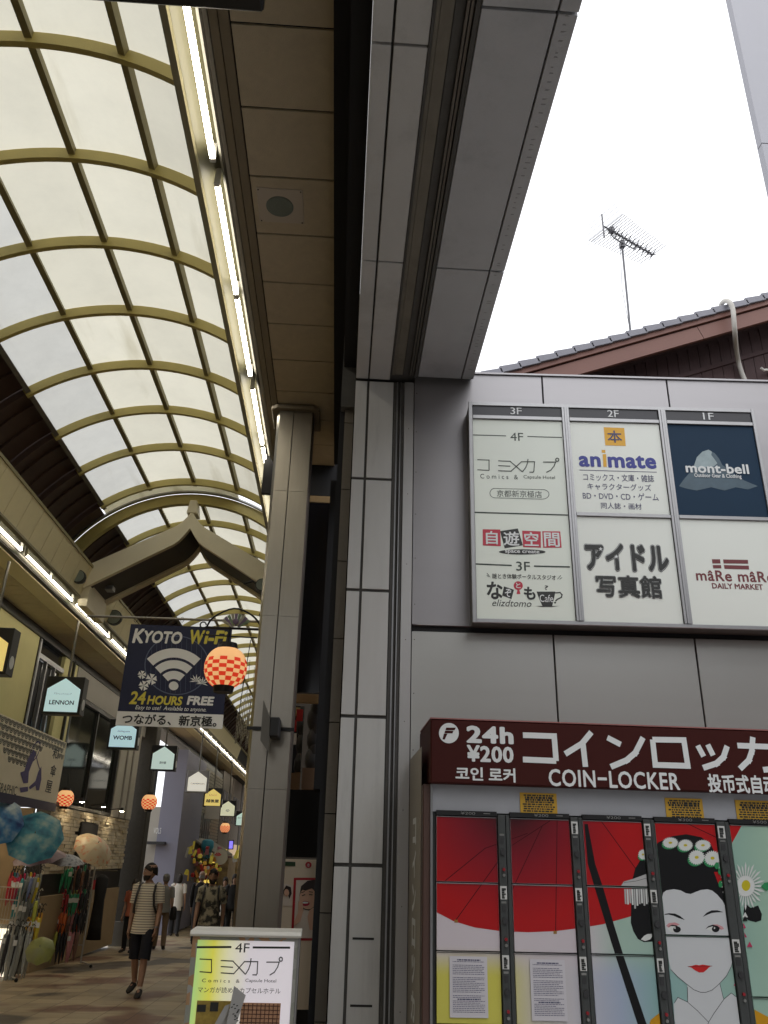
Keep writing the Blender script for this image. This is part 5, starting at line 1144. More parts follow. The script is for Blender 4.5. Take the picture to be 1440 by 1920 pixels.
LC = atY(423, 1252, 6.6); lantern(LC, .345, 'large red checked paper lantern hanging beside the steel post', .16)
bk = thing('lantern_bracket', 'black wrought iron bracket with a small painted fan above the large lantern', 'bracket', (P1.location.x, 6.6, 3.4)); zb_ = atY(430, 1178, 6.6)
m_iron = m_black; bz = zb_.z; xr = -.66; bx = atY(385, 1176, 6.6).x
MB().tube([(bx, 6.6, bz), (xr, 6.6, bz)], .011, 8).build('arm', m_iron, bk)
MB().tube(smooth([Vector((bx + .01, 6.6, bz)), Vector((bx + .06, 6.6, bz + .09)), Vector((LC.x + .02, 6.6, bz + .17)), Vector((xr - .12, 6.6, bz + .12)), Vector((xr - .02, 6.6, bz + .01))]), .008, 8).build('scroll', m_iron, bk)
MB().tube([Vector((bx - .02 + .025 * math.cos(k * .6), 6.6, bz + .02 + .025 * math.sin(k * .6))) for k in range(10)], .006, 6).build('curl', m_iron, bk)
MB().tube([(LC.x, 6.6, bz), (LC.x, 6.6, LC.z + .2)], .008, 6).build('hook', m_iron, bk)
MB().tube([atY(380, 1190, 6.6), atY(482, 1196, 6.6)], .006, 6).build('lower_arm', m_iron, bk)
MB().box((xr - .03, 6.56, bz - .30), (xr + .03, 6.64, bz + .10)).build('clamp', m_iron, bk); MB().prism([Vector((xr - .06, 6.58, bz + .12)), Vector((xr + .02, 6.58, bz + .02)), Vector((xr + .03, 6.58, bz + .06)), Vector((xr - .04, 6.58, bz + .16))], (0, .05, 0)).build('spot_lamp', m_iron, bk)
fanm = [mat('fan_cream', (.42, .40, .30), .5), mat('fan_violet', (.20, .14, .22), .5), mat('fan_green', (.20, .28, .16), .5)]
fc = atY(441, 1178, 6.58)
for k in range(9):
    a0, a1 = R_(-62 + k * 13.8), R_(-62 + (k + 1) * 13.8 - 1.5); mb = MB(); P = [(fc.x + r * math.sin(a), 6.575, fc.z - .01 + r * math.cos(a)) for r, a in ((.03, a0), (.03, a1), (.135, a1), (.135, a0))]; mb.prism(P, (0, .008, 0)); mb.build('fan_blade', fanm[k % 3], bk)
MB().ball((fc.x, 6.57, fc.z + .055), (.025, .006, .025), 12, 6).build('fan_crest', fanm[1], bk)
MB().tube([atY(470, 1200, 6.6), atY(452, 1310, 6.6), atY(448, 1340, 6.6)], .0035, 5).build('pull_cord', m_black, bk)
# cabinet strapped to the post
cb = thing('speaker_cabinet', 'dark box with an angled plate strapped round the steel post', 'speaker', atY(508, 1400, 5.85))
q = atY(508, 1360, 5.85); boxpart('body', (q.x - .005, 5.80, atY(508, 1382, 5.85).z), (q.x + .062, 5.99, atY(508, 1346, 5.85).z), m_dark, cb, bevel=.006)
MB().prism([atY(494, 1312, 5.8), atY(506, 1344, 5.8), atY(504, 1412, 5.8), atY(488, 1388, 5.8)], (.0, .03, 0)).build('angled_plate', m_steel_d, cb)
zst = atY(500, 1366, 6.0).z; boxpart('strap', (-.67, 5.995, zst - .012), (-.33, 6.012, zst + .012), m_black, cb)
# ================================================================= left shop fronts
XF = -5.22
m_yel = mat('yellow_wall_paint', (.74, .68, .32), .7, 0, .12, 1.2, .1, 40, dirt=.35); m_pale = mat('pale_wall_paint', (.36, .34, .30), .7, 0, .1, 1.5, .1, 40, dirt=.3)
m_dglass = mat('dark_shop_glass', (.020, .024, .020), .08, 0, .3, 2); m_fr = mat('dark_window_frame', (.035, .033, .03), .45, .3, .2)
m_stone = mat('split_stone', (.60, .53, .40), .85, 0, .3, 9, .6, 40); m_stonew = mat('split_stone_warm', (.55, .46, .31), .85, 0, .3, 9, .6, 40)
m_colm = mat('dark_column_granite', (.060, .056, .048), .6, 0, .3, 14, .15, 60, dirt=.3, spec=.2); m_lilac = mat('lilac_grey_wall', (.20, .20, .26), .7, 0, .08, 2, .1, 30)
m_warmw = mat('warm_shop_wall', (.38, .28, .16), .7, 0, .15, 2)
def XP(px, py, X=XF): p = atX(px, py, X); return p.y, p.z
def xrect(name, x0, y0, x1, y1, m, X=XF, d=.04, par=None, zz=None):
    ya = XP(x0, (y0 + y1) / 2, X)[0]; yb = XP(x1, (y0 + y1) / 2, X)[0]; z1 = XP((x0 + x1) / 2, y0, X)[1]; z0 = XP((x0 + x1) / 2, y1, X)[1]
    if zz: z0, z1 = zz
    return boxpart(name, (X - d, ya, z0), (X, yb, z1), m, par)
yA = 6.0; yW0 = atX(90, 1260, XF).y; yW1 = atX(150, 1300, XF).y
sf = thing('yellow_shop', 'yellow painted shop building with a dark window frame above the umbrella shop', 'shop building', (XF, 12, gz(12)))
yb0 = 13.95; yb1 = 15.9
boxpart('wall', (XF - .3, 7, 2.35), (XF, yb0, 5.14), m_yel, sf); boxpart('wall_trim', (XF - .02, yb0 + .005, 2.35), (XF + .02, yb0 + .06, 5.14), m_fr, sf)
wz1 = 5.0; wz0 = 3.40
boxpart('window_frame', (XF - .06, yb0 + .065, wz0), (XF + .015, yb0 + .13, wz1), m_alu, sf); boxpart('window_frame', (XF - .06, yb0 + .131, wz0), (XF + .015, yb1 - .5, wz0 + .07), m_alu, sf)
boxpart('window_frame', (XF - .06, yb0 + .131, wz1 - .32), (XF + .015, yb1 - .5, wz1 - .24), m_alu, sf)
for y in (yb0 + .52, yb0 + .98): boxpart('window_bar', (XF - .05, y, wz0 + .071), (XF + .012, y + .05, wz1 - .321), m_alu, sf)
boxpart('glass', (XF - .09, yb0 + .131, wz0 + .071), (XF - .062, yb1 - .5, wz1 - .321), m_bpan, sf); boxpart('glass', (XF - .09, yb0 + .131, wz1 - .239), (XF - .062, yb1 - .5, wz1), m_bpan, sf)
boxpart('wall', (XF - .3, yb1 - .49, 2.35), (XF, yb1 + .32, 5.14), m_yel, sf); boxpart('drain_pipe', (XF + .002, yb1 - .02, 2.6), (XF + .05, yb1 + .03, 5.1), m_fr, sf)
boxpart('lintel', (XF - .5, 7, 5.0), (XF + .04, 46, 5.14), m_fr, sf)
# banner with wave scales, parasol figure and vertical characters
BW = Frame((XF + .10, 10, 0), Rv=(0, 1, 0))            # plane facing +x, horizontal axis along the street
def bu(px, py): p = atX(px, py, XF + .10); return p.y - 10, p.z
BN = thing('shop_banner', 'cream banner with black wave scales and a violet parasol figure above the umbrella shop', 'banner', (XF + .1, 14, 2.5))
by1, bz1, bz0 = bu(124, 1400)[0], bu(122, 1391)[1], bu(98, 1505)[1]
m_bann = mat('cream_banner_cloth', (.84, .76, .58), .7, 0, .06, 3)
boxpart('cloth', (XF + .06, 11.0, bz0), (XF + .10, 10 + by1, bz1), m_bann, BN); boxpart('lower_edge', (XF + .05, 11.0, bz0 - .14), (XF + .11, 10 + by1, bz0 - .002), mat('indigo_edge', (.035, .03, .075), .6), BN)
mb = MB()
for r in range(6):
    for k in range(34):
        y = 1.3 + k * .17 + (.085 if r % 2 else 0); z = bz1 - .02 - r * .105
        lim = [9, 9, 9, 5, 3, 2][r]; wob = 2.2 * math.sin(y * 2.1) + 3.5
        if y > by1 - .1 or r > wob: continue
        for q in (.078, .052, .028):
            P = [(y + q * math.cos(R_(a)), z + q * 1.05 * math.sin(R_(a))) for a in range(180, 361, 20)]
            stroke_mb(BW, lambda a, b: (a, b), [P], .015, .002 + .00005 * r, mb)
mb.build('wave_scale_print', m_ink, BN)['kind'] = 'stuff'
m_vio = mat('violet_print', (.09, .07, .20), .6, 0, .4, 14)
ZK = lambda x, y: (x / 2.88, 1100 + y / 2.88); kb = lambda x, y: bu(*ZK(x, y))
stroke_mb(BW, kb, [[(188 + 19 * math.cos(R_(a)) + 20 * math.sin(R_(a)), 890 - 52 * math.sin(R_(a)) + 7 * math.cos(R_(a))) for a in range(0, 361, 15)], [(188, 890), (205, 960), (222, 1010)]], .022, .003).build('parasol_print', m_vio, BN)
for P in ([(150, 930), (180, 880), (196, 900), (170, 960), (155, 1000), (150, 1060), (125, 1062), (108, 1004), (130, 995)], [(105, 1085), (150, 1080), (150, 1105), (110, 1112)], [(155, 1082), (190, 1050), (205, 1000), (222, 970), (222, 1040), (210, 1100), (195, 1100), (190, 1075), (160, 1095)]): poly_mb(BW, kb, P, .004).build('figure_print', m_vio, BN)
def bt(b, x0, y0, x1, y1, **k):
    ya = bu(*ZK(x0, (y0 + y1) / 2))[0]; yb = bu(*ZK(x1, (y0 + y1) / 2))[0]; z1 = bu(*ZK((x0 + x1) / 2, y0))[1]; z0 = bu(*ZK((x0 + x1) / 2, y1))[1]
    text(BW, b, (ya, z0, yb, z1), m_ink, BN, off=.003, **k)
bt('和', 284, 872, 314, 932, bold=.01); bt('傘', 272, 960, 302, 1030, bold=.01); bt('屋', 246, 1045, 280, 1115, bold=.01); bt('GRAPHIC', -20, 1066, 92, 1118)
# dark display window, pale pilaster, stone cladding
gw = thing('display_window', 'tall dark display window between the yellow shop and the pale pilaster', 'window', (XF, 17, 2.4))
y0w, y1w = yb1 + .33, 20.3; zsl = 2.42
boxpart('glass', (XF - .10, y0w + .08, zsl + .06), (XF - .07, y1w - .1, 4.42), m_dglass, gw)
for a, b, c, d in ((y0w, y0w + .08, zsl, 4.5), (y1w - .1, y1w, zsl, 4.5), (y0w + .081, y1w - .101, zsl, zsl + .06), (y0w + .081, y1w - .101, 4.42, 4.5)): boxpart('frame', (XF - .08, a, c), (XF + .01, b, d), m_fr, gw)
boxpart('mullion', (XF - .069, 18.2, zsl + .061), (XF - .02, 18.26, 4.419), m_fr, gw)
boxpart('fascia_band', (XF - .2, y0w, 4.505), (XF + .02, 24, 5.14), m_pale, gw)
pp = thing('pilaster', 'pale plastered pilaster beside the dark display window', 'pilaster', (XF, 21, 2.4)); boxpart('plaster', (XF - .2, 20.31, 2.42), (XF + .03, 22.2, 4.5), mat('cream_plaster', (.50, .47, .40), .7, 0, .07, 2, .1, 40, dirt=.2), pp); boxpart('pipe', (XF + .031, 20.9, 2.42), (XF + .07, 20.95, 4.5), m_pale, pp); boxpart('pipe', (XF + .031, 21.5, 2.42), (XF + .07, 21.56, 4.5), m_pale, pp)
sw = thing('stone_wall', 'split stone clad wall under the dark display window, warmly lit', 'wall', (XF, 19, gz(19)))
boxpart('backing', (XF - .3, y0w, gz(19)), (XF - .035, 22.2, 2.415), m_fr, sw)
random.seed(3); zrow = 2.40; n_s = 0
while zrow > .9:
    hrow = random.uniform(.05, .085); y = y0w + random.uniform(-.1, 0)
    while y < 22.1:
        L = random.uniform(.16, .42); pr = random.uniform(-.012, .028)
        a, b = max(y, y0w), min(y + L, 22.15)
        if b - a > .05 and n_s < 300 and not (18.0 < (a + b) / 2 < 19.3 and 1.35 < zrow < 2.22):
            boxpart('stone', (XF - .034, a + .004, zrow - hrow + .003), (XF + pr, b - .004, zrow - .003), m_stone if random.random() < .75 else m_stonew, sw); n_s += 1
        y += L
    zrow -= hrow
bd = thing('menu_board', 'black square board hung on the split stone wall', 'board', (XF, 18.6, 1.4)); boxpart('board', (XF + .0, 18.02, 1.40), (XF + .05, 19.28, 2.2), m_black, bd); boxpart('frame', (XF + .051, 18.06, 1.44), (XF + .056, 19.24, 2.16), m_dark, bd)
# shop interior recess under the banner
rc = thing('shop_interior', 'dim umbrella shop interior recessed under the banner', 'shop interior', (-6.5, 12, gz(12)))
boxpart('back_wall', (-7.5, 6, -.6), (-7.4, 16.2, 2.4), m_warmw, rc); boxpart('side_wall', (-7.4, 16.1, -.6), (XF - .31, 16.2, 2.35), m_warmw, rc); boxpart('soffit', (-7.4, 7, 2.36), (XF - .31, 16.1, 2.42), m_void, rc)
boxpart('lower_display', (XF - .03, y0w + .1, gz(18)), (XF + .02, 22.1, .88), m_warmw, rc)
for k in range(5): boxpart('shelf', (-7.39, 7, .2 + .45 * k), (-7.0, 16, .23 + .45 * k), m_wood, rc)
# column
cm = thing('granite_column', 'dark granite arcade column behind the man in the striped shirt', 'column', (-5.0, 22.6, gz(22.6)))
ca, cb_ = atY(207, 1745, 22.6), atY(246, 1745, 22.6)
boxpart('shaft', (ca.x, 22.6, gz(22.6)), (cb_.x, 23.1, 5.15), m_colm, cm, bevel=.02); boxpart('base_band', (ca.x - .01, 22.59, gz(22.6)), (cb_.x + .01, 23.11, gz(22.6) + .55), m_steel_d, cm, bevel=.01)
# glimpses beyond the column
fb = thing('flag_banner', 'narrow yellow and black flag banner above the small lantern', 'flag', atY(278, 1440, 24)); p = atY(278, 1450, 24)
boxpart('cloth', (p.x - .16, 24, atY(278, 1505, 24).z), (p.x + .26, 24.03, atY(278, 1405, 24).z), m_black, fb)
mb = MB(); P = [(p.x + .04 + .17 * math.sin(R_(a)), 23.99, p.z - .05 + .62 * math.cos(R_(a))) for a in range(0, 360, 20)]; mb.prism(P, (0, .008, 0)); mb.build('yellow_emblem', mat('yellow_cloth', (.55, .42, .03), .7, 0, .3, 12), fb)
gb = thing('grey_building', 'lilac grey wall of the building beyond the granite column', 'building', (-4.9, 27, gz(27)))
ga = atY(303, 1500, 27); gb_ = atY(343, 1500, 27); gz1 = atY(330, 1405, 27).z
boxpart('wall', (ga.x, 27, gz(27)), (gb_.x, 31, gz1), m_lilac, gb); boxpart('white_front', (ga.x - .55, 27.05, gz(27)), (ga.x - .002, 27.3, 3.0), m_pale, gb)
boxpart('sign_bracket', (ga.x - .25, 26.7, 1.92), (ga.x + .3, 26.98, 2.0), m_black, gb); boxpart('door_frame', (ga.x - .50, 26.9, gz(27)), (ga.x - .42, 27.04, 1.9), m_black, gb)
FG = Frame((0, 26.9, 0)); text(FG, 'VOLS', FG.rect(288, 1552, 302, 1563), m_iwhite, gb, off=.0)
bb = thing('brick_building', 'buff brick building with a barred window beyond the lilac wall', 'building', (-5.2, 31.5, gz(31))); m_brick = mat('buff_brick', (.26, .24, .19), .8, 0, .2, 6, .3, 40)
XB = -4.95; m_void2 = m_fr
boxpart('backing', (XB - .5, 31.2, gz(31)), (XB - .03, 37, 4.9), m_fr, bb)
n_b = 0; zz = 4.6; r = 0
mbk = MB()
while zz > 1.5:
    y = 31.2 - (.3 if r % 2 else 0)
    while y < 37:
        a, b = max(31.2, y), min(37, y + .62)
        if not (32.2 < (a + b) / 2 < 34.4 and 1.9 < zz < 3.1) and b - a > .06:
            if n_b < 290: boxpart('brick', (XB - .03, a + .01, zz + .01), (XB, b - .01, zz + .10), m_brick, bb); n_b += 1
            else: mbk.box((XB - .03, a + .01, zz + .01), (XB, b - .01, zz + .10))
        y += .63
    zz -= .115; r += 1
if mbk.f: mbk.build('bricks', m_brick, bb)['kind'] = 'stuff'
boxpart('window_glass', (XB - .06, 32.2, 1.95), (XB - .035, 34.4, 3.12), m_bpan, bb)
for k in range(5): boxpart('window_bar', (XB - .03, 32.25 + k * .52, 1.96), (XB + .01, 32.31 + k * .52, 3.1), m_alu, bb)
aw = thing('shop_awning', 'grey canvas awning over the brightly lit shop in the distance', 'awning', (-4.6, 31, 1.6))
MB().prism([(XB, 30.2, 2.25), (XB + .9, 30.2, 1.75), (XB + .9, 30.2, 1.68), (XB, 30.2, 2.18)], (0, 5, 0)).build('canvas', mat('grey_canvas', (.20, .19, .16), .8, 0, .15, 2), aw)
boxpart('red_edge', (XB + .86, 30.19, 1.60), (XB + .905, 35.2, 1.675), mat('dark_red_edge', (.10, .02, .02), .7), aw)
# far end of the arcade on the left: lit shops
def far_shop(y, h0, lab, wallc, ec, es, x=-4.95):
    t = thing('distant_shop', lab, 'shop', (x, y, gz(y)))
    boxpart('wall', (x - .5, y, gz(y)), (x, y + 3.4, 5.1), mat('far_wall_%d' % y, wallc, .8, 0, .25, 1.5), t)
    boxpart('shop_sign', (x + .0, y + .3, 1.9 + h0), (x + .06, y + 3.1, 2.5 + h0), mat('far_sign_%d' % y, ec, .5, 0, .3, 3, emit=es), t)
    boxpart('display', (x + .0, y + .3, .5), (x + .5, y + 3.0, 1.6), mat('far_goods_%d' % y, (.35, .25, .12), .7, 0, .9, 6), t)
    for k in range(3): boxpart('upper_window', (x - .01, y + .4 + k, 3.1), (x + .01, y + 1.0 + k, 4.3), m_bpan, t)
    return t
far_shop(37.2, -.55, 'distant shop with a glowing yellow sign past the awning', (.16, .14, .12), (.70, .55, .08), .9)
far_shop(41, -.3, 'distant shop with a pale lit sign beyond the yellow one', (.20, .17, .14), (.6, .45, .3), .5)
far_shop(45, -.3, 'farthest dim shop front at the end of the left side', (.12, .11, .10), (.5, .42, .12), .6)
em = thing('street_end', 'dark building facade closing the view at the far end of the arcade', 'building', (-2.5, 52, gz(52)))
boxpart('facade', (-8, 52, gz(52)), (3, 52.4, 9), mat('end_facade', (.10, .09, .08), .8, 0, .4, .7), em)
for k in range(5): boxpart('lit_window', (-4.9 + k * .9, 51.9, .6 + .5 * (k % 2)), (-4.4 + k * .9, 52.0, 1.3 + .6 * (k % 3)), mat('warm_lit_window_%d' % (k % 3), [(.7, .5, .12), (.6, .5, .35), (.5, .25, .1)][k % 3], .6, emit=.8), em)
rt = thing('right_shops', 'row of shop fronts along the right side behind the steel posts', 'shop building', (.1, 20, gz(20)))
for k in range(9): boxpart('shop_wall', (.02, 8.8 + 4 * k, gz(10)- .6), (.3, 12.78 + 4 * k, 5.14), mat('right_wall_%d' % (k % 3), [(.12, .11, .10), (.20, .16, .12), (.09, .09, .10)][k % 3], .7, 0, .3, 1), rt)
P2 = post(-.75, -.42, 15.5, 15.85, 5.14, 'second steel post farther along the right side, behind the first', gz(15.5))

# ================================================================= hanging house-shaped lightbox signs
def lightbox(px, py, w, lab, facec, es, lines, Y, fw=None, white=False):
    c = atY(px, py, Y); h = w * .98; F = Frame((c.x - w / 2, Y, c.z - h / 2))
    t = thing('lightbox_sign', lab, 'lightbox sign', (c.x, Y, c.z - h / 2), group=None)
    bm_ = m_black if not white else mat('grey_box_metal', (.30, .30, .32), .4, .3)
    boxpart('cabinet', (0, .012, 0), (w, .24, h), bm_, t, F, .006)
    fm = mat('lit_face_%.2f_%.2f_%.2f' % facec, facec, .4, 0, .04, 3, emit=es)
    e = w * .07; P = [(e, e * .8), (w - e, e * .8), (w - e, h * .66), (w / 2, h * .95), (e, h * .66)]
    MB().prism([F.pt(a, b, .0) for a, b in P], F.N * -.011).build('lit_face', fm, t)
    sh = h * .30; rr = w * .11; cy = h * .28
    MB().loft([[Vector((c.x + w / 2 + d, Y + .12 + r * math.cos(k * math.pi / 8), c.z - h / 2 + cy + r * 1.3 * math.sin(k * math.pi / 8))) for k in range(16)] for d, r in ((0.001, rr), (.008, rr * .95))]).build('side_emblem', m_iwhite, t)
    MB().tube([(c.x, Y + .12, c.z + h / 2), (c.x, Y + .12, 5.14)], w * .035, 8).build('hanger_pole', m_steel_d, t)
    for b_, x0, y0, x1, y1, bold in lines: text(F, b_, (w * x0, h * y0, w * x1, h * y1), m_iviolet if not bold else m_inkb, t, off=.002, bold=bold)
    return t
m_inkb = mat('teal_ink', (.01, .03, .06), .5)
W_ = .60
m_sl = lambda px, y_: y_
lightbox(118, 1303, W_, 'dark box sign with a pale blue house shape reading LENNON, at the left', (.42, .58, .58), .75, [('アウトレットショップ', .26, .50, .72, .56, 0), ('LENNON', .18, .24, .82, .36, .025)], 13.2)
lightbox(231, 1376, W_, 'pale blue house-shaped lightbox reading WOMB, under the corner of the navy banner', (.40, .58, .62), .75, [('clothing store', .30, .54, .72, .62, 0), ('WOMB', .18, .30, .82, .44, .03)], 17.3)
lb3 = lightbox(306, 1421, W_, 'pale green house-shaped lightbox with an oval mark, in front of the lilac grey wall', (.48, .60, .55), .7, [('西中筋', .38, .26, .64, .36, .02)], 20.5)
lightbox(370, 1465, W_, 'white house-shaped lightbox with tiny thin lettering, right of the oval marked one', (.62, .60, .52), .75, [('C'+'AMERON', .2, .36, .84, .43, 0)], 24.2, white=True)
lightbox(399, 1495, W_, 'yellow house-shaped lightbox with dark characters', (.62, .48, .14), .8, [('京のみやげ', .28, .58, .72, .66, 0), ('越後屋', .15, .22, .85, .40, .03)], 28.5)
lightbox(427, 1516, W_, 'small cream house-shaped lightbox with a curly mark', (.58, .58, .40), .75, [('ゆ', .4, .28, .62, .46, 0)], 33)
lightbox(455, 1535, W_, 'farthest mint lightbox, half hidden by the steel post', (.45, .60, .52), .75, [('出口', .15, .5, .5, .6, 0)], 37)
lightbox(-27, 1218, W_, 'amber lightbox sign cut by the left edge of the picture', (.66, .50, .16), .8, [], 10.3)
ud = thing('price_board', 'grey board with small lettering hung below the yellow lightbox', 'board', atY(399, 1530, 28.4)); q0, q1 = atY(383, 1535, 28.4), atY(413, 1512, 28.4); boxpart('board', (q0.x, 28.4, q0.z), (q1.x, 28.43, q1.z), m_pale, ud)
# smaller lanterns
lantern(atY(280, 1504, 19.5), .345, 'small glowing checked lantern in front of the granite column', .5)
lantern(atY(122, 1497, 16.6), .32, 'orange lantern half lost in front of the dark display window', .5)
lantern(atY(422, 1552, 36), .40, 'tiny glowing lantern far down the arcade', .5)
tv = thing('screen', 'small violet lit screen far down the arcade', 'screen', atY(433, 1583, 33)); a, b = atY(429, 1591, 33), atY(437, 1577, 33); boxpart('panel', (a.x, 33, a.z), (b.x, 33.03, b.z), mat('violet_screen', (.22, .18, .75), .4, 0, .5, 30, emit=1.2), tv); boxpart('bezel', (a.x - .03, 33.03, a.z - .03), (b.x + .03, 33.06, b.z + .03), m_black, tv)
# cluster of hung goods in the distance
def blob(px, py, rx, ry, Y, name, lab, cat, m, n=14):
    c = atY(px, py, Y); s = Y / 1520 / .93; t = thing(name, lab, cat, c)
    return t, c, s
t, c, s = blob(389, 1587, 9, 17, 30, 'paper_windsock', 'blue octopus-like paper windsock with trailing strips in the distance', 'windsock', None)
mbb = mat('cyan_paper', (.05, .30, .42), .6, 0, .25, 6); MB().loft([[c + Vector((r * math.cos(k * math.pi / 8), r * .8 * math.sin(k * math.pi / 8), z)) for k in range(16)] for r, z in ((.10, .22), (.20, .16), (.21, -.02), (.15, -.14))]).build('hood', mbb, t, smooth=True)
for k in range(6): x = -.13 + k * .05; MB().prism([c + Vector((x, 0, -.14)), c + Vector((x + .035, 0, -.14)), c + Vector((x + .03 + .01 * (k % 3), 0, -.36 - .04 * (k % 2))), c + Vector((x + .005, 0, -.36))], (0, .004, 0)).build('strip', mbb, t)
t, c, s = blob(413, 1607, 12, 12, 29, 'round_fan', 'large round cream fan with a red maple leaf print far down the arcade', 'fan', None)
MB().prism([c + Vector((.24 * math.cos(k * math.pi / 10), 0, .24 * math.sin(k * math.pi / 10))) for k in range(20)], (0, .02, 0)).build('disc', mat('cream_paper', (.45, .42, .32), .6), t); FM = Frame(c + Vector((0, -.005, 0)))
for k in range(5): a = R_(-60 + 30 * k); MB().prism([c + Vector((-.08, -.003, .02)), c + Vector((-.08 + .10 * math.sin(a - .2), -.003, .02 + .10 * math.cos(a - .2))), c + Vector((-.08 + .13 * math.sin(a), -.003, .02 + .13 * math.cos(a))), c + Vector((-.08 + .10 * math.sin(a + .2), -.003, .02 + .10 * math.cos(a + .2)))], (0, -.004 - .0004 * k, 0)).build('maple_print', m_pred, t)
cols_ = [('amber', (.55, .32, .04)), ('yellow', (.55, .45, .06)), ('red', (.45, .03, .03)), ('lime', (.25, .38, .05)), ('orange', (.5, .2, .03)), ('pink', (.5, .2, .25)), ('white', (.5, .5, .48))]
spots = [(375, 1605, 1), (384, 1618, 0), (396, 1612, 1), (402, 1625, 4), (378, 1628, 2), (365, 1600, 1), (352, 1612, 1), (345, 1603, 6), (358, 1625, 5), (392, 1634, 3), (386, 1645, 2), (401, 1604, 3), (370, 1640, 4), (350, 1632, 1), (363, 1585, 1), (408, 1640, 2), (443, 1602, 1), (440, 1610, 6), (349, 1592, 6)]
bk_ = thing('souvenir_shop', 'brightly lit souvenir shop front crowded with goods far down the left side', 'shop', atY(376, 1650, 33.4))
q0, q1 = atY(340, 1660, 33.4), atY(414, 1588, 33.4); boxpart('back_wall', (q0.x, 33.4, gz(33)), (q1.x, 33.5, q1.z), mat('dark_shop_back', (.05, .035, .025), .8, 0, .4, 3), bk_)
for r_ in range(5):
    for c_i in range(7):
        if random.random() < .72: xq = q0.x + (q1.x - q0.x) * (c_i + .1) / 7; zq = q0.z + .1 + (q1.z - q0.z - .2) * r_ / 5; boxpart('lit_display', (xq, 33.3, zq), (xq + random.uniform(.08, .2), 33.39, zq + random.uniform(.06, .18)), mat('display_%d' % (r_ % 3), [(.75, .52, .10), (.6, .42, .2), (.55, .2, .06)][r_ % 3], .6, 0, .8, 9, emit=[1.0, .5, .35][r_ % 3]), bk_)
spots = spots + [(random.uniform(342, 412), random.uniform(1588, 1650), random.choice([0, 1, 1, 2, 3, 4, 5, 6])) for _ in range(70)]
for i, (x, y, k) in enumerate(spots):
    nm, cc = cols_[k]; c = atY(x, y, 28 + (i * .37 % 5)); t = MB(); wd, hh = random.uniform(.03, .08), random.uniform(.05, .15); kind_ = i % 3
    if kind_ == 0: t.loft([[c + Vector((wd * r * math.cos(a * math.pi / 4), wd * .5 * r * math.sin(a * math.pi / 4), z * hh)) for a in range(8)] for r, z in ((.3, .5), (.9, .3), (1, -.1), (.7, -.5))])
    else:
        ta = random.uniform(-.5, .5); q = [(-wd, -hh), (wd, -hh), (wd * (.7 if kind_ == 1 else 1), hh), (-wd * (.7 if kind_ == 1 else 1), hh)]
        t.prism([c + Vector((a * math.cos(ta) - b * math.sin(ta), 0, a * math.sin(ta) + b * math.cos(ta))) for a, b in q], (0, .03, 0))
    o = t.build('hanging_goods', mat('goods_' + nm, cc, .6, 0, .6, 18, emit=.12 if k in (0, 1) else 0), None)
    tag(o, '%s souvenir hanging in the crowded lit shop front far down the arcade' % nm, 'souvenir', '%s souvenirs in the distant lit shop' % nm)
# bent wire ornaments hanging near the far right edge of the vault
for i, (px, y0_, y1_, Yq) in enumerate(((453, 1308, 1392, 14), (463, 1300, 1396, 14.6), (472, 1312, 1402, 15.2), (480, 1306, 1405, 16))):
    a, b = atY(px, y0_, Yq), atY(px - 3, y1_, Yq); t = thing('wire_ornament', ['leftmost', 'second', 'third', 'rightmost'][i] + ' of the hanging bent wire ornaments beside the steel post', 'ornament', b)
    for k in range(4):
        x = a.x - .03 + .028 * k; MB().tube([(x, Yq, a.z - .05 * (k % 2)), (x + .02, Yq, a.z - .02 - .05 * (k % 2)), (x + .012, Yq, b.z + .08 * k), (x - .008, Yq, b.z + .08 * k - .02), (x - .01, Yq, a.z - .25)], .007, 5).build('wire_loop', m_steel, t)
    MB().tube([(a.x, Yq, a.z), (a.x, Yq, a.z + .6)], .004, 5).build('cord', m_dark, t)
# ================================================================= umbrellas
def canopy_mat(name, cols, scale, thr=.55, alpha=1.0):
    m = bpy.data.materials.new(name); m.use_nodes = True; n = m.node_tree; p = n.nodes['Principled BSDF']; p.inputs['Roughness'].default_value = .45
    tc = n.nodes.new('ShaderNodeTexCoord'); nz = n.nodes.new('ShaderNodeTexNoise'); nz.inputs['Scale'].default_value = scale; nz.inputs['Detail'].default_value = 3; n.links.new(tc.outputs['Object'], nz.inputs['Vector'])
    rp = n.nodes.new('ShaderNodeValToRGB'); e = rp.color_ramp.elements; e[0].position = thr - .22; e[0].color = (*cols[0], 1); e[1].position = thr + .16; e[1].color = (*cols[-1], 1)
    for i, c in enumerate(cols[1:-1]): x = e.new(thr - .22 + .38 * (i + 1) / (len(cols) - 1)); x.color = (*c, 1)
    n.links.new(nz.outputs['Fac'], rp.inputs[0]); n.links.new(rp.outputs[0], p.inputs['Base Color']); p.inputs['Alpha'].default_value = alpha
    return m
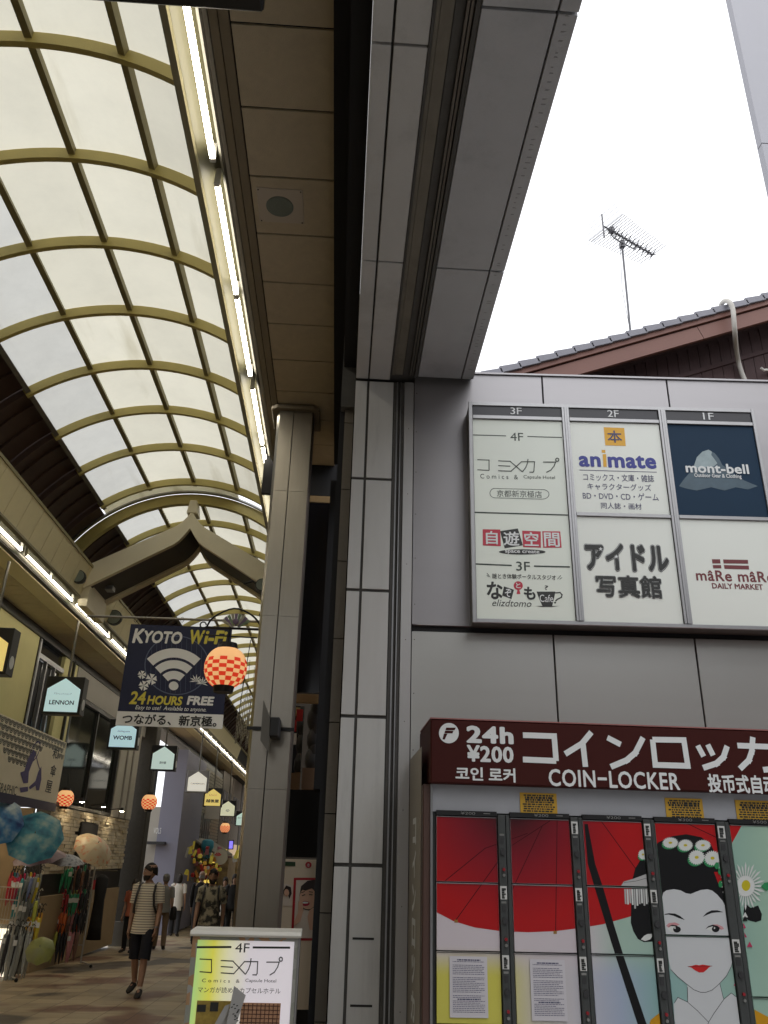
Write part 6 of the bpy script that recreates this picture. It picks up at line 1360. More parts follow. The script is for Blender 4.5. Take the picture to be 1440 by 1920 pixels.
def umbrella(c, axis, R, lab, m, m2=None, n=8, depth=.42, shaft=.75):
    c = Vector(c); ax = Vector(axis).normalized(); u = ax.orthogonal().normalized(); v = ax.cross(u); t = thing('open_umbrella', lab, 'umbrella', c)
    def P(r, a, drop=0): return c + (u * math.cos(a) + v * math.sin(a)) * R * r - ax * (depth * R * (r ** 2) + drop)
    for g_ in range(n):
        a0, a1 = 2 * math.pi * g_ / n, 2 * math.pi * (g_ + 1) / n; mb = MB(); RR = 6; AA = 4
        def Q(i, j):
            r = i / RR; a = a0 + (a1 - a0) * j / AA; w_ = 1 - .07 * r * math.sin(math.pi * j / AA); q = P(r * w_, a); return q - ax * .02 * R * r * math.sin(math.pi * j / AA)
        for i in range(RR):
            for j in range(AA): 
                if i == 0: mb.face([Q(0, 0), Q(1, j), Q(1, j + 1)])
                else: mb.face([Q(i, j), Q(i + 1, j), Q(i + 1, j + 1), Q(i, j + 1)])
        mb.build('canopy_panel', m2 if (m2 and g_ in (1, 2)) else m, t, smooth=True)
        MB().tube([P(k / 4, a0, .004) for k in range(5)], .0028, 4).build('rib', m_steel_d, t)
    MB().tube([c + ax * .05, c - ax * shaft * R * 1.6], .006, 6).build('shaft', m_steel_d, t)
    return t
mb1 = canopy_mat('blue_paper_parasol', [(.02, .03, .16), (.05, .20, .42), (.42, .52, .55)], 4.2, .50); mb2 = canopy_mat('teal_paper_parasol', [(.02, .08, .16), (.06, .26, .34), (.34, .46, .42)], 4.5, .50)
mb3 = canopy_mat('red_grey_canopy', [(.20, .03, .05), (.26, .16, .17), (.22, .12, .13)], 4); mb3b = mat('pale_pink_canopy', (.50, .42, .42), .5, 0, .06)
mb4 = canopy_mat('lace_print_canopy', [(.05, .05, .07), (.36, .36, .38), (.45, .45, .46)], 22, .5); mb5 = canopy_mat('peach_flower_canopy', [(.62, .52, .34), (.62, .50, .32), (.66, .14, .07)], 12, .57)
umbrella(atY(-2, 1530, 13.6), (.5, -.75, .45), .42, 'big blue parasol at the left edge under the banner', mb1, depth=.3)
umbrella(atY(66, 1562, 13.9), (.25, -.85, .45), .44, 'big teal parasol beside the blue one under the banner', mb2, depth=.3)
umbrella(atY(74, 1590, 14.5), (-.1, -.25, .95), .42, 'red and grey umbrella with one pale panel above the wire rack', mb3, mb3b)
umbrella(atY(127, 1602, 15.0), (.1, -.2, .95), .30, 'small clear umbrella with a lace print above the wire rack', mb4)
umbrella(atY(184, 1580, 17.0), (.55, -.5, .65), .40, 'peach umbrella with red flowers tilted towards the street', mb5, depth=.5)
umbrella(atY(75, 1775, 14.4), (.15, -.8, .5), .22, 'yellowish clear umbrella low in front of the rack', canopy_mat('lime_clear_canopy', [(.20, .22, .06), (.30, .32, .10), (.25, .25, .15)], 3), depth=.6)
# wire racks with folded umbrellas
m_wire = mat('white_wire', (.50, .48, .43), .45, .2, .06)
def rack(lab, x0, y0p, x1, y1p, zb0, H):
    """rack between two ground points"""
    t = thing('wire_rack', lab, 'rack', ((x0 + x1) / 2, (y0p + y1p) / 2, zb0)); A_, B_ = Vector((x0, y0p, zb0)), Vector((x1, y1p, zb0)); U = Vector((0, 0, 1)); d = (B_ - A_)
    for q in (A_, B_): MB().tube([q + U * .05, q + U * H], .017, 8).build('upright', m_wire, t); MB().tube([q + Vector((.25, -.2, .05)), q + Vector((-.05, .25, .05))], .014, 8).build('foot', m_wire, t); MB().ball(q + Vector((.25, -.2, .03)), .03, 8, 6).build('castor', m_black, t)
    for f in (.2, .42, .64, .86, 1.0): MB().tube([A_ + U * H * f, B_ + U * H * f], .009, 6).build('rail', m_wire, t)
    mb = MB(); n = int(d.length / .07)
    for k in range(1, n): q = A_ + d * k / n; mb.tube([q + U * H * .2, q + U * H], .0035, 4, cap=False)
    mb.build('wires', m_wire, t)['kind'] = 'stuff'; return t
def folded(px, py, L, Y, nm, c, row, tilt=0, rad=.03, tagc=False):
    top = atY(px, py, Y); t = thing('folded_umbrella', 'folded %s umbrella %s' % (nm, row), 'umbrella', top, group='folded %s umbrellas %s' % (nm, row)); dn = Vector((tilt, 0, -1)).normalized()
    m = mat('umb_' + nm, tuple(min(.9, v * 1.7) for v in c), .45, 0, .25, 25)
    mb = MB(); rings = []
    for z, r in ((.02, .3), (.06, .75), (.25, 1.0), (.6, .85), (.92, .35), (1.0, .1)):
        rings.append([top + dn * L * z + Vector((rad * r * (1 + .22 * (k % 2)) * math.cos(k * math.pi / 5), rad * r * (1 + .22 * (k % 2)) * math.sin(k * math.pi / 5), 0)) for k in range(10)])
    mb.loft(rings); mb.build('canopy', m, t)
    MB().tube([top + dn * .02, top - dn * .10, top - dn * .13 + Vector((.03, 0, 0)), top - dn * .10 + Vector((.05, 0, 0))], .008, 6).build('handle', m_dark if nm != 'clear grey' else m_white, t)
    if tagc: MB().box(tuple(top + Vector((-.03, -.045, -.16))), tuple(top + Vector((.03, -.04, -.08)))).build('price_tag', m_iwhite, t)
gq = atG(150, 1812); rack('white wire umbrella rack in front of the shop, full of folded umbrellas', -6.2, gq.y - .2, gq.x, gq.y, gz(gq.y), 1.78)
g0 = atG(8, 1838); rack('second white rack leaning at the left edge of the picture', g0.x - .8, g0.y + .5, g0.x, g0.y, gz(g0.y), 1.35)
YR = gq.y - .12; YR2 = g0.y + .35
Cc = dict(red=(.32, .02, .03), teal=(.02, .16, .17), grey=(.16, .17, .16), blue=(.10, .13, .24), crimson=(.28, .01, .05), black=(.012, .012, .014), green=(.02, .18, .09), yellow=(.42, .34, .03), lime=(.26, .28, .04), orange=(.40, .09, .02), amber=(.50, .26, .02), pink=(.40, .17, .18), brown=(.12, .06, .04), **{'clear grey': (.20, .21, .20)})
random.seed(5)
plan = [(1646, .36, YR2, [(20, 'red'), (25, 'red'), (30, 'red'), (36, 'crimson'), (43, 'teal'), (48, 'grey'), (55, 'grey'), (61, 'blue'), (67, 'grey'), (73, 'yellow')], 'on the upper front row by the left rack'),
        (1628, .34, YR, [(76, 'crimson'), (83, 'crimson'), (90, 'red'), (98, 'black'), (105, 'black'), (112, 'black'), (121, 'green'), (128, 'green'), (135, 'green'), (144, 'brown'), (150, 'black'), (157, 'brown'), (165, 'black')], 'on the top row of the long wire rack'),
        (1674, .34, YR, [(72, 'lime'), (79, 'yellow'), (85, 'yellow'), (93, 'lime'), (100, 'red'), (107, 'red'), (113, 'crimson'), (120, 'red'), (127, 'red'), (135, 'green'), (141, 'green'), (147, 'green'), (156, 'black'), (163, 'black')], 'on the second row of the long wire rack'),
        (1712, .34, YR, [(92, 'crimson'), (98, 'red'), (104, 'red'), (110, 'orange'), (117, 'orange'), (124, 'orange'), (131, 'brown'), (138, 'pink'), (145, 'black'), (152, 'black'), (159, 'black')], 'on the third row of the long wire rack'),
        (1744, .46, YR, [(94, 'brown'), (101, 'lime'), (107, 'lime'), (113, 'black'), (119, 'black'), (125, 'black'), (133, 'pink'), (139, 'pink'), (146, 'brown')], 'on the bottom row of the long wire rack'),
        (1690, .40, YR2, [(30, 'teal'), (36, 'teal'), (43, 'grey'), (50, 'grey'), (56, 'clear grey'), (62, 'clear grey'), (69, 'lime')], 'on the middle front row by the left rack'),
        (1720, .42, YR2, [(25, 'clear grey'), (30, 'clear grey'), (35, 'clear grey'), (40, 'clear grey'), (45, 'grey'), (50, 'clear grey'), (55, 'amber'), (60, 'amber'), (65, 'amber'), (70, 'amber'), (75, 'yellow')], 'on the lower front row by the left rack'),
        (1752, .60, YR2 - .3, [(12, 'grey'), (18, 'black'), (23, 'clear grey'), (28, 'grey'), (33, 'black'), (38, 'clear grey'), (43, 'grey'), (48, 'black'), (53, 'clear grey'), (58, 'grey')], 'standing in the floor stand by the left rack')]
plan += [(y - 9, L * 1.1, Y + .22, [(x + 3.5, items[(k * 3 + 1) % len(items)][1]) for k, (x, _) in enumerate(items)], row) for y, L, Y, items, row in list(plan)]
for y, L, Y, items, row in plan:
    for x, nm in items: folded(x, y + random.uniform(-3, 3) + (x - 90) * .02, L * random.uniform(1.05, 1.3), Y + random.uniform(-.1, .1), nm, Cc[nm], row, random.uniform(-.1, .02), random.uniform(.026, .038), random.random() < .22)
for px, y, ry in ((112, 1740, 0),):
    pass
dr_ = thing('hanging_dress', 'long black clothes hanging beside the granite column', 'clothes', atY(190, 1650, 19.5)); c = atY(193, 1640, 19.5)
mb = MB(); mb.loft([[Vector((c.x + rx * math.cos(a * math.pi / 8) * (1 + .12 * (a % 2)), 19.5 + ry * math.sin(a * math.pi / 8), c.z - z)) for a in range(16)] for rx, ry, z in ((.04, .05, 0), (.13, .09, .08), (.10, .08, .5), (.12, .10, 1.0), (.14, .10, 1.25))]); mb.build('black_cloth', mat('black_cloth', (.010, .010, .012), .8, 0, .3, 8), dr_, smooth=True)
MB().tube([c + Vector((-.4, 0, .08)), c + Vector((.3, 0, .08))], .012, 6).build('rail', m_steel_d, dr_); MB().tube([c + Vector((0, 0, 0)), c + Vector((0, 0, .08))], .004, 5).build('hook', m_steel_d, dr_)
wt_ = thing('white_towel', 'white and red cloth strip hanging at the end of the wire rack', 'cloth', atY(176, 1660, YR)); a, b = atY(172, 1693, YR), atY(180, 1640, YR); boxpart('cloth', (a.x, YR, a.z), (b.x, YR + .02, b.z), m_pwhite, wt_); a2, b2 = atY(173, 1668, YR), atY(180, 1650, YR); boxpart('red_band', (a2.x, YR - .004, a2.z), (b2.x, YR - .001, b2.z), m_pred, wt_)
sl_ = thing('counter', 'low lit glass counter behind the racks', 'counter', (-5.9, 15.2, gz(15))); boxpart('top', (-6.6, 15.6, .42), (-5.3, 16.0, .46), m_white, sl_); boxpart('front', (-6.6, 15.62, gz(15)), (-5.3, 15.66, .415), mat('lit_counter_glass', (.8, .72, .55), .4, 0, .3, 7, emit=1.6), sl_)
for k, (x, y) in enumerate(((168, 1766), (183, 1766))):
    g_ = atG(x, y); t = thing('sneakers', ['pair of black and white sneakers standing by the granite column', 'second pair of dark sneakers left by the wire rack'][1 - k], 'shoes', g_)
    for s_ in (-.09, .09):
        c = g_ + Vector((s_, 0, 0)); MB().loft([[c + Vector((rx * math.cos(a * math.pi / 6), ry * math.sin(a * math.pi / 6) - sh_, z)) for a in range(12)] for rx, ry, sh_, z in ((.05, .14, 0, .0), (.052, .145, 0, .03))]).build('sole', m_iwhite, t)
        MB().loft([[c + Vector((rx * math.cos(a * math.pi / 6), ry * math.sin(a * math.pi / 6) + sh_, z)) for a in range(12)] for rx, ry, sh_, z in ((.048, .138, 0, .031), (.045, .12, .02, .06), (.038, .06, .07, .10))]).build('upper', m_black, t, smooth=True)

# lamps inside the umbrella shop
for k, y in enumerate((10.5, 12.6, 14.7)):
    t = thing('shop_lamp', ['warm lamp strip in the umbrella shop ceiling nearest the picture edge', 'middle warm lamp strip in the umbrella shop ceiling', 'farthest warm lamp strip in the umbrella shop ceiling'][k], 'lamp', (-6.2, y, 2.32))
    boxpart('tube', (-6.5, y, 2.30), (-5.75, y + .05, 2.34), mat('warm_tube', (1, .9, .7), .5, emit=40, ecol=(1, .80, .52)), t); boxpart('holder', (-6.52, y - .01, 2.341), (-5.73, y + .06, 2.358), m_white, t)
t = thing('shop_lamp', 'row of small warm spotlights over the split stone wall', 'lamp', (-4.95, 18, 2.6))
for k in range(3): y = 16.9 + 1.6 * k; MB().tube([(XF + .02, y, 2.55), (XF + .30, y, 2.58)], .01, 6).build('arm', m_black, t); MB().loft([[Vector((XF + .30 + r * math.cos(a * math.pi / 6), y + r * math.sin(a * math.pi / 6), z)) for a in range(12)] for r, z in ((.05, 2.52), (.03, 2.60))]).build('shade', m_black, t); MB().loft([[Vector((XF + .30 + r * math.cos(a * math.pi / 6), y + r * math.sin(a * math.pi / 6), z)) for a in range(12)] for r, z in ((.035, 2.515), (.042, 2.519))]).build('bulb', mat('warm_bulb', (1, .8, .5), .5, emit=150, ecol=(1, .80, .52)), t)
# ================================================================= people
def skinmesh(J, E, m, name, parent, M4, sub=2, root=0):
    me = bpy.data.meshes.new(name); names = list(J); me.from_pydata([J[k][0] for k in names], [(names.index(a), names.index(b)) for a, b in E], [])
    o = bpy.data.objects.new('tmp', me); COL.objects.link(o); mo = o.modifiers.new('s', 'SKIN'); mo.use_smooth_shade = True; mo.branch_smoothing = .3
    for i, k in enumerate(names):
        r = J[k][1]; me.skin_vertices[0].data[i].radius = r if isinstance(r, tuple) else (r, r); me.skin_vertices[0].data[i].use_root = (i == root)
    ss = o.modifiers.new('u', 'SUBSURF'); ss.levels = sub; ss.render_levels = sub
    dg = bpy.context.evaluated_depsgraph_get(); r = bpy.data.meshes.new_from_object(o.evaluated_get(dg)); bpy.data.objects.remove(o); bpy.data.meshes.remove(me)
    r.materials.clear(); r.materials.append(m); r.polygons.foreach_set('use_smooth', [True] * len(r.polygons)); r.name = name
    c = bpy.data.objects.new(name, r); COL.objects.link(c); c.parent = parent; WM[c] = WM[parent].copy(); return c
def ring(c, rx, ry, n=18, fold=0, ph=0, tilt=0):
    return [Vector((c[0] + rx * math.cos(2 * math.pi * k / n) * (1 + fold * math.sin(5 * 2 * math.pi * k / n + ph)), c[1] + ry * math.sin(2 * math.pi * k / n) * (1 + fold * math.cos(4 * 2 * math.pi * k / n + ph)), c[2] + tilt * math.sin(2 * math.pi * k / n))) for k in range(n)]
def limb_rings(P, R, n=12, fold=.03):
    out = []; pr = Vector((1, 0, 0))
    for k, p in enumerate(P):
        t = (P[min(k + 1, len(P) - 1)] - P[max(k - 1, 0)]).normalized(); u = (pr - t * pr.dot(t)).normalized(); v = t.cross(u); out.append([p + (u * math.cos(2 * math.pi * a / n) + v * math.sin(2 * math.pi * a / n)) * R[k] * (1 + fold * math.sin(a * 2.5 + k * 1.9)) for a in range(n)])
    return out
def smat(name, c1, c2=None, mode=None, sc=60):
    if name in MATS: return MATS[name]
    m = mat(name, c1, .85, 0, .12, 12, .25, 30)
    if mode == 'stripe':
        n = m.node_tree; p = n.nodes['Principled BSDF']; tc = n.nodes.new('ShaderNodeTexCoord'); sx = n.nodes.new('ShaderNodeSeparateXYZ'); n.links.new(tc.outputs['Object'], sx.inputs[0])
        a = n.nodes.new('ShaderNodeMath'); a.operation = 'MULTIPLY'; a.inputs[1].default_value = sc; n.links.new(sx.outputs['Z'], a.inputs[0]); f = n.nodes.new('ShaderNodeMath'); f.operation = 'FRACT'; n.links.new(a.outputs[0], f.inputs[0]); g = n.nodes.new('ShaderNodeMath'); g.operation = 'GREATER_THAN'; g.inputs[1].default_value = .66; n.links.new(f.outputs[0], g.inputs[0])
        mx = n.nodes.new('ShaderNodeMix'); mx.data_type = 'RGBA'; mx.inputs[6].default_value = (*c1, 1); mx.inputs[7].default_value = (*c2, 1); n.links.new(g.outputs[0], mx.inputs[0]); n.links.new(mx.outputs[2], p.inputs['Base Color'])
    if mode == 'camo':
        n = m.node_tree; p = n.nodes['Principled BSDF']; tc = n.nodes.new('ShaderNodeTexCoord'); nz = n.nodes.new('ShaderNodeTexNoise'); nz.inputs['Scale'].default_value = sc; nz.inputs['Detail'].default_value = 5; n.links.new(tc.outputs['Object'], nz.inputs['Vector'])
        rp = n.nodes.new('ShaderNodeValToRGB'); rp.color_ramp.interpolation = 'CONSTANT'; e = rp.color_ramp.elements; e[0].color = (*c2, 1); e[1].color = (*c1, 1); e[1].position = .52; x = e.new(.45); x.color = (*((Vector(c1) + Vector(c2)) / 2), 1); n.links.new(nz.outputs['Fac'], rp.inputs[0]); n.links.new(rp.outputs[0], p.inputs['Base Color'])
    return m
m_eye = mat('eye_white', (.55, .53, .5), .3); m_irisd = mat('eye_dark', (.02, .012, .01), .2)
def person(loc, face, h, lab, skin, top, bottom, shoes, hair, stride=.0, long_pants=True, sleeve=.5, beard=None, hairstyle='short', headyaw=0, pack=False, glasses=False, arms=(0, 0), hem=.86, cap=None, bag=None, watch=False, skirt=False, skinc=(.40, .23, .155), smile=False):
    """face: heading in degrees, 0 looks away from the camera (+y), 180 looks at it. Local frame: +y forward, +x right."""
    t = thing('person', lab, 'person', loc, R_(face)); k = h / 1.75; M = WM[t]
    def L(*p): return Vector(p) * k
    ms = mat('skin_' + skin, skinc, .55, 0, .08, 12, .1, 60)
    sL, sR = stride, -stride                                  # forward swing of each foot
    def leg(s, sw):
        hip = (.095 * s, 0, .92); knee = (.10 * s, sw * .52 + .03, .50 - abs(sw) * .03); lift = max(0, -sw) * .18
        ank = (.105 * s, sw * 1.0 - (.05 if sw < 0 else 0), .085 + lift); heel = (ank[0], ank[1] - .04, .045 + lift * 1.3); toe = (ank[0] + .02 * s, ank[1] + .16, .03 + lift * .35); return hip, knee, ank, heel, toe
    def arm(s, sw):
        sh = (.175 * s, -.01, 1.415); el = (.215 * s, -.02 + sw * .35, 1.13 + abs(sw) * .02); wr = (.225 * s - .02 * s * abs(sw), .06 + sw * .85, .885 + abs(sw) * .08); hd = (wr[0], wr[1] + .02, wr[2] - .085); return sh, el, wr, hd
    J = {}; E = []
    def add(n_, p, r, prev=None): J[n_] = (L(*p), tuple(v * k for v in r) if isinstance(r, tuple) else r * k); (E.append((prev, n_)) if prev else None)
    add('pelvis', (0, 0, .95), (.145, .105)); add('waist', (0, .0, 1.08), (.128, .095), 'pelvis'); add('chest', (0, -.005, 1.27), (.150, .105), 'waist'); add('collar', (0, -.015, 1.41), (.115, .075), 'chest'); add('neck', (0, -.005, 1.49), .052, 'collar'); add('neck2', (0, .01, 1.535), .052, 'neck')
    hy = R_(headyaw)
    legs = {}
    for s, sw, n_ in ((1, sR, 'r'), (-1, sL, 'l')):
        hip, kn, an, he, to = leg(s, sw); legs[n_] = (hip, kn, an, he, to); add('hip' + n_, hip, .082, 'pelvis'); add('thigh' + n_, ((hip[0] + kn[0]) / 2, (hip[1] + kn[1]) / 2, (hip[2] + kn[2]) / 2), .075, 'hip' + n_); add('knee' + n_, kn, .053, 'thigh' + n_)
        add('calf' + n_, (an[0] * .35 + kn[0] * .65, an[1] * .35 + kn[1] * .65 - .015, an[2] * .35 + kn[2] * .65), .056, 'knee' + n_); add('ankle' + n_, an, .036, 'calf' + n_); add('toe' + n_, (to[0], to[1] - .05, to[2] + .015), (.036, .025), 'ankle' + n_)
    ar = {}
    for s, sw, n_ in ((1, arms[1], 'r'), (-1, arms[0], 'l')):
        sh, el, wr, hd = arm(s, sw); ar[n_] = (sh, el, wr, hd); add('sh' + n_, sh, .055, 'collar'); add('el' + n_, el, .041, 'sh' + n_); add('fore' + n_, tuple((el[i] * .6 + wr[i] * .4) for i in range(3)), .038, 'el' + n_); add('wr' + n_, wr, .027, 'fore' + n_)
        add('palm' + n_, hd, (.036, .020), 'wr' + n_)
    b = skinmesh(J, E, ms, 'body', t, M)
    def W_(p): return M @ L(*p)
    for n_ in 'rl':                                           # hands: palm block with five curled fingers
        s = 1 if n_ == 'r' else -1; hd = ar[n_][3]; mb = MB()
        mb.loft([[W_(q) for q in ((hd[0] - .014, hd[1] - w_, hd[2] + dz), (hd[0] + .014, hd[1] - w_, hd[2] + dz), (hd[0] + .014, hd[1] + w_, hd[2] + dz), (hd[0] - .014, hd[1] + w_, hd[2] + dz))] for dz, w_ in ((.035, .028), (0, .040), (-.035, .038))])
        for f, ln in enumerate((.062, .070, .066, .052)):
            y = hd[1] + .030 - f * .020; mb.tube([W_((hd[0], y, hd[2] - .030)), W_((hd[0] - .004 * s, y + .002, hd[2] - .030 - ln * .5)), W_((hd[0] - .020 * s, y + .004, hd[2] - .030 - ln))], [.0088 * k, .0082 * k, .0062 * k], 6)
        mb.tube([W_((hd[0], hd[1] + .034, hd[2] + .015)), W_((hd[0] - .012 * s, hd[1] + .058, hd[2] - .012)), W_((hd[0] - .018 * s, hd[1] + .056, hd[2] - .040))], [.011 * k, .010 * k, .007 * k], 6)
        mb.build('hand', ms, t, smooth=True)
    # head: one shaped surface with nose, brow, jaw and ears
    HC = Vector((0, .018, 1.635)); c_, s__ = math.cos(hy), math.sin(hy)
    def Hd(x, y, z): return M @ ((HC + Vector((x * c_ - y * s__, x * s__ + y * c_, z))) * k)
    mb = MB(); n = 24; rings = []
    prof = [(-.118, .030, .030, .045), (-.112, .044, .050, .035), (-.09, .056, .068, .020), (-.06, .064, .080, .008), (-.03, .070, .088, .003), (0, .074, .094, 0), (.03, .076, .097, -.004), (.06, .074, .095, -.008), (.088, .062, .082, -.010), (.108, .040, .055, -.010), (.118, .012, .018, -.010)]
    for z, rx, ry, oy in prof:
        rg = []
        for a in range(n):
            th = 2 * math.pi * a / n; x = rx * math.cos(th); y = ry * math.sin(th) + oy; fr_ = max(0, math.sin(th)) ** 6
            if fr_ > .3:
                if -.045 < z < -.02: y += .018 * fr_ * (1 if abs(x) < .02 else 0)
                if -.02 <= z < .01: y += .008 * fr_ * (1 if abs(x) < .015 else -.6)
                if .02 < z < .045: y += .003
            rg.append(Hd(x, y, z))
        rings.append(rg)
    mb.loft(rings); mb.build('head', ms, t, smooth=True)
    MB().loft([[Hd(x * w1, y, z) for x in (-1, 1)] + [Hd(x * w1 * .6, y + dy, z - .002) for x in (1, -1)] for z, w1, y, dy in ((.012, .007, .090, .004), (-.018, .010, .090, .020), (-.034, .015, .088, .022), (-.042, .012, .086, .010))]).build('nose', ms, t, smooth=True)
    mb = MB()
    for s in (-1, 1): mb.ball(Hd(.076 * s, -.005, -.012), (.010 * k, .018 * k, .030 * k), 10, 6)
    mb.build('ears', ms, t, smooth=True)
    if abs(((face + headyaw) % 360) - 180) < 100:
        for s in (-1, 1): MB().ball(Hd(.030 * s, .083, .006), (.011 * k, .008 * k, .006 * k), 8, 6).build('eye', m_eye, t); MB().ball(Hd(.030 * s, .0895, .006), (.0055 * k, .004 * k, .0055 * k), 8, 6).build('iris', m_irisd, t); MB().tube([Hd(.014 * s, .096, .022), Hd(.030 * s, .096, .028), Hd(.046 * s, .086, .023)], .0035 * k, 5).build('eyebrow', mat('hair_' + hair[0], hair[1], .7, 0, .3, 60), t)
        MB().tube([Hd(-.022, .089, -.062), Hd(0, .097, -.064), Hd(.022, .089, -.062)], .0045 * k, 6).build('mouth', mat('lip_brown', (.22, .08, .07), .5), t)
    mh = mat('hair_' + hair[0], hair[1], .7, 0, .35, 60, .6, 90)
    if hairstyle != 'bald':
        lowf = .045 if hairstyle == 'short' else .03; mb = MB(); sc_ = 1.10 if hairstyle == 'short' else 1.18; rg = []
        back = -.055 if hairstyle == 'short' else -.16
        for i in range(9):
            u = i / 8; rw = []
            for a in range(n):
                th = 2 * math.pi * a / n; fr_ = (math.sin(th) + 1) / 2; zl = lowf * fr_ ** 1.5 + back * (1 - fr_ ** 1.2) if hairstyle != 'long' else (.035 if fr_ > .8 else back)
                z = zl + (.128 - zl) * math.sin(u * math.pi / 2); rr = math.sqrt(max(0.0, 1 - (max(0, z) / .1285) ** 2)); rr = max(rr, .02); rr *= 1 + .03 * noise.noise(Vector((a * .8, i * .9, h)))
                rw.append(Hd(.080 * sc_ / 1.06 * rr * math.cos(th), .106 * sc_ / 1.06 * rr * math.sin(th) - .007, z))
            rg.append(rw)
        mb.loft(rg); mb.build('hair', mh, t, smooth=True)
    else:
        mb = MB(); rg = [[Hd((.079 - .004 * i) * math.cos(a), (.098) * math.sin(a) - .012, -.05 + .025 * i) for a in [math.pi * (1 + (q - 1) / 12) for q in range(15)]] for i in range(4)]
        for i in range(3):
            for a in range(14): mb.face([rg[i][a], rg[i][a + 1], rg[i + 1][a + 1], rg[i + 1][a]])
        mb.build('hair_fringe', mh, t, smooth=True)
    if beard:
        mb = MB(); rg = []
        for z, rx, ry, oy in ((-.128, .030, .038, .045), (-.112, .050, .060, .030), (-.09, .062, .075, .020), (-.07, .067, .084, .014), (-.052, .070, .082, .008)):
            rg.append([Hd(rx * math.cos(a), ry * math.sin(a) + oy, z) for a in [math.pi * q / 14 - .1 + .014 * q for q in range(15)]])
        for i in range(4):
            for a in range(14): mb.face([rg[i][a], rg[i][a + 1], rg[i + 1][a + 1], rg[i + 1][a]])
        mb.build('beard', mh, t, smooth=True)
    if cap: MB().loft([[Hd(rx * math.cos(2 * math.pi * a / 20), ry * math.sin(2 * math.pi * a / 20) - .008, z) for a in range(20)] for rx, ry, z in ((.088, .108, .03), (.088, .108, .07), (.07, .09, .115), (.03, .04, .135))]).build('cap', cap, t, smooth=True)
    if glasses:
        for s in (-1, 1): MB().ball(Hd(.035 * s, .072, .085), (.026 * k, .010 * k, .018 * k), 10, 6).build('sunglass_lens', m_black, t)
    # shirt
    mt_ = top; rg = []
    for z, rx, ry, f in ((hem, .184, .150, .045), (hem + .08, .180, .142, .035), (1.0, .166, .124, .03), (1.10, .162, .120, .02), (1.22, .172, .124, .012), (1.33, .178, .118, .01), (1.41, .165, .098, .005), (1.455, .110, .075, 0), (1.482, .066, .062, 0)):
        rg.append([M @ (Vector(q) * k) for q in ring((0, -.005, z), rx, ry, 20, f, z * 9, -.004)])
    MB().loft(rg, cap=False).build('shirt', mt_, t, smooth=True)
    for n_ in 'rl':
        sh, el, wr, hd = [Vector(q) for q in ar[n_]]; s = 1 if n_ == 'r' else -1; start = sh + Vector((-.05 * s, 0, .02)); P = [start, sh, sh.lerp(el, .5)] + ([sh.lerp(el, sleeve * 1.5)] if sleeve <= .6 else [el, el.lerp(wr, .5), wr]); Rr = [.062, .072, .066] + ([.068] if sleeve <= .6 else [.058, .050, .042])
        MB().loft([[M @ (q * k) for q in r] for r in limb_rings(P, Rr)], cap=False).build('sleeve', mt_, t, smooth=True)
    # trousers or shorts
    MB().loft([[M @ (Vector(q) * k) for q in ring((0, 0, z), rx, ry, 20, .01)] for z, rx, ry in ((.80, .148, .100), (.88, .155, .108), (.98, .145, .104), (1.03, .140, .10))]).build('waistband', bottom, t, smooth=True)
    for n_ in 'rl':
        hip, kn, an, he, to = [Vector(q) for q in legs[n_]]; 
        if skirt: continue
        P = [hip + Vector((0, 0, -.04)), hip.lerp(kn, .3), hip.lerp(kn, .7), kn + (Vector((0, 0, -.03)) if not long_pants else Vector())]; Rr = [.078, .094, .088, .086]
        if long_pants: P += [kn.lerp(an, .4), kn.lerp(an, .8), an + Vector((0, 0, .0))]; Rr = [.078, .088, .080, .070, .068, .062, .060]
        MB().loft([[M @ (q * k) for q in r] for r in limb_rings(P, Rr, 14, .03)], cap=False).build('trouser_leg', bottom, t, smooth=True)
    if skirt: MB().loft([[M @ (Vector(q) * k) for q in ring((0, 0, z), rx, ry, 20, f)] for z, rx, ry, f in ((.95, .17, .12, 0), (.7, .21, .16, .04), (.35, .25, .2, .06))], cap=False).build('skirt', bottom, t, smooth=True)
    for n_ in 'rl':
        hip, kn, an, he, to = legs[n_]; mb = MB(); d = Vector((to[0] - he[0], to[1] - he[1], to[2] - he[2])); rg = []
        for u, w_, hh in ((-.12, .026, .05), (0, .040, .095), (.25, .044, .10), (.5, .046, .072), (.8, .050, .052), (1.02, .044, .042), (1.16, .020, .028)):
            p = Vector(he) + d * u; rg.append([M @ ((p + Vector((w_ * math.cos(a), 0, max(-.04, hh * .62 * math.sin(a)) + (hh - .05) * .5)) + Vector((0, 0, 0))) * k) for a in [2 * math.pi * q / 12 for q in range(12)]])
        mb.loft(rg); mb.build('shoe', shoes, t, smooth=True)
        if not long_pants: an_ = Vector(an); MB().loft([[M @ (q * k) for q in r] for r in limb_rings([an_ + Vector((0, 0, -.02)), an_ + Vector((0, -.005, .05))], [.044, .042], 12, 0)], cap=False).build('sock', m_pwhite, t, smooth=True)
    if pack:
        for s in (-1, 1): MB().tube([W_((.10 * s, -.12, 1.40)), W_((.115 * s, -.05, 1.475)), W_((.12 * s, .06, 1.44)), W_((.125 * s, .125, 1.33)), W_((.145 * s, .125, 1.18)), W_((.17 * s, .05, 1.08)), W_((.13 * s, -.13, 1.05))], .018 * k, 6).build('pack_strap', m_dark, t)
        MB().loft([[W_((rx * math.cos(2 * math.pi * a / 16), -.19 + ry * math.sin(2 * math.pi * a / 16), z)) for a in range(16)] for z, rx, ry in ((.98, .11, .05), (1.02, .14, .08), (1.25, .15, .09), (1.42, .12, .07), (1.46, .06, .04))]).build('backpack', m_dark, t, smooth=True)
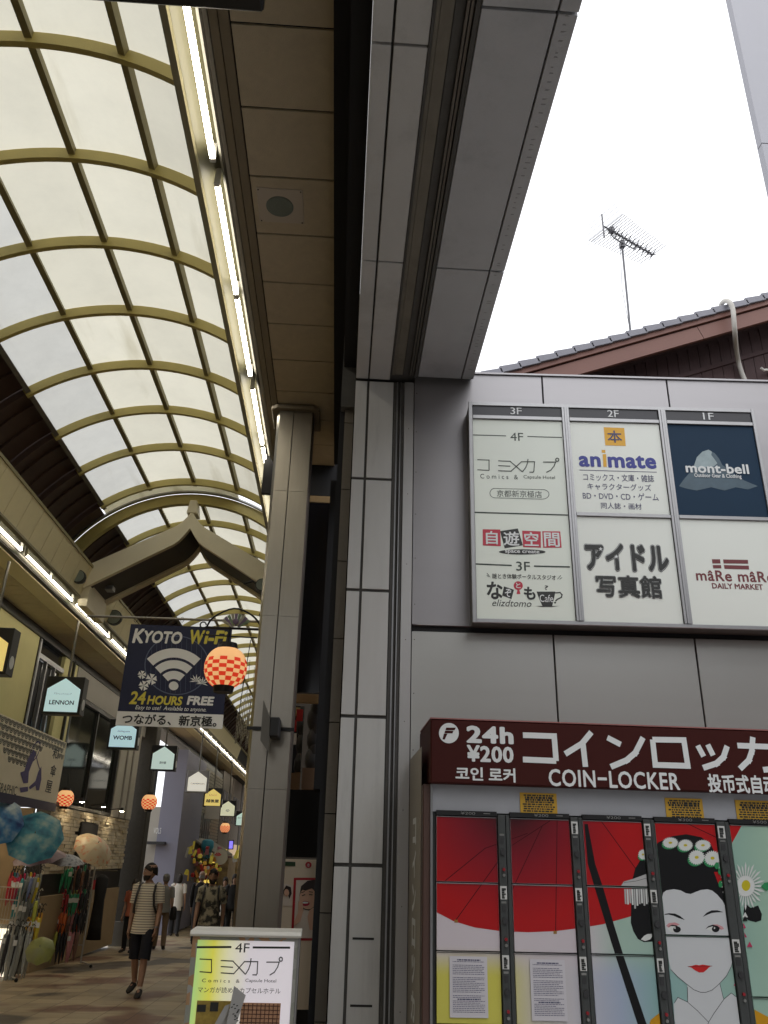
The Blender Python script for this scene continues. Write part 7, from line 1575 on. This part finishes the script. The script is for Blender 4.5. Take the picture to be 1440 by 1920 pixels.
    if watch: w0 = Vector(ar['l'][2]); MB().loft([[M @ (q * k) for q in r] for r in limb_rings([w0 + Vector((0, 0, .012)), w0 + Vector((0, 0, -.012))], [.033, .033], 12, 0)]).build('watch', m_alu, t)
    if bag: q = ar['r'][2]; MB().loft([[W_((q[0] + .05 + rx * math.cos(2 * math.pi * a / 16), q[1] - .04 + ry * math.sin(2 * math.pi * a / 16), z)) for a in range(16)] for z, rx, ry in ((.68, .07, .13), (.72, .09, .16), (.95, .08, .15), (1.0, .04, .12))]).build('shoulder_bag', bag, t, smooth=True)
    return t
def G(px, py, Y): p = atY(px, py, Y); return (p.x, Y, gz(Y))
st = smat('striped_tee', (.80, .73, .60), (.33, .28, .23), 'stripe', 29); camo = smat('splash_tee', (.42, .38, .28), (.05, .05, .045), 'camo', 9)
navy = mat('navy_shorts', (.012, .013, .022), .85, 0, .25, 9, .3, 20); blk = mat('black_garment', (.010, .010, .011), .85, 0, .3, 9, .3, 20); wht = mat('white_garment', (.55, .52, .46), .85, 0, .06, 9, .3, 16); brn = mat('khaki_garment', (.16, .11, .07), .85, 0, .2, 9); gry = mat('grey_garment', (.20, .20, .19), .85, 0, .15, 9); shb = mat('dark_shoe', (.016, .012, .010), .6, 0, .2, 20)
dkh = ('dark', (.016, .012, .010)); 
person(G(254, 1860, 13.8), 176, 1.76, 'man in a striped tee and navy shorts walking forward, glancing left', 'tan', st, navy, shb, dkh, stride=.20, long_pants=False, sleeve=.5, beard=True, headyaw=-58, pack=True, arms=(.10, -.12), watch=True, hem=.80)
person((atY(400, 1645, 15.6).x, 15.6, gz(15.6)), 182, 1.72, 'bearded man in a dark splash printed tee with sunglasses on his head', 'tan', camo, gry, shb, dkh, stride=-.17, long_pants=False, beard=True, pack=True, glasses=True, arms=(-.16, .2))
person(G(325, 1756, 26.6), 2, 1.66, 'person in a loose white top and black trousers walking away', 'pale', wht, blk, shb, dkh, stride=.12, hairstyle='bob', sleeve=.5, hem=.72, skinc=(.36, .22, .15))
person(G(297, 1775, 21.8), 12, 1.62, 'person in a grey knitted cap with a dark bag, partly behind the striped man', 'pale', gry, brn, shb, ('grey', (.14, .13, .12)), cap=mat('grey_knit', (.17, .17, .165), .9, 0, .2, 30), bag=blk, stride=.1, skinc=(.36, .22, .15))
person(G(366, 1770, 23.6), -8, 1.72, 'older man with thin grey hair in a loose black coat, seen from behind', 'older', blk, blk, shb, ('silver', (.26, .25, .24)), hairstyle='bald', sleeve=1, hem=.62, stride=.08, skinc=(.34, .22, .16))
person(G(307, 1745, 29), 5, 1.70, 'dark haired person between the striped man and the white top', 'pale', blk, blk, shb, dkh, stride=.1, hairstyle='short')
person(G(413, 1760, 26), 178, 1.60, 'woman in dark clothes behind the bearded man', 'pale', blk, blk, shb, dkh, hairstyle='bob', stride=-.08, smile=True)
person(G(430, 1770, 24.5), 184, 1.68, 'person in black with a white strap beside the steel post', 'pale', blk, blk, shb, dkh, hairstyle='bob', stride=.1, bag=wht)
person(G(354, 1745, 31), 185, 1.66, 'distant dark clothed person left of the grey haired man', 'pale', blk, brn, shb, dkh, hairstyle='bob', stride=.1)
person(G(240, 1768, 21), 170, 1.5, 'figure in a coral top glimpsed between the column and the striped man', 'pale', mat('coral_garment', (.42, .13, .08), .85), blk, shb, dkh, hairstyle='bob')
